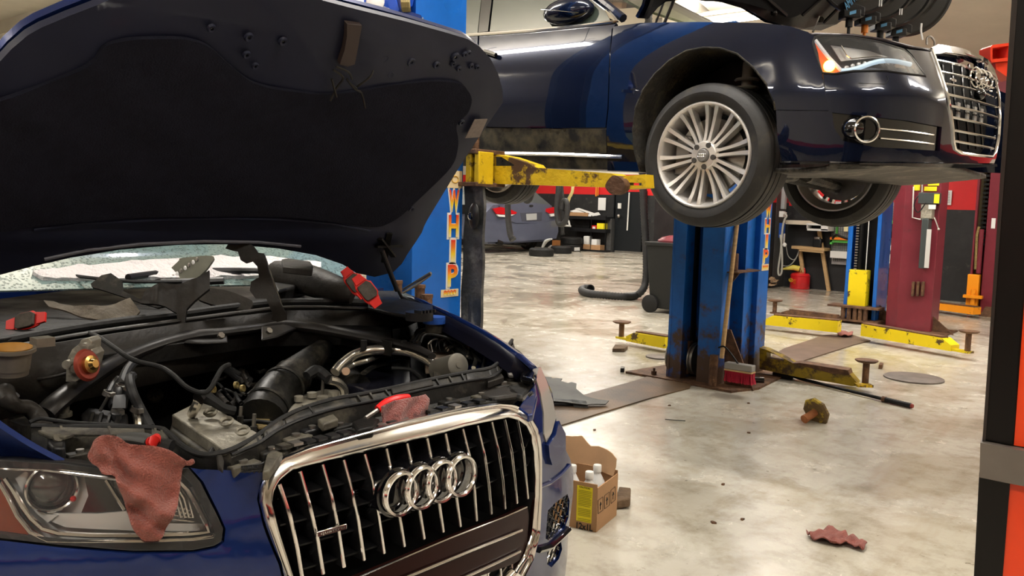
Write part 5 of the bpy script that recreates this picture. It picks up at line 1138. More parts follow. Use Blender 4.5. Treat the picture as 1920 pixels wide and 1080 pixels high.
g = G(); p = at(786, 600, z=1.06); g.cyl(p, p+V((0, 0, .025)), .042, n=24); g.build('black_cap', BLK, suv)
for k in range(5): g = G(); d = (k-2)*.014; g.box(p+V((.01, d-.003, .025)), p+V((.04, d+.003, .034))); g.build('cap_rib', BLK, suv)
g = G(); p = at(814, 606, z=1.03); g.cyl(p, p+V((0, 0, .022)), .036, n=24); bc = g.build('washer_cap', mat('blue_plastic', (.02, .08, .35), .4), suv, label='blue screw cap')
g = G(); g.cyl(p-V((0, 0, .03)), p, .028, n=20); g.build('cap_neck', PLAS, suv)
g = G(); p = at(812, 628, z=.92); g.ball(p, .065, 18, 1.2, 1, .6); g.build('strut_tower', PLAS, suv)
S('washer_bottle', [(800, 612), (860, 615), (930, 640), (985, 680), (960, 700), (900, 680), (830, 650)], .90, .08, PLAS, bevel=.015)
# front carrier
CAR = [(60, 802, .90), (150, 803, .90), (285, 805, .905), (315, 815, .905), (345, 842, .90), (385, 856, .895), (430, 848, .90), (480, 822, .905), (520, 793, .92), (560, 772, .925), (620, 753, .93), (700, 738, .935), (800, 716, .94), (880, 700, .945), (925, 690, .945), (945, 664, .95), (960, 640, .955)]
FRO = [(60, 862, .86), (150, 870, .86), (285, 872, .86), (330, 876, .86), (360, 878, .86), (400, 878, .86), (440, 880, .865), (490, 872, .87), (530, 852, .875), (590, 832, .88), (650, 815, .885), (720, 796, .885), (820, 772, .885), (890, 760, .885), (930, 754, .885), (960, 745, .885), (985, 728, .89)]
cp, fp_ = [at(*q[:2], z=q[2]) for q in CAR], [at(*q[:2], z=q[2]) for q in FRO]
g = G(); g.grid([[p+V((-.005, 0, -.10)) for p in cp], cp, [p.lerp(q, .28)+V((0, 0, -.002)) for p, q in zip(cp, fp_)], [p.lerp(q, .34)+V((0, 0, -.035)) for p, q in zip(cp, fp_)], [p.lerp(q, .85)+V((0, 0, -.045)) for p, q in zip(cp, fp_)], [p.lerp(q, .90)+V((0, 0, -.005)) for p, q in zip(cp, fp_)], fp_]); g.build('lock_carrier', PLAS, suv, solid=.008)
g = G(); g.tube([p+V((0, 0, .004)) for p in cp], .006, 8, 4); g.build('carrier_seal', RUB, suv)
g = G(); g.tube([p.lerp(q, .30)+V((0, 0, .006)) for p, q in zip(cp[6:], fp_[6:])], .004, 8, 4); g.build('carrier_edge', BLK, suv)
def cf(u, v, h=0):
    i = min(int(u), len(cp)-2); f = u-i; p = cp[i].lerp(cp[i+1], f); q = fp_[i].lerp(fp_[i+1], f); return p.lerp(q, v)+V((0, 0, h))
for u in (0.6, 1.4, 2.2, 2.6, 4.2, 6.2, 7, 7.4, 8.0, 9.3, 10.6, 10.9, 11.2, 12.2, 12.5, 12.8, 13.8, 14.2):
    g = G(); g.bar(cf(u, .02, .004), cf(u+.05, .27, .004), .005, .008); g.build('carrier_rib', PLAS2 if u < 7 else PLAS, suv)
for u0_, u1_, v0, v1, h, m in ((.2, 1.9, .05, .26, .004, PLAS2), (2.0, 3.0, .04, .27, .004, PLAS2), (5.5, 7.2, .05, .26, .004, PLAS2), (7.3, 8.2, .05, .26, .005, PLAS), (11.3, 12.1, .05, .24, .006, PLASC), (8.3, 10.4, .05, .24, .003, PLAS), (12.9, 15, .05, .3, .004, PLAS)):
    n_ = 6; rows = [[cf(u0_+(u1_-u0_)*i/n_, v0, h) for i in range(n_+1)], [cf(u0_+(u1_-u0_)*i/n_, v1, h) for i in range(n_+1)]]; g = G(); g.grid(rows); g.build('carrier_top', m, suv, solid=.006, bevel=.002)
for u, v, s, m in ((1.0, .55, .03, PLAS), (2.4, .6, .03, BLK), (3.6, .5, .025, PLAS), (4.6, .6, .04, PLAS), (6.4, .55, .035, PLAS2), (7.6, .55, .03, PLAS), (8.6, .5, .035, PLAS2), (9.2, .45, .03, BLK), (10.0, .6, .03, PLAS), (12.4, .6, .03, PLAS), (13.4, .62, .03, PLAS2), (14.6, .55, .045, PLAS), (15.4, .6, .03, PLAS2)):
    p = cf(u, v, -.03); g = G(); g.box(p+V((-s*.5, -s, -.01)), p+V((s*.5, s, .02))); b1 = g.build('carrier_box', m, suv, bevel=.004)
    g = G(); g.cyl(p+V((0, 0, .02)), p+V((0, 0, .026)), s*.28, n=14); g.build('box_screw', STEEL, b1)
tr = lambda a: [at(*q[:2], z=q[2]) for q in a]
g = G(); g.grid([tr([(540, 845, .88), (620, 812, .885), (720, 790, .89), (810, 765, .89), (920, 742, .89), (975, 725, .89)]), tr([(545, 870, .82), (625, 838, .82), (722, 815, .82), (812, 790, .82), (922, 765, .82), (978, 748, .82)])]); g.build('air_guide', PLAS, suv, solid=.006)
S('air_guide_box', [(900, 722), (960, 725), (978, 738), (930, 744), (900, 742)], .90, .015, PLASC, bevel=.008)
for x, y in ((850, 762), (868, 757)): p = at(x, y, x=-1.53); g = G(); g.cyl(p, p+V((.012, 0, 0)), .010, n=14); g.build('guide_clip', PLAS2, suv)
S('latch_bracket', [(660, 790), (690, 778), (712, 785), (700, 800), (670, 806)], .905, .03, GREASE, bevel=.004)
S('latch_pad', [(595, 785), (625, 775), (635, 785), (605, 795)], .915, .02, PLAS2, bevel=.004)
# right corner behind the far lamp
S('lamp_bracket', [(945, 700), (975, 690), (1000, 700), (1002, 722), (980, 742), (950, 735)], .90, .02, PLAS, bevel=.01)
S('lamp_shoulder', [(975, 668), (1000, 680), (1008, 700), (1003, 712), (975, 705)], .93, .02, GLOSS, bevel=.012)
S('lamp_clip', [(978, 745), (998, 730), (1003, 738), (985, 756)], .905, .01, PLAS2)
S('wing_corner', [(972, 764), (1003, 716), (1008, 740), (1000, 775), (990, 778)], .905, .02, NAVY, bevel=.004)
S('slam_clip', [(905, 700), (935, 692), (945, 706), (915, 716)], .925, .02, PLASC)
T('chrome_stay', [(934, 655, .965), (944, 672, .95), (952, 690, .935), (958, 706, .925)], .0075, STEEL, sq=.5, n=8)
g = G(); g.ball(at(955, 672, z=.95), .02, 10, 1, 1, .4); g.build('stay_plate', ALU, suv)
S('left_latch_box', [(88, 818), (120, 812), (123, 828), (122, 838), (98, 838), (88, 830)], .90, .04, BLK, bevel=.006)
g = G(); p = at(109, 823, z=.903); g.cyl(p, p+V((.003, 0, .004)), .010, n=16); g.build('latch_socket', PLAS2, suv)
S('corner_cover', [(70, 806), (110, 802), (140, 812), (120, 818), (92, 816)], .91, .01, PLAS2, bevel=.003)
T('corner_cable', [(55, 792, .91), (75, 785, .915), (100, 788, .915), (140, 793, .91), (200, 796, .908), (280, 803, .907)], .0045, RUB)
S('corner_brace', [(500, 852), (512, 842), (530, 848), (505, 882), (492, 884)], .885, .02, PLAS2)
g = G(); 
for k in range(4): g.bar(at(455+k*9, 874, z=.872), at(459+k*9, 886, z=.866), .003, .003)
for k in range(3): g.bar(at(452, 875+k*5, z=.872), at(492, 872+k*5, z=.872), .003, .003)
g.build('vent_mesh', BLK, suv, kind='stuff')
S('strip_cover', [(405, 845), (412, 838), (420, 862), (418, 880), (408, 872)], .90, .01, PLASC)
# top edge clips along the frame
for k in range(18): x = 540+k*23; y = 846-(x-528)*.222-(8 if x > 800 else 0)+(x-528)*.01; p = SU(x, y-2)[0]; g = G(); g.box(p+V((-.03, -.012, .0)), p+V((-.005, .012, .006))); g.build('frame_clip', random.choice([STEEL, BLK, PLAS]), suv)
# bonnet
hh = V((-2.37, 2.13, 1.162)); BS = rayplane(hh, V((.516, 0, .594)).cross(V((0, 1, 0))))
BO = [(-260, 575), (0, 513), (60, 495), (130, 478), (220, 465), (330, 459), (430, 458), (520, 464), (590, 475), (640, 492), (665, 508), (700, 516), (735, 508), (752, 492), (800, 412), (860, 316), (912, 238), (944, 192), (943, 170), (935, 140), (920, 110), (900, 88), (878, 74), (840, 62), (760, 38), (700, 22), (645, 8), (560, -14), (450, -28), (300, -25), (200, -3), (125, 25), (75, 47), (50, 62), (20, 89), (0, 112), (-40, 175), (-260, 520)]
bulge = lambda x, y: -.10*(max(0, (x-300)/700)**3 if x > 300 else max(0, (300-x)/600)**3)
patch('bonnet', BO, BS, NAVY, suv, -.022, .02, 34, label='bonnet seen from below')
BI = [(x, y) for x, y in BO]
patch('bonnet_inner_frame', BI, BS, NAVYD, suv, .004, .020, 20, disp=lambda x, y: .010*math.exp(-((y-440)/14)**2)+.006*math.sin(x*.012)+(.006 if inside((x, y), [(640, 20), (930, 120), (905, 240), (760, 450), (740, 400), (850, 280), (860, 190), (700, 150)]) else 0))
LI = rnd([(-220, 430), (-200, 250), (-60, 200), (80, 150), (170, 110), (190, 75), (250, 63), (335, 64), (385, 76), (425, 115), (465, 148), (510, 160), (600, 172), (680, 162), (745, 150), (815, 144), (862, 150), (880, 176), (872, 205), (848, 226), (856, 262), (848, 300), (800, 352), (740, 405), (700, 424), (600, 405), (500, 398), (300, 398), (120, 408), (0, 428)], 2, .2)
FELT = mat('black_felt_liner', (.0125, .0130, .0215), .95, 0, var=.15, sc=30, bump=.25, bsc=220, spec=.1)
patch('bonnet_liner', LI, BS, FELT, suv, .018, .012, 22, disp=lambda x, y: .004*math.sin(x*.03)*math.sin(y*.04))
strip('bonnet_seal', [(60, 424), (150, 412), (300, 405), (420, 403), (520, 405), (620, 414), (690, 428)], BS, NAVYD, suv, .005, .012)
strip('bonnet_lip', [(80, 480), (160, 463), (260, 452), (380, 447), (480, 449), (560, 457)], BS, mat('grey_sheen_lip', (.16, .16, .19), .25, .3, coat=.5), suv, .005, .012)
patch('latch_bracket', [(640, 32), (668, 35), (662, 70), (655, 108), (642, 112), (627, 108), (636, 80), (640, 55)], BS, mat('brown_primer', (.05, .035, .032), .5, .2), suv, .03, .016, 9)
for x, y, r in ((127, 150, .012), (463, 65, .010), (393, 48, .009), (527, 73, .010), (459, 98, .009), (475, 119, .008), (717, 104, .012), (767, 112, .012), (815, 118, .010), (846, 116, .008), (857, 125, .008), (728, 135, .010), (880, 120, .008), (891, 122, .007), (868, 98, .008), (875, 95, .007), (862, 226, .010), (768, 388, .010), (850, 103, .012)):
    p, n = BS(x, y); g = G(); g.lathe([(r*.35, .001), (r*.45, .006), (r*.95, .007), (r*1.25, .001)], p+n*.008, n, 16); bm_ = g.build('screw_dimple', NAVYD, suv)
    g = G(); g.lathe([(0, .003), (r*.4, .003)], p+n*.008, n, 10); g.build('screw_hole', GLOSS, bm_)
patch('paper_sticker', [(884, 217), (908, 216), (893, 250), (866, 252)], BS, mat('aged_grey_sticker', (.22, .18, .16), .6, var=.15, sc=60), suv, .020, .002, 9)
for pts in ([(615, 118), (630, 128), (622, 150), (606, 172)], [(620, 112), (640, 118), (650, 135)], [(640, 135), (652, 150), (668, 162), (672, 186)], [(648, 145), (656, 150)], [(660, 150), (680, 128), (690, 120)], [(612, 135), (618, 165)]):
    P = [BS(*q) for q in pts]; g = G(); g.tube([p+n*(.03+.01*(i % 2)) for i, (p, n) in enumerate(P)], .003, 5, 3); g.build('latch_spring', PLASC, suv)
g = G()
for a_, b_ in (((706, 440), (730, 470)), ((725, 430), (712, 480)), ((700, 455), (745, 450))): p, q = BS(*a_), BS(*b_); g.bar(p[0]+p[1]*.02, q[0]+q[1]*.03, .02, .008)
g.build('bonnet_hinge', GREASE, suv, kind=None)
g = G(); g.tube([at(716, 470, d=2.95), at(735, 520, d=3.0), at(745, 545, d=3.02)], .009, 10); g.tube([at(745, 540, d=3.02), at(757, 567, d=3.04)], .006, 8); g.build('gas_strut', BLK, suv)
# ================================================================== FAR LEFT BACKGROUND
def bx(x0, y0, x1, y1, Y, dep=.05, X=None):
    """box whose front face covers the given pixel rectangle on plane Y (or X)"""
    if X is None:
        a, b = at(x0, y1, y=Y), at(x1, y0, y=Y); g = G(); g.box((a.x, Y, a.z), (b.x, Y+dep, b.z)); return g
    a, b = at(x0, y1, x=X), at(x1, y0, x=X); g = G(); g.box((X-dep, a.y, a.z), (X, b.y, b.z)); return g
def one(name, g, m, label, cat, **kw): return g.build(name, m, label=label, cat=cat, **kw)
SX = -15.6; SP = rayplane((SX, 0, 0), (1, 0, 0)); y0 = at(925, 430, x=SX).y; y1 = at(1040, 430, x=SX).y
car = thing('sedan', 'grey-blue sedan with red tail lamps parked at the back by the shelf', 'car', (SX-2, (y0+y1)/2, 0))
GB = mat('grey_blue_paint', (.13, .145, .21), .3, .3, var=.06, sc=2, coat=.6)
patch('rear_body', [(912, 398), (925, 384), (960, 380), (1000, 380), (1034, 385), (1040, 400), (1042, 430), (1040, 446), (1030, 452), (960, 456), (915, 458), (905, 440)], SP, GB, car, 0, .8, 14)
patch('bumper', [(905, 414), (960, 420), (1000, 419), (1043, 412), (1044, 434), (1040, 447), (960, 453), (907, 454)], SP, GB, car, .06, .1, 14)
patch('boot_lid', [(935, 386), (960, 382), (1000, 381), (1030, 384), (1028, 415), (1000, 419), (965, 418), (940, 405)], SP, GB, car, .03, .05, 12)
patch('plate_recess', [(974, 399), (1015, 398), (1014, 414), (977, 415)], SP, mat('recess_grey', (.07, .075, .10), .4), car, .035, .02, 12)  # flat patch, darker than the body, marks the plate recess
patch('number_plate', [(984, 401), (1004, 400), (1004, 412), (985, 413)], SP, mat('dull_white_plate', (.42, .43, .43), .5), car, .05, .01, 12)
patch('maker_badge', rnd([(990, 384), (998, 384), (998, 388), (990, 388)], 2), SP, CHROME, car, .04, .01, 5)
TL = mat('red_tail_lamp', (.55, .01, .015), .15, coat=1)
patch('tail_lamp', [(921, 391), (935, 388), (950, 391), (966, 398), (964, 401), (945, 402), (928, 401)], SP, TL, car, .07, .05, 9)
patch('tail_lamp', [(1022, 391), (1036, 388), (1040, 399), (1026, 400), (1021, 397)], SP, TL, car, .07, .05, 9)
patch('reverse_lamp', [(928, 402), (945, 403), (962, 402), (948, 407), (932, 406)], SP, PAPER, car, .07, .05, 9)
patch('reverse_lamp', [(1027, 401), (1040, 400), (1041, 404), (1030, 406)], SP, PAPER, car, .07, .05, 9)
patch('cabin', [(880, 384), (893, 368), (930, 350), (995, 350), (1010, 366), (1032, 384), (935, 386)], rayplane((SX-.75, 0, 0), (1, 0, 0)), mat('tinted_rear_glass', (.17, .19, .19), .1, coat=1), car, 0, 1.6, 16, label='pale rear window')
g = G(); g.box((SX-4.4, y0-.02, .35), (SX-.05, y0+.03, 1.0)); g.box((SX-4.4, y1-.03, .35), (SX-.05, y1+.02, 1.0)); g.build('side_panel', GB, car, kind=None)
for yy in (y0+.15, y1-.15):
    for dx in (.9, 3.6): g = G(); g.lathe(tyre_profile(.32, .21, .2, 2), (SX-dx, yy-.1, .32), (0, 1, 0), 28, True); g.build('tyre', RUB, car)
g = G(); g.tube([at(962, 455, x=SX-.2), at(980, 458, x=SX-.2), at(985, 460, x=SX-.2)], .05, 8); g.tube([at(930, 452, x=SX), at(940, 456, x=SX)], .08, 8); g.build('exhaust_parts', GREASE, car, kind='stuff')
# loose tyres
def loose(px, py, z, label, w=.20, R=.33, tilt=0):
    p = at(px, py, z=z) if z == 0 else px
    t = thing('tyre', label, 'tyre', tuple(p), group='loose tyres by the grey-blue sedan')
    g = G(); g.lathe(tyre_profile(R, w, R*.62, 3), p, (0, 0, 1), 40, True); g.build('tread_ring', RUB, t)
    g = G(); g.lathe([(R*.72, -.008), (R*.78, -.014), (R*.84, -.008)], p+V((0, 0, w)), (0, 0, -1), 40); g.build('sidewall_rib', HOSE, t)
    return p
loose(1015, 480, 0, 'front-most of the loose tyres, lying flat on the floor behind the grey-blue sedan', R=.34)
p = loose(1052, 475, 0, 'loose tyre lying flat between the nearest one and the stacked pair', R=.31)
p = loose(1071, 470, 0, 'lower tyre of the stacked pair, with a white label, beside the shelf', R=.33)
g = G(); q = at(1082, 467, x=p.x+.33); g.box(q+V((-.01, -.13, -.05)), q+V((.01, .13, .05))); g.build('tyre_label', PAPER, bpy.data.objects['tyre.002'] if False else [o for o in bpy.data.objects if o.get('label', '').startswith('lower tyre')][0])
loose(p+V((0, 0, .20)), 0, 1, 'upper tyre of the stacked pair beside the black shelf', R=.34)
# shelf
HY = 21.5
sh = thing('shelf_unit', 'black metal shelf unit with three shelves against the back wall', 'shelf', at(1100, 473, y=HY))
for py in (407, 430, 470): bx(1066, py, 1136, py+3, HY, .45).build('shelf_board', BLK, sh)
for x in (1106, 1133): bx(x, 404, x+3, 475, HY, .04).build('upright', BLK, sh)
bx(1067, 408, 1106, 428, HY+.2, .02).build('back_panel', GREASE, sh)
one('cardboard_tray', bx(1066, 399, 1102, 406, HY+.05, .3), CARD, 'low cardboard tray on the top of the black shelf', 'box')
for k, (a, b, c, d) in enumerate([((1068, 396), (1080, 392), (1100, 401), (1095, 404)), ((1078, 391), (1085, 390), (1124, 403), (1118, 405)), ((1098, 403), (1122, 398), (1126, 403), (1102, 407))]):
    patch('paper_sheet', [a, b, c, d], rayplane((0, HY+.1, 0), (0, 1, 0)), PAPER, None, .01*k, .03, 12, label=['crumpled white paper at the left of the shelf top', 'long white paper strip across the shelf top', 'white paper folded at the right of the shelf top'][k], cat='paper', group='white papers on the black shelf')
one('yellow_box', bx(1119, 419, 1132, 430, HY+.05, .2), YLAB, 'yellow box on the middle of the black shelf', 'box')
one('red_box', bx(1109, 423, 1118, 430, HY+.05, .2), RED, 'small red box beside the yellow box on the black shelf', 'box')
g = bx(1111, 425, 1116, 429, HY+.045, .004); g.build('white_patch', PAPER, [o for o in bpy.data.objects if o.name.startswith('red_box')][0])
one('flat_carton', bx(1093, 460, 1125, 468, HY+.02, .3), CARD, 'flat cardboard carton on the bottom of the black shelf', 'box')
one('white_carton', bx(1108, 449, 1119, 460, HY+.05, .2), PAPER, 'white carton standing on the flat cardboard carton', 'box')
one('white_bag', bx(1093, 443, 1104, 459, HY+.05, .2), WHITE, 'white bag standing on the left of the flat carton', 'bag', bevel=.03)
g = G(); P = [at(*q, y=HY-.1) for q in ((1060, 412), (1066, 414), (1068, 424))]; g.tube(P, .03, 8, 3); P = [at(*q, y=HY-.1) for q in ((1055, 423), (1070, 424))]; g.tube(P, .03, 8)
one('white_bracket', g, WHITE, 'bent white bracket at the left end of the black shelf', 'bracket', kind=None)
c = at(1041, 458, y=21.2); g = G(); g.box((c.x-.12, 21.2, 0), (c.x+.05, 21.4, c.z+.12)); one('orange_carton', g, mat('orange_card', (.6, .25, .08), .7), 'small orange carton on the floor by the stacked tyres', 'box')
g = G(); P = [at(*q, y=19.5) for q in ((1017, 464), (1024, 452), (1034, 448))]; g.tube(P, [.05, .09, .05], 8, 3, .5); one('plastic_bag', g, mat('clear_crumpled_plastic', (.6, .62, .62), .2, coat=1), 'crumpled clear plastic behind the loose tyres', 'bag')
g = G(); P = [at(*q, z=.08) for q in ((1030, 464), (1038, 461), (1045, 464))]; g.tube(P, [.05, .08, .05], 8, 3, .6); one('white_cloth', g, PAPER, 'white cloth heap beside the middle loose tyre', 'cloth')
# black door
dr = bx(1151, 360, 1206, 475, 21.9, .08); d_ = dr.build('door_1', mat('black_door_paint', (.010, .012, .014), .35), kind='structure')
for a in ((1148, 358, 1151, 476), (1206, 358, 1209, 478)): bx(*a, 21.88, .1).build('door_frame', mat('black_door_paint', (.010, .012, .014), .35), d_)
g = bx(1152, 473, 1206, 475, 21.85, .03); g.build('threshold', STEEL, d_)
g = G(); g.cyl(at(1180, 361, y=21.85), at(1176, 432, y=21.85), .022, n=8); g.build('white_bar', WHITE, d_)
g = G(); g.ball(at(1160, 405, y=21.8), .06, 10); g.build('door_knob', STEEL, d_)
bx(1158, 381, 1164, 391, 21.85, .04).build('key_box', WHITE, d_)
one('wall_notice', bx(1121, 371, 1136, 394, 21.95, .01), PAPER, 'white paper notice taped to the black wall by the door', 'paper')
g = bx(1136, 410, 1147, 474, 21.75, .2); one('wall_duct', g, mat('scuffed_dark_grey', (.06, .06, .06), .6, var=.4), 'scuffed dark upright duct between the shelf and the black door', 'duct')
for k, (x, y_) in enumerate(((1116, 356), (1120, 357))): one('orange_marker', bx(x, 350, x+2+k*-1+1, y_+12 if k == 0 else y_+10, 21.95, .02), mat('orange_strip', (.8, .25, .03), .5), ['longer orange strip on the red wall band', 'shorter orange strip on the red wall band'][k], 'strip')
# hanging hoses at the back
def hang(name, pts, Y, r, m, label, cat='hose', rib=0, n=10, group=None):
    P = [at(q[0], q[1], y=Y) for q in pts]; P = [V((P[0].x, P[0].y, 4.97)), V((P[0].x, P[0].y, (P[0].z+4.97)/2))]+P
    g = G()
    if rib:
        # dense path with alternating radius
        t = G(); Q = []
        for i in range(len(P)-1):
            a, b, c, d = P[max(i-1, 0)], P[i], P[i+1], P[min(i+2, len(P)-1)]; k = max(2, int((c-b).length/rib))
            for s in range(k): u = s/k; Q.append(.5*((2*b)+(c-a)*u+(2*a-5*b+4*c-d)*u*u+(3*b-a-3*c+d)*u**3))
        Q.append(P[-1]); g.tube(Q, [r*(1 if i % 2 else .86) for i in range(len(Q))], n)
    else: g.tube(P, r, n, 5)
    t = thing(name, label, cat, tuple(P[-1]), group=group); o = g.build('hose_run', m, t, ang=80)
    g = G(); d = (P[-1]-P[-2]).normalized(); g.lathe([(r*.9, -.05), (r*1.12, -.05), (r*1.12, .0), (r*.8, .0)], P[-1], d, 14, True); g.build('hose_cuff', RUB, t)
    return t
hang('exhaust_hose', [(1047, 300), (1047, 350), (1044, 390), (1046, 415), (1052, 421), (1060, 415), (1064, 395), (1062, 378), (1056, 378), (1053, 395)], 17.5, .07, HOSE, 'looped dark exhaust hose hanging left of the black shelf')
hang('exhaust_hose', [(1052, 300), (1053, 350), (1055, 375), (1054, 400), (1055, 440)], 17.8, .05, HOSE, 'thinner dark hose hanging straight behind the looped one')
hang('air_hose', [(1076, 300), (1074, 350), (1072, 362), (1067, 372), (1064, 385)], 18, .045, mat('yellow_coil_hose', (.62, .52, .22), .5), 'yellow coiled air hose hanging beside the red wall band', rib=.05)
hang('exhaust_hose', [(1000, 330), (999, 352), (994, 372), (988, 377), (984, 370), (985, 350)], 13.5, .06, HOSE, 'dark hose end curling under the raised rear wheel')
hang('exhaust_hose', [(952, 330), (952, 372), (953, 410), (957, 440), (962, 450)], 13.5, .065, HOSE, 'dark hose hanging in front of the grey-blue sedan')
P = [at(1205, 300, y=11.3), at(1206, 360, y=11.3), at(1210, 440, y=11.3), at(1212, 500, y=11.3)]; P = [V((P[0].x, P[0].y, 4.97)), V((P[0].x, P[0].y, 3.9))]+P
fl = [at(1210, 530, y=11.28), at(1204, 545, y=11.2), at(1192, 554, z=.06), at(1170, 556, z=.06), at(1140, 554, z=.06), at(1110, 551, z=.06), at(1094, 547, z=.06), at(1091, 543, z=.07), at(1098, 540, z=.08), at(1106, 541, z=.10)]
PP = P+fl; Q = []
for i in range(len(PP)-1):
    a, b, c, d = PP[max(i-1, 0)], PP[i], PP[i+1], PP[min(i+2, len(PP)-1)]; k = max(2, int((c-b).length/.022))
    for s in range(k): u = s/k; Q.append(.5*((2*b)+(c-a)*u+(2*a-5*b+4*c-d)*u*u+(3*b-a-3*c+d)*u**3))
t = thing('exhaust_hose', 'long ribbed exhaust hose hanging by the dark pillar and curling along the floor', 'hose', tuple(fl[3]))
g = G(); g.tube(Q, [.060 if i % 2 else .050 for i in range(len(Q))], 12); g.build('ribbed_hose', HOSE, t, ang=80)
g = G(); g.lathe([(.05, 0), (.066, 0), (.066, .07), (.05, .07)], Q[-1], (Q[-1]-Q[-3]), 16, True); g.build('hose_cuff', RUB, t)
# bin beside the pillar
bn = thing('wheeled_bin', 'dark grey wheeled bin standing behind the blue post', 'bin', tuple(at(1240, 572, z=0)))
c = at(1246, 578, z=0); cx = c.x+.33; cy = 10.22
g = G(); n_ = 4; lo, hi = [(cx-.24, cy-.26), (cx+.24, cy-.26), (cx+.24, cy+.26), (cx-.24, cy+.26)], [(cx-.30, cy-.32), (cx+.30, cy-.32), (cx+.30, cy+.32), (cx-.30, cy+.32)]
g.add([(x, y, .06) for x, y in lo]+[(x, y, .92) for x, y in hi], [(3, 2, 1, 0), (0, 1, 5, 4), (1, 2, 6, 5), (2, 3, 7, 6), (3, 0, 4, 7), (4, 5, 6, 7)]); g.build('body', mat('dark_grey_bin', (.012, .013, .013), .5), bn, bevel=.02)
g = G(); g.box((cx-.32, cy-.34, .90), (cx+.32, cy+.34, .95)); g.build('rim', mat('dark_grey_bin', (.012, .013, .013), .5), bn, bevel=.01)
g = G(); g.ball((cx, cy, .95), .28, 14, 1, 1, .35); g.build('bag', mat('dark_red_bag', (.16, .03, .04), .4, var=.4), bn)
for s in (-1, 1): g = G(); g.lathe([(0, -.02), (.10, -.02), (.12, -.01), (.12, .03), (0, .03)], (cx+s*.22, cy-.30, .12), (0, 1, 0), 20); g.build('wheel', RUB, bn)
# ================================================================== FAR RIGHT BACKGROUND
WY = 15.4
w = bx(1437, 200, 1467, 536, 14.95, .45); w.build('trim_3', mat('dark_grey_column', (.07, .07, .068), .55, var=.25, sc=5, bump=.1), kind='structure')
one('switch_box', bx(1463, 330, 1474, 392, 14.85, .1), mat('grey_metal_box', (.28, .30, .30), .5), 'tall grey electrical box high on the dark column', 'switch box', bevel=.01)
ob = thing('socket_box', 'white socket box with a hanging cord on the dark column', 'socket', tuple(at(1466, 402, y=14.9)))
bx(1460, 396, 1469, 407, 14.85, .1).build('box', WHITE, ob, bevel=.008); bx(1469, 398, 1472, 402, 14.82, .08).build('plug', WHITE, ob)
g = G(); g.tube([at(*q, y=14.8) for q in ((1471, 400), (1475, 405), (1471, 412), (1467, 430), (1464, 470), (1459, 505), (1461, 516), (1466, 508), (1466, 470), (1463, 440))], .018, 7, 4); g.build('cord', mat('grey_cord', (.42, .41, .36), .5), ob)
one('blue_bracket', bx(1459, 418, 1469, 446, 14.84, .1), mat('blue_plastic', (.02, .08, .35), .4), 'blue bracket on the dark column below the socket box', 'bracket', bevel=.01)
one('power_strip', bx(1468, 438, 1470, 462, 14.8, .06), WHITE, 'narrow white power strip beside the blue bracket', 'power strip')
g = G(); g.ball(at(1471, 459, y=14.8), .04, 10); one('round_sensor', g, WHITE, 'round white knob below the power strip', 'knob')
g = G(); g.tube([at(*q, y=15.2) for q in ((1474, 462), (1478, 480), (1488, 487), (1496, 478), (1498, 468))], .008, 6, 4); g.tube([at(*q, y=15.2) for q in ((1466, 498), (1480, 498), (1492, 485), (1497, 472))], .01, 6, 4)
one('loose_cable', g, mat('grey_cord', (.42, .41, .36), .5), 'thin grey cables drooping on the black wall', 'cable', kind=None)
# scraps by the column
g = G(); random.seed(3)
for k in range(14): p = at(random.uniform(1431, 1452), random.uniform(520, 534), y=14.9); g.obox(p+V((random.uniform(-.05, .05), -.05, 0)), V((random.uniform(.03, .08), 0, random.uniform(-.03, .03))), V((0, .04, .01)), V((0, .01, .01)))
g.build('scrap_pile', mat('torn_card_scraps', (.34, .22, .13), .8, var=.5, sc=12), label='heap of torn cardboard scraps at the foot of the dark column', cat='scraps', kind='stuff')
# wooden stand with a shelf and box
st = thing('wooden_stand', 'leggy wooden stand with a shelf against the black wall, red can in front', 'stand', tuple(at(1530, 535, z=0)))
sy = 15.25
for a, b, w_ in (((1536, 433), (1552, 533), .06), ((1499, 462), (1507, 520), .06)):
    g = G(); p_, q_ = at(*a, y=sy), at(*b, y=sy); q_ = p_+(q_-p_)*(p_.z/(p_.z-q_.z)); g.bar(p_, q_, w_, .05, (0, 1, 0)); g.build('leg', WOOD, st)
g = G(); g.bar(at(1491, 463, y=sy), at(1552, 468, y=sy), .35, .05); g.build('shelf', WOOD, st)
g = G(); g.bar(at(1499, 466, y=sy-.15), at(1545, 470, y=sy-.15), .03, .09); g.build('rail', WOOD, st)
one('wall_shelf', bx(1469, 415, 1540, 420, 15.1, .3), mat('pale_worktop', (.62, .54, .42), .5), 'thin pale shelf board fixed to the black wall', 'shelf')
bxx = thing('white_carton', 'open white carton hanging below the pale shelf board', 'box', tuple(at(1532, 432, y=15.0)))
for r in ((1512, 420, 1553, 422), (1512, 430, 1553, 432), (1512, 420, 1514, 432), (1539, 420, 1553, 432)): bx(*r, 15.0, .3).build('carton_side', WHITE, bxx)
bx(1517, 423, 1538, 429, 15.2, .05).build('inner_item', GREASE, bxx)
tm = thing('battery_charger', 'black device with silver top standing on the wooden stand', 'device', tuple(at(1531, 462, y=sy-.05)))
bx(1523, 448, 1540, 464, sy-.08, .15).build('case', BLK, tm, bevel=.02); bx(1525, 444, 1537, 449, sy-.1, .12).build('top', STEEL, tm, bevel=.02)
gc = thing('fuel_can', 'round red metal fuel can with a yellow funnel on the floor', 'fuel can', tuple(at(1501, 541, z=0)))
c = at(1501, 541, z=0)+V((0, -.05, 0))
RC_ = mat('red_can_paint', (.62, .015, .02), .3, coat=.5)
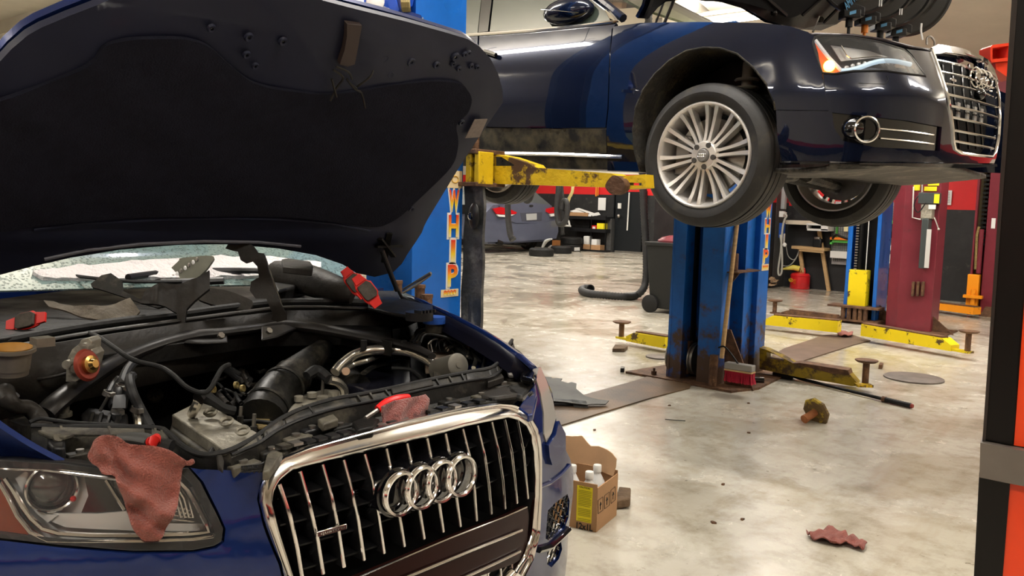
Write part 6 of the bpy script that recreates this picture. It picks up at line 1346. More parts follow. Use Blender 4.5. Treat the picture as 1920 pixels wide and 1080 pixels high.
g = G(); g.lathe([(0, 0), (.165, 0), (.172, .01), (.172, .25), (.15, .28), (.06, .30), (0, .30)], c, (0, 0, 1), 36); g.build('body', RC_, gc)
for zq in (.02, .235): g = G(); g.lathe([(.172, -.006), (.178, 0), (.172, .006)], c+V((0, 0, zq)), (0, 0, 1), 36); g.build('can_ring', RC_, gc)
g = G(); g.cyl(c+V((0, 0, .29)), c+V((0, 0, .35)), .035); g.build('neck', mat('brass', (.55, .33, .10), .25, .9), gc)
g = G(); g.tube([c+V((.08, 0, .29)), c+V((.07, 0, .37)), c+V((-.02, 0, .39)), c+V((-.05, 0, .35))], .010, 8, 4); g.build('handle', RC_, gc)
g = G(); q = c+V((-.03, 0, .36)); g.tube([q, q+V((-.09, -.05, .02)), q+V((-.28, -.16, -.02))], [.055, .05, .010], 14); g.build('funnel', mat('yellow_plastic', (.72, .60, .10), .4), gc)
fn = V((-.45, -.9, 0)).normalized(); u_ = V((.9, -.45, 0)).normalized()
g = G(); q = c+fn*.173+V((0, 0, .155)); g.tube([q+u_*(-.045+.055*math.cos(a))+zz*.030*math.sin(a)-fn*.004*abs(math.cos(a)) for a in [i*math.pi/8 for i in range(17)]], .005, 5); g.build('oval_logo', mat('yellow_ink', (.85, .6, .05), .5), gc)
text('can_lettering', 'EAGLE', q+u_*-.045+fn*.004-zz*.010, u_, zz, .02, mat('yellow_ink', (.85, .6, .05), .5), gc, .001, w=.075, bold=.02)
text('can_lettering', 'SAFETY', q+u_*.055+fn*.0-zz*.0, u_, zz, .02, mat('orange_ink', (.8, .2, .02), .5), gc, .001, w=.06, bold=.02)
for k in range(3): g = G(); g.obox(q+u_*.055-zz*(.02+.018*k)-fn*.002, u_*.03, zz*.003, fn*.002); g.build('can_print', mat('orange_ink', (.8, .2, .02), .5), gc)
# pegboard shelf behind the blue and maroon posts
pb = thing('pegboard', 'pale wire grid panel with a green shelf edge on the wall behind the blue post', 'pegboard', tuple(at(1600, 500, y=15.3)))
bx(1559, 380, 1690, 495, 15.34, .04).build('back_panel', mat('pale_lilac_panel', (.42, .40, .40), .7, var=.2, sc=9), pb)
g = G()
for k in range(34): x = 1561+k*3.9; p, q = at(x, 385, y=15.31), at(x-2, 490, y=15.31); g.bar(p, q, .008, .008, (0, 1, 0))
for k in range(24): y_ = 385+k*4.4; p, q = at(1560, y_, y=15.31), at(1690, y_+3, y=15.31); g.bar(p, q, .008, .008)
g.build('wire_grid', mat('dark_wire', (.12, .13, .12), .5), pb, kind='stuff')
GRN = mat('bright_green_plastic', (.12, .55, .10), .5)
for r in ((1556, 449, 1590, 454), (1556, 449, 1560, 458), (1655, 414, 1690, 419), (1680, 414, 1684, 450), (1566, 425, 1568, 449)): bx(*r, 15.2, .1).build('green_edge', GRN, pb)
bx(1556, 446, 1590, 449, 15.15, .15).build('red_strip', mat('orange_ink', (.8, .2, .02), .5), pb); bx(1582, 425, 1590, 434, 15.25, .02).build('note', mat('pale_yellow_note', (.75, .68, .4), .7), pb)
bx(1556, 478, 1690, 483, 15.2, .1).build('ledge', WHITE, pb); bx(1655, 490, 1690, 493, 15.2, .1).build('ledge', WHITE, pb)
g = G(); g.tube([at(*q, y=15.15) for q in ((1561, 448), (1568, 440), (1578, 444), (1590, 448))], .02, 6, 3); g.build('dark_tools', GREASE, pb)
for q in ((1664, 425), (1668, 440), (1662, 470), (1674, 465)): g = G(); g.ball(at(*q, y=15.2), .05, 8, 1, .6, 1.5); g.build('hung_tool', random.choice([GREASE, PAPER, RED]), pb)
wn = one('wall_notice', bx(1763, 357, 1785, 384, 15.36, .02), PAPER, 'white printed notice on the red wall band by the maroon post', 'paper')
for k in range(7): bx(1766, 361+k*3, 1781, 362+k*3, 15.35, .006).build('print_line', mat('faint_print', (.4, .4, .4), .7), wn)

# ================================================================== OBJECTS ON THE FLOOR
P0 = at(1117, 998, z=0); PR = at(1155, 966, z=0); bd_ = (PR-P0); bw = bd_.length; bdn = bd_.normalized(); bl = V((bdn.y, -bdn.x, 0))
if bl.dot(CR) > 0: bl = -bl
BL = .40; hz_ = at(1118, 908, x=P0.x).z
hz_ = (lambda r: H+r.z*((P0-CAMP).dot(d0)/r.dot(d0)))(ray(1118, 909))
box = thing('cardboard_box', 'open cardboard box with a yellow label standing beside the blue SUV bumper', 'box', tuple(P0))
def wallp(name, a, d, L, h0, h1, m=CARD, par=box, t=.005):
    n = V((d.y, -d.x, 0)); g = G(); g.obox(a+d*L/2+zz*(h0+h1)/2, d*L/2, n*t/2, zz*(h1-h0)/2); return g.build(name, m, par)
wallp('long_side', P0, bl, BL, 0, hz_); wallp('short_side', P0, bdn, bw, 0, hz_*.93); wallp('long_side', P0+bdn*bw, bl, BL, 0, hz_); wallp('short_side', P0+bl*BL, bdn, bw, 0, hz_)
g = G(); g.obox(P0+bl*BL/2+bdn*bw/2+zz*.004, bl*BL/2, bdn*bw/2, zz*.003); g.build('bottom', CARD, box)
# torn raised flap at the far long side
B0 = P0+bdn*bw; FP = rayplane(B0, bdn)
patch('torn_flap', [(1030, 860), (1035, 822), (1060, 818), (1070, 820), (1086, 820), (1096, 832), (1104, 839), (1120, 838), (1140, 843), (1150, 848), (1160, 858), (1160, 872), (1156, 888), (1120, 878), (1075, 868), (1050, 868)], FP, mat('stained_cardboard', (.43, .26, .14), .85, 0, var=.08, sc=8, col2=(.16, .10, .06), thr=.67, soft=.05), box, .01, .006, 10, disp=lambda x, y: .02*math.sin(x*.05)-.0006*(860-y))
patch('inner_flap', [(1045, 868), (1075, 869), (1120, 879), (1153, 884), (1150, 905), (1138, 900), (1130, 905), (1125, 902), (1118, 909), (1045, 895)], FP, CARD, box, -.001, .004, 10)
AP = rayplane(P0, bl.cross(zz)); BP = rayplane(P0, bdn.cross(zz))
patch('yellow_label', [(1083, 909), (1112, 915), (1109, 981), (1081, 975)], AP, YLAB, box, .004, .002, 14, label='yellow printed label')
g = G()
for k in range(19):
    if k in (10, 16): continue
    y = 918+k*3.1; l, r_ = 1085.5-k*.08, 1110-k*.15-(random.random()*5 if k % 5 == 4 else 0); a, b = AP(l, y)[0], AP(r_, y+.9+3.6)[0]; n = AP(l, y)[1]; g.obox((a+b)/2+n*.005, (b-a)/2, n*.0004, zz*.0014)
g.build('label_print', mat('olive_print', (.42, .36, .02), .6), box, kind='stuff')
a, b = AP(1086, 913)[0], AP(1108, 918)[0]; text('label_heading', 'CAUTION', (a+b)/2+AP(1086, 913)[1]*.005, b-a, zz, .008, INK, box, .0005, w=(b-a).length*.9)
a, b = AP(1080, 991)[0], AP(1113, 998)[0]; text('box_lettering', '12x1L', (a+b)/2+AP(1086, 990)[1]*.004+zz*.004, b-a, zz, .028, INK, box, .0008, w=(b-a).length*.92, bold=.02)
for x0_, x1_, y_ in ((1120, 1129, 963), (1132, 1141, 954), (1144, 1152, 944)):
    q = [BP(x0_, y_)[0], BP(x1_, y_-7)[0], BP(x1_, y_-32)[0], BP(x0_, y_-25)[0]]; n = BP(x0_, y_)[1]; g = G(); g.tube([p+n*.004 for p in q+[q[0]]], .0012, 4); g.build('handling_mark', INK, box)
    m_ = (q[0]+q[2])/2+n*.004; g = G(); g.tube([m_-zz*.02, m_+zz*.012], .002, 4); g.tube([m_-zz*.0+BP(0, 0)[1]*0+bdn*-.008, m_+zz*.014, m_+bdn*.008], .002, 4); g.build('handling_mark', INK, box, kind='stuff')
def bottle(c, label):
    t = thing('bottle', label, 'bottle', tuple(c), group='white bottles in the cardboard box')
    g = G(); g.lathe([(0, 0), (.036, 0), (.039, .006), (.039, .14), (.034, .165), (.019, .195), (.015, .205), (.015, .22)], c, (0, 0, 1), 28); g.build('body', mat('white_hdpe', (.78, .78, .76), .3), t)
    g = G(); g.lathe([(.019, .207), (.019, .236), (.017, .239), (0, .239)], c, (0, 0, 1), 24); g.build('cap', WHITE, t)
for k, (a_, b_) in enumerate(((.07, .165), (.165, .10), (.062, .055))):
    c = P0+bl*a_+bdn*b_+zz*.008
    bottle(c, ['white bottle in the box, middle of the visible ones', 'white bottle in the box, nearest the SUV bumper', 'lower white bottle in front of the middle one'][k])
# wood chunk behind the box
c = [at(*q, z=0) for q in ((1152, 956), (1178, 954), (1182, 938), (1160, 928))]
g = G(); g.prism([c[0], c[1]+V((.01, 0, .01)), c[2]+V((0, 0, .02)), c[3]], (0, 0, .045)); one('wood_chunk', g, WOODB, 'split dark chunk of wood behind the cardboard box', 'wood', bevel=.008)
# fender liner
LN = [(1000, 712), (1019, 709), (1024, 708), (1034, 710), (1033, 716), (1038, 717), (1042, 715), (1054, 716), (1051, 722), (1065, 725), (1071, 723), (1081, 725), (1080, 731), (1097, 738), (1122, 741), (1142, 742), (1136, 747), (1108, 748), (1100, 750), (1060, 746), (1030, 745), (1000, 745)]
ln = patch('wheel_liner', LN, lambda x, y: (at(x, y, z=.07), V((0, 0, 1))), mat('dusty_black_liner', (.055, .057, .052), .5, 0, var=.4, sc=7), None, 0, .006, 7, disp=lambda x, y: .03*math.sin((y-708)*.12)-.02*(x-1000)/140+.01, label='black plastic wheel arch liner lying across the tread plate', cat='wheel liner', ang=25)
WM[ln.name] = ln.matrix_world.copy() if False else Matrix.Translation(ln.location)
g = G(); P = [at(*q, z=.05) for q in ((1010, 747), (1037, 748), (1073, 749), (1099, 752))]; P2 = [p+V((.03, -.02, -.045)) for p in P]; g.grid([P, P2]); g.build('liner_lip', BLK, ln, solid=.005)
g = G(); P = [at(*q, z=.05) for q in ((1072, 750), (1099, 752))]; g.grid([P, [p+V((.05, -.03, -.05)) for p in P]]); g.build('liner_tab', mat('dusty_black_liner', (.055, .057, .052), .5), ln, solid=.006)
# small things
def blk(name, px, h, m, label, cat, bevel=.003):
    g = G(); g.prism([at(*q, z=0) for q in px], (0, 0, h)); return one(name, g, m, label, cat, bevel=bevel)
blk('wood_block', [(1148, 660), (1171, 660), (1177, 655), (1153, 652)], .035, WOODB, 'flat brown wood block on the open floor', 'wood block')
blk('black_cube', [(1163, 698), (1170, 698), (1171, 695), (1164, 694)], .035, BLK, 'small black cube on the open floor beside the tread plate', 'cube')
blk('rubber_block', [(1448, 707), (1486, 713), (1491, 704), (1452, 699)], .04, RUB, 'black rubber block under the yellow arm', 'rubber block')
blk('steel_nut', [(1647, 692), (1654, 692), (1656, 688), (1649, 687)], .04, RUST, 'rusty nut on the floor beyond the lift pad', 'nut')
g = G(); g.cyl(at(1372, 711, z=.03), at(1432, 714, z=.03), .03, n=16); one('black_bar', g, GLOSS, 'short black tube lying in front of the red broom', 'tube')
random.seed(11)
for k, (x, y_) in enumerate(((1255, 761), (1404, 757), (1115, 807), (1403, 812), (1338, 981), (1391, 975), (1356, 909))):
    c = at(x, y_, z=0); g = G(); g.prism([c+V((.011*math.cos(a)*random.uniform(.5, 1.4), .011*math.sin(a)*random.uniform(.5, 1.4), 0)) for a in (0, 1, 2.2, 3.3, 4.4, 5.4)], (0, 0, .008)); one('dirt_lump', g, RUST, 'small dark crumb of dirt on the polished floor', 'dirt', group='dirt crumbs on the floor')
g = G(); g.tube([at(1247, 786, z=.004), at(1268, 788, z=.006), at(1285, 789, z=.004)], .0025, 5); one('wire_piece', g, GREASE, 'thin wire scrap lying on the wet floor', 'wire')
for k, (cx_, cy_, rr, lb) in enumerate(((1713, 710, .0, 'round steel floor cover in front of the yellow arm'), (1238, 670, .0, 'grey round floor cover half hidden by the blue post'))):
    c = at(cx_, cy_, z=0); e = at(cx_+(57 if k == 0 else 26), cy_+(4 if k == 0 else 0), z=0); r = (e-c).length
    g = G(); g.lathe([(0, 0), (r, 0), (r, .012), (r-.01, .016), (0, .016)], c, (0, 0, 1), 40); cv = one('floor_cover', g, mat('worn_grey_steel', (.17, .145, .13), .55, .5, var=.3, sc=8, bump=.2), lb, 'floor cover')
# dropped lift pad
c = at(1530, 772, z=.07); sd_ = (-r0*.78-d0*.5-zz*.30).normalized(); ax_ = -sd_
pd = thing('lift_pad', 'rusty screw pad with yellow paint lying tipped on the floor', 'lift pad', tuple(at(1527, 780, z=0)))
g = G(); g.lathe([(0, -.012), (.085, -.016), (.100, -.006), (.100, .012), (.085, .010), (0, .004)], c, ax_, 8); g.build('pad_plate', mat('rusty_yellow_plate', (.12, .075, .03), .7, .1, col2=(.45, .32, .03), thr=.56, soft=.04, sc=9, var=.3), pd)
g = G(); q = c+sd_*.125; g.tube([c, c.lerp(q, .5), q], [.026, .026, .028], 14); g.build('pad_screw', mat('orange_rust', (.30, .11, .04), .8, var=.3, sc=14, bump=.4), pd)
# breaker bar
bb = thing('breaker_bar', 'long dark steel pry bar with a ribbed grip lying on the floor', 'pry bar', tuple(at(1600, 736, z=0)))
g = G(); g.tube([at(1488, 706, z=.02), at(1500, 710, z=.02), at(1655, 748, z=.02)], [.010, .013, .013], 10); g.build('bar', STEEL if False else GREASE, bb)
a, b = at(1655, 748, z=.022), at(1709, 761, z=.022)
g = G(); g.tube([a.lerp(b, i/24) for i in range(25)], [.021 if i % 2 else .018 for i in range(25)], 12); g.build('grip', RUB, bb); g = G(); g.tube([a, a.lerp(b, .12)], .023, 12); g.build('collar', RUST, bb); g = G(); g.tube([b, a.lerp(b, 1.05)], [.018, .014], 12); g.build('end_cap', mat('dark_red_cap', (.25, .04, .03), .5), bb)
# broom
br = thing('broom', 'push broom with wooden handle and red bristles leaning on the blue post', 'broom', tuple(at(1390, 705, z=0)))
bc = at(1387, 689, y=6.2); 
top = at(1384, 400, y=6.38); ft = at(1353, 672, y=6.1)
g = G(); g.tube([ft, top+(top-ft)*.15], .018, 10); g.build('handle', WOOD, br)
a, b = at(1361, 697, y=6.06), at(1413, 697, y=6.06); b = V((b.x, b.y, a.z)); hd_ = (b-a)
g = G(); g.bar(a+zz*.055, b+zz*.055, .07, .05); g.build('head', mat('grey_head', (.28, .27, .25), .6), br, bevel=.006)
g = G(); g.bar(a+zz*.024, b+zz*.024, .075, .012); g.build('wood_strip', WOOD, br)
g = G(); random.seed(2)
for i in range(90):
    for j in range(3): p = a+hd_*((i+.5)/90)+V((0, -.025+j*.025, .018)); g.tube([p, p+V((random.uniform(-.01, .02), random.uniform(-.02, .02), -.085))], .0035, 3)
g.build('bristles', mat('red_bristles', (.45, .02, .05), .7), br, kind='stuff')
g = G(); g.tube([at(1347, 652, y=6.1), at(1358, 650, y=6.1), at(1372, 665, y=6.08), at(1387, 687, y=6.04)], .007, 7, 4); g.build('brace_wire', GREASE, br)
# ================================================================== CLOTHS
def cloth(name, poly, surf, label, off, amp, f1, f2, step=6, m=RAG, extra=None):
    d = lambda x, y: amp*(math.sin(x*f1+3*math.sin(y*f2))+.6*math.sin(y*f2*1.7+x*f1*.6+1)+.8*noise.noise(V((x*.05, y*.05, 1))))+(extra(x, y) if extra else 0)
    return patch(name, poly, surf, m, None, off, .006, step, disp=d, label=label, cat='cloth', ang=180)
cloth('shop_cloth', [(1511, 999), (1525, 1000), (1540, 995), (1560, 993), (1583, 997), (1587, 1004), (1600, 1009), (1626, 1020), (1619, 1032), (1600, 1026), (1587, 1021), (1570, 1022), (1555, 1019), (1540, 1016), (1519, 1009)], lambda x, y: (at(x, y, z=.012), V((0, 0, 1))), 'crumpled red shop cloth lying on the open floor', .012, .008, .22, .25, 3)
cloth('shop_cloth', [(1569, 626), (1578, 623), (1592, 625), (1600, 624), (1598, 631), (1583, 632), (1571, 630)], lambda x, y: (at(x, y, z=.02), V((0, 0, 1))), 'small red cloth on the far cover plate', .02, .008, .4, .5, 2.5)
def ragsurf(x, y): return SU(x, y)
R1 = rnd([(183, 836), (187, 824), (197, 815), (212, 814), (227, 819), (240, 832), (262, 834), (290, 837), (312, 846), (328, 858), (342, 866), (353, 860), (358, 868), (350, 874), (337, 873), (334, 900), (330, 925), (322, 950), (312, 978), (306, 1000), (298, 1011), (285, 1014), (268, 1012), (256, 996), (246, 972), (236, 940), (228, 905), (222, 888), (206, 886), (195, 872), (184, 866), (175, 852)], 1, .2)
cloth('shop_cloth', R1, ragsurf, 'large dusty red cloth draped over the near headlamp', .03, .007, .06, .04, 6,
      extra=lambda x, y: .020*math.exp(-((y-(905+(x-230)*.75))/16)**2)-.014*math.exp(-((y-(935+(x-230)*.75))/12)**2)+.014*math.exp(-((x-205)/14)**2)*(y < 890)-.012*math.exp(-((x-222-(y-860)*.5)/7)**2)*(y < 900))
R2 = [(704, 765), (715, 760), (735, 752), (758, 748), (775, 745), (790, 741), (794, 750), (795, 765), (798, 782), (797, 788), (780, 790), (750, 800), (728, 803), (713, 801), (713, 785), (706, 776)]
RS = rayplane(at(750, 795, x=-1.50), (1, -.1, .35))
RAG2 = mat('stained_red_shop_cloth', (.33, .09, .075), .95, 0, var=.2, sc=22, bump=.7, bsc=260, sheen=.5, col2=(.07, .03, .03), thr=.60, soft=.08)
cloth('shop_cloth', R2, RS, 'oil-stained red cloth hanging over the grille top', .02, .006, .16, .05, 5, RAG2)
# red-handled tools under the cloths
pl = thing('pliers', 'pliers with grey and red grip lying under the large cloth', 'pliers', tuple(at(270, 830, z=.91)))
g = G(); g.tube([at(222, 820, z=.935), at(245, 821, z=.935), at(270, 824, z=.935), at(284, 828, z=.935)], [.011, .017, .018, .016], 12, 3, .7); g.build('grip', mat('grey_rubber_grip', (.05, .05, .048), .5), pl)
g = G(); g.tube([at(283, 829, z=.935), at(290, 826, z=.94), at(294, 819, z=.94)], [.011, .012, .007], 12, 3); g.build('grip_end', RED, pl)
g = G(); g.tube([at(296, 832, z=.93), at(322, 838, z=.925)], [.012, .014], 10); g.build('jaw', BLK, pl)
ps = thing('pry_tool', 'hand tool with bright red handle tucked under the oil-stained cloth', 'tool', tuple(at(740, 755, z=.9)))
g = G(); g.tube([at(708, 768, z=.915), at(725, 757, z=.925), at(745, 750, z=.93), at(766, 746, z=.93)], [.010, .013, .013, .010], 10, 3); g.build('handle', mat('bright_red_grip', (.85, .02, .02), .35), ps)
g = G(); g.tube([at(685, 785, z=.905), at(700, 775, z=.91), at(710, 768, z=.915)], .006, 8); g.build('shaft', STEEL, ps)
# brake pads on the scuttle
def pad(c, u, v, s, label, ear=1):
    u = V(u).normalized(); v = V(v).normalized(); n = u.cross(v).normalized(); c = V(c)
    t = thing('brake_pad', label, 'brake pad', tuple(c), group=None)
    q = [(-.5, -.32), (-.30, -.42), (.30, -.42), (.5, -.32), (.5, .30), (.32, .36), (.25, .46), (-.25, .46), (-.32, .36), (-.5, .30)]
    g = G(); g.prism([c+u*(a*s*1.3)+v*(b*s) for a, b in q], n*.006); g.build('backing_plate', RED, t, bevel=.001)
    for e in (-1, 1): g = G(); g.prism([c+u*(e*s*.52)+v*(-s*.3), c+u*(e*s*.95)+v*(-s*.26), c+u*(e*s*.95)+v*(s*.22), c+u*(e*s*.52)+v*(s*.3)], n*.009); g.build('pad_ear', RED, t, bevel=.001)
    q = [(-.40, -.30), (-.25, -.36), (.25, -.36), (.40, -.30), (.42, .24), (.25, .38), (-.25, .38), (-.42, .24)]
    g = G(); g.prism([c+u*(a*s*1.1)+v*(b*s)+n*.006 for a, b in q], n*.010); g.build('friction_block', mat('grey_brown_friction', (.07, .06, .05), .85, var=.4, sc=30, bump=.3), t, bevel=.002)
ctr = lambda px, py, z: at(px, py, z=z)
cn = -CF
pad(ctr(51, 603, 1.06), CR*.95+CU*.22, CU*.9+d0*.35-CR*.15, .058, 'red-backed brake pad lying alone at the left of the scuttle')
pad(ctr(664, 531, 1.15), CR*.55-CU*.8+d0*.1, CR*.75+CU*.6+d0*.3, .058, 'left one of the two red brake pads by the bonnet corner')
pad(ctr(688, 546, 1.15), CR*.55-CU*.75+d0*.1, CR*.75+CU*.55+d0*.3, .058, 'right one of the two red brake pads by the bonnet corner')
# loose black trim pieces standing on the scuttle
def trim(label, poly, base, tiltn, m=PLASC, th=.012, disp=None, **kw): return patch('cowl_trim', poly, rayplane(at(*base), tiltn) if not isinstance(base, tuple) or len(base) != 3 else rayplane(at(base[0], base[1], z=base[2]), tiltn), m, None, 0, th, 9, disp=disp, label=label, cat='trim piece')
t1 = trim('slotted black trim piece lying tilted before the windscreen', rnd([(302, 531), (318, 505), (336, 488), (336, 484), (385, 479), (400, 480), (402, 484), (388, 504), (372, 520), (345, 528), (316, 530)], 1, .15), (345, 535, 1.09), (.55, -.6, .8), mat('olive_grey_plastic', (.085, .085, .065), .45, var=.3), .01)
WM[t1.name] = Matrix.Translation(t1.location); ts = rayplane(at(345, 535, z=1.09), (.55, -.6, .8))
for k in range(7): p, n = ts(325+k*7.5, 520-k*5.4); g = G(); g.ball(p+n*.003, .006, 8, 1, 1, 1.6); g.build('slot', PAPER if k % 2 else STEEL, t1)
trim('wide black plastic bracket propped under the slotted trim piece', [(262, 566), (270, 545), (300, 532), (340, 530), (372, 522), (392, 505), (392, 540), (372, 560), (350, 580), (345, 612), (335, 618), (330, 585), (310, 575)], (330, 590, 1.06), (.7, -.5, .35), PLASC, .02, lambda x, y: .012*math.sin(x*.09))
trim('flat grey paddle-shaped trim piece right of the bracket', rnd([(370, 548), (385, 538), (430, 545), (472, 562), (475, 570), (468, 582), (440, 580), (400, 572), (368, 560)], 1, .2), (420, 575, 1.06), (.6, -.5, .6), PLASC, .012)
trim('hooked black trim piece standing upright before the windscreen', [(422, 466), (428, 455), (445, 449), (462, 452), (475, 462), (484, 474), (494, 475), (499, 485), (503, 505), (512, 535), (522, 560), (537, 590), (537, 600), (520, 604), (508, 600), (512, 590), (500, 560), (480, 560), (468, 545), (470, 528), (485, 520), (483, 500), (474, 490), (462, 494), (452, 488), (446, 472), (436, 470)], (520, 600, 1.05), (.7, -.6, .1), mat('olive_grey_plastic', (.085, .085, .065), .45, var=.3) if False else PLASC, .02, lambda x, y: .008*math.sin(y*.08))
g = G(); g.tube([at(494, 480, d=2.72), at(508, 520, d=2.70), at(522, 560, d=2.66), at(532, 592, d=2.62)], .006, 8); one('trim_rod', g, PLAS2, 'thin dusty rod along the hooked trim piece', 'rod')
trim('small folded black flap at the left of the scuttle', [(170, 532), (190, 516), (208, 512), (228, 526), (230, 545), (260, 560), (285, 568), (310, 574), (295, 577), (265, 568), (230, 556), (200, 546), (172, 538)], (230, 560, 1.07), (.5, -.6, .5), PLAS, .01)
trim('torn sheet of sound-deadening lying on the left of the scuttle', [(82, 565), (100, 562), (140, 574), (190, 572), (245, 562), (262, 582), (250, 594), (215, 600), (185, 600), (160, 592), (120, 584), (92, 575)], (180, 590, 1.055), (.35, -.4, .9), mat('dusty_brown_felt', (.10, .085, .065), .85, var=.4, sc=9, bump=.4), .006, lambda x, y: .008*math.sin(x*.07)*math.sin(y*.12))
hm = thing('silver_tool', 'silver hinged tool standing at the bonnet corner in front of the blue post', 'tool', tuple(at(757, 541, z=1.08)))
q0, q1 = at(755, 543, d=3.0), at(808, 512, d=2.98)
g = G(); g.tube([q0, q0.lerp(q1, .5), q1], [.007, .011, .013], 8, 3, .45); g.build('jaw', STEEL, hm); g = G(); g.tube([q0+CU*-.012, q0.lerp(q1, .5)+CU*-.012, q1+CU*-.006], [.004, .005, .004], 8); g.build('handle', ALU, hm)
# ================================================================== CABINET AT THE RIGHT EDGE
E0 = at(1862, 540, d=1.5); ed = (r0*.86-d0*.51); ed.z = 0; ed.normalize(); CP = rayplane(E0, ed.cross(zz))
ORP = mat('orange_red_enamel', (.82, .055, .006), .35, coat=.4)
cb = thing('tool_cabinet', 'tall black and orange cabinet standing at the right edge', 'cabinet', (E0.x, E0.y, 0))
BKC = mat('satin_black_enamel', (.003, .0025, .0025), .3, spec=.3)
patch('corner_post', [(1893, 0), (1897, -120), (1918, -120), (1914, 0), (1888, 400), (1878, 600), (1898, 832), (1840, 828), (1866, 400)], CP, BKC, cb, 0, .06, 60) if False else None
patch('upper_post', [(1904, -160), (1897, 0), (1869, 430), (1842, 826), (1901, 836), (1921, 560), (1940, 200), (1960, -160)], CP, BKC, cb, 0, .10, 80, bevel=.003)
patch('post_edge', [(1904, -160), (1897, 0), (1869, 430), (1842, 826), (1848, 827), (1876, 430), (1908, 0), (1915, -160)], CP, mat('grey_brown_edge', (.035, .028, .025), .3, .2), cb, .004, .01, 80)
patch('upper_panel', [(1960, -160), (1940, 200), (1921, 560), (1901, 836), (2300, 900), (2360, -160)], CP, ORP, cb, -.004, .05, 120, label='orange upper panel')
patch('handle_rail', [(1839, 826), (1837, 890), (1900, 903), (2300, 975), (2300, 900), (1901, 838)], CP, mat('warm_grey_rail', (.16, .14, .12), .35, .2, var=.1), cb, .018, .05, 80, bevel=.006, label='grey handle rail')
patch('lower_post', [(1836, 886), (1826, 1080), (1806, 1500), (1858, 1500), (1880, 1080), (1894, 905), (1860, 893)], CP, BKC, cb, 0, .10, 80)
patch('lower_panel', [(1894, 905), (1880, 1080), (1858, 1500), (2260, 1500), (2300, 975)], CP, ORP, cb, -.004, .05, 120, label='orange lower panel')
q = [E0+ed*.0, E0+ed*.55]; n_ = ed.cross(zz); n_ = -n_ if n_.dot(CAMP-E0) > 0 else n_
g = G(); g.prism([(p.x, p.y, .02) for p in (q[0]+n_*.06+ed*.03, q[1]+n_*.06, q[1]+n_*.4, q[0]+n_*.4+ed*.03)], (0, 0, 2.0)); g.build('carcass', BKC, cb)
# ================================================================== OVERHEAD REELS AND BITS
for i, (px, py, d, r) in enumerate(((1610, -70, 5.4, 96), (1640, -62, 5.6, 100), (1668, -56, 5.8, 106), (1697, -46, 6.0, 112))):
    c = at(px, py, d=d); R0 = r*d/FPX; ax_ = (-d0+r0*.25).normalized()
    t = thing('hose_reel', ['black overhead hose reel hanging above the bonnet, first of the row on the left', 'black overhead hose reel, second of the row from the left', 'black overhead hose reel, second of the row from the right', 'black overhead hose reel nearest the right, largest disc'][i], 'hose reel', tuple(c))
    RP = mat('satin_black_reel', (.010, .0095, .009), .35, coat=.2)
    g = G(); g.lathe([(0, .02), (R0*.45, .02), (R0*.55, .005), (R0*.93, .0), (R0*.96, .012), (R0, .008), (R0, -.008), (R0*.93, -.012), (0, -.01)], c, ax_, 64); g.build('side_disc', RP, t)
    g = G(); g.lathe([(R0*.70, .006), (R0*.72, .012), (R0*.74, .006)], c, ax_, 64); g.build('disc_rib', RP, t)
    g = G(); g.lathe([(0, -.09), (R0*.85, -.09), (R0*.85, -.012), (0, -.012)], c, ax_, 48); g.build('hose_coil', RUB, t)
    a = at(1593+i*29, 28+i*11.5, d=d); g = G(); g.obox(a, r0*.055, d0*.05, zz*.028); ho = g.build('hose_outlet', BLK, t, bevel=.008)
    g = G(); g.obox(a-d0*.052+zz*.004, r0*.02-zz*-.006, d0*.002, zz*.010); g.build('blue_label', mat('pale_blue_label', (.12, .35, .6), .5), ho)
    g = G(); g.cyl(a-zz*.02, a-zz*.075, .022); g.cyl(a-zz*.07, a-zz*.13, .010); g.build('hose_end', [RUB, mat('orange_strip', (.8, .25, .03), .5), RUB, RUB][i], ho)
    g = G(); g.cyl(c-ax_*.1, V((c.x, c.y, 4.95))-ax_*.1, .02); g.build('drop_rod', STEEL, t)
    g = G(); g.obox(at(1600+i*30, 18+i*11, d=d), (r0*.06-zz*.02), d0*.04, zz*.03); g.build('arm', BLK, t, bevel=.006)
    if i == 0:
        a, b = at(1588, 20, d=d-.1), at(1612, -6, d=d-.1); text('reel_lettering', 'AMPRO', (a+b)/2, b-a, zz+r0*-.6, .05, mat('pale_blue_label', (.12, .35, .6), .5), t, .002, w=(b-a).length)
    if i < 2:
        for s in (0, 1): g = G(); q = at(1649+i*38+s*4, 6+i*16, d=d-.06); g.obox(q, r0*.003, d0*.002, zz*.02); g.build('white_mark', PAPER, t)
g = G(); P = [at(*q, d=5.3) for q in ((1728, 44), (1727, 58), (1730, 75))]; g.tube(P, .006, 6, 3); one('dangling_tie', g, WHITE, 'white tie dangling below the largest reel', 'tie')
g = G(); P = [at(*q, d=5.4) for q in ((1738, 84), (1738, 72), (1745, 69), (1752, 78), (1752, 88))]; g.tube(P, .007, 6, 3); one('bonnet_hook', g, STEEL, 'bent wire hook above the chrome grille', 'hook')
rb = thing('red_lift_arm', 'bright red plastic tray high beside the tall cabinet', 'tray', tuple(at(1875, 110, d=5.0)))
RB = mat('bright_red_orange', (.80, .05, .015), .4)
patch('tray', [(1857, 88), (1862, 84), (1895, 80), (1895, 114), (1860, 117), (1857, 112)], rayplane(at(1875, 110, d=5.0), (-d0)), RB, rb, 0, .12, 20, holes=[[(1861, 90), (1891, 86), (1891, 108), (1861, 111)]])
patch('tray_floor', [(1858, 88), (1893, 84), (1893, 112), (1858, 114)], rayplane(at(1875, 110, d=5.12), (-d0)), RB, rb, 0, .01, 20)
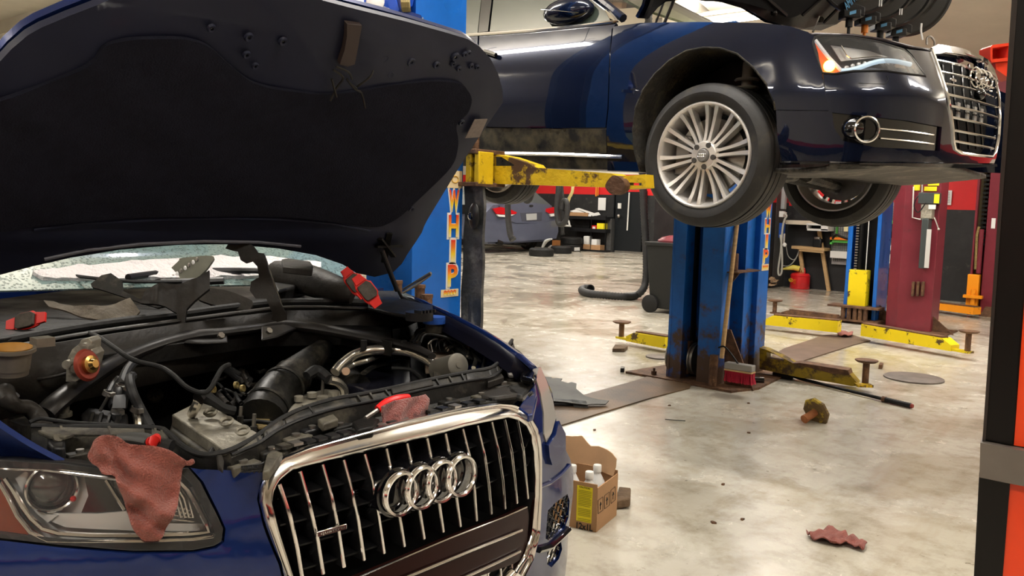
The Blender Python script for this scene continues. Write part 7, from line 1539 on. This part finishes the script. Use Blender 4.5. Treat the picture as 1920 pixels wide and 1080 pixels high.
patch('tray_foot', [(1866, 118), (1895, 115), (1895, 149), (1868, 130)], rayplane(at(1875, 110, d=5.02), (-d0)), RB, rb, 0, .10, 20)
# blue hose reel at the top left
kr = thing('hose_reel', 'blue plastic hose reel hung beside the top of the near blue post', 'hose reel', tuple(at(735, 10, d=4.3)))
KB = mat('royal_blue_plastic', (.012, .09, .62), .3, coat=.4); KS = rayplane(at(735, 10, d=4.3), -d0)
patch('reel_body', rnd([(682, -60), (682, 18), (690, 26), (720, 30), (745, 35), (757, 20), (775, 10), (780, -60)], 1, .12), KS, KB, kr, 0, .12, 20)
patch('reel_guard', [(708, -10), (720, -20), (742, -6), (752, 22), (745, 32), (715, 24), (708, 10)], KS, KB, kr, .05, .06, 14, bevel=.006)
patch('reel_foot', [(752, 17), (790, 30), (788, 44), (748, 34)], KS, mat('dark_blue_plastic', (.012, .035, .2), .35), kr, .02, .05, 14)
g = G(); g.lathe([(0, .02), (.045, .02), (.05, 0), (.05, -.02)], at(705, 5, d=4.2), -d0, 20); g.build('crank_hub', CHROME, kr)
for k in range(4): g = G(); g.tube([at(753+k*4, -30, d=4.28), at(754+k*4, 5, d=4.24), at(757+k*3.5, 20, d=4.28)], .009, 7, 3); g.build('hose_turn', mat('tan_hose', (.36, .28, .12), .5), kr)
a, b = at(742, 24, d=4.22), at(714, 5, d=4.22); text('reel_lettering', 'KOBALT', (a+b)/2, b-a, -(zz+r0*-.5), .032, WHITE, kr, .002, w=(b-a).length*.95, bold=.02)
g = G(); g.cyl(at(786, -60, d=4.35), at(791, 46, d=4.35), .010); g.build('feed_pipe', mat('galvanised_pipe', (.45, .42, .36), .35, .7), kr)
hl = thing('work_light', 'grey work light with a red cap hanging above the open bonnet', 'work light', tuple(at(150, 4, d=6)))
g = G(); g.cyl(at(130, -20, d=6), at(150, 8, d=6), .05); g.build('body', mat('grey_metal_box', (.28, .30, .30), .5), hl); g = G(); g.ball(at(168, -2, d=6), .05, 12); g.build('cap', RED, hl); g = G(); g.tube([at(130, -20, d=6), V((at(130, -20, d=6).x, at(130, -20, d=6).y, 5.0))], .01, 6); g.build('cord', BLK, hl)
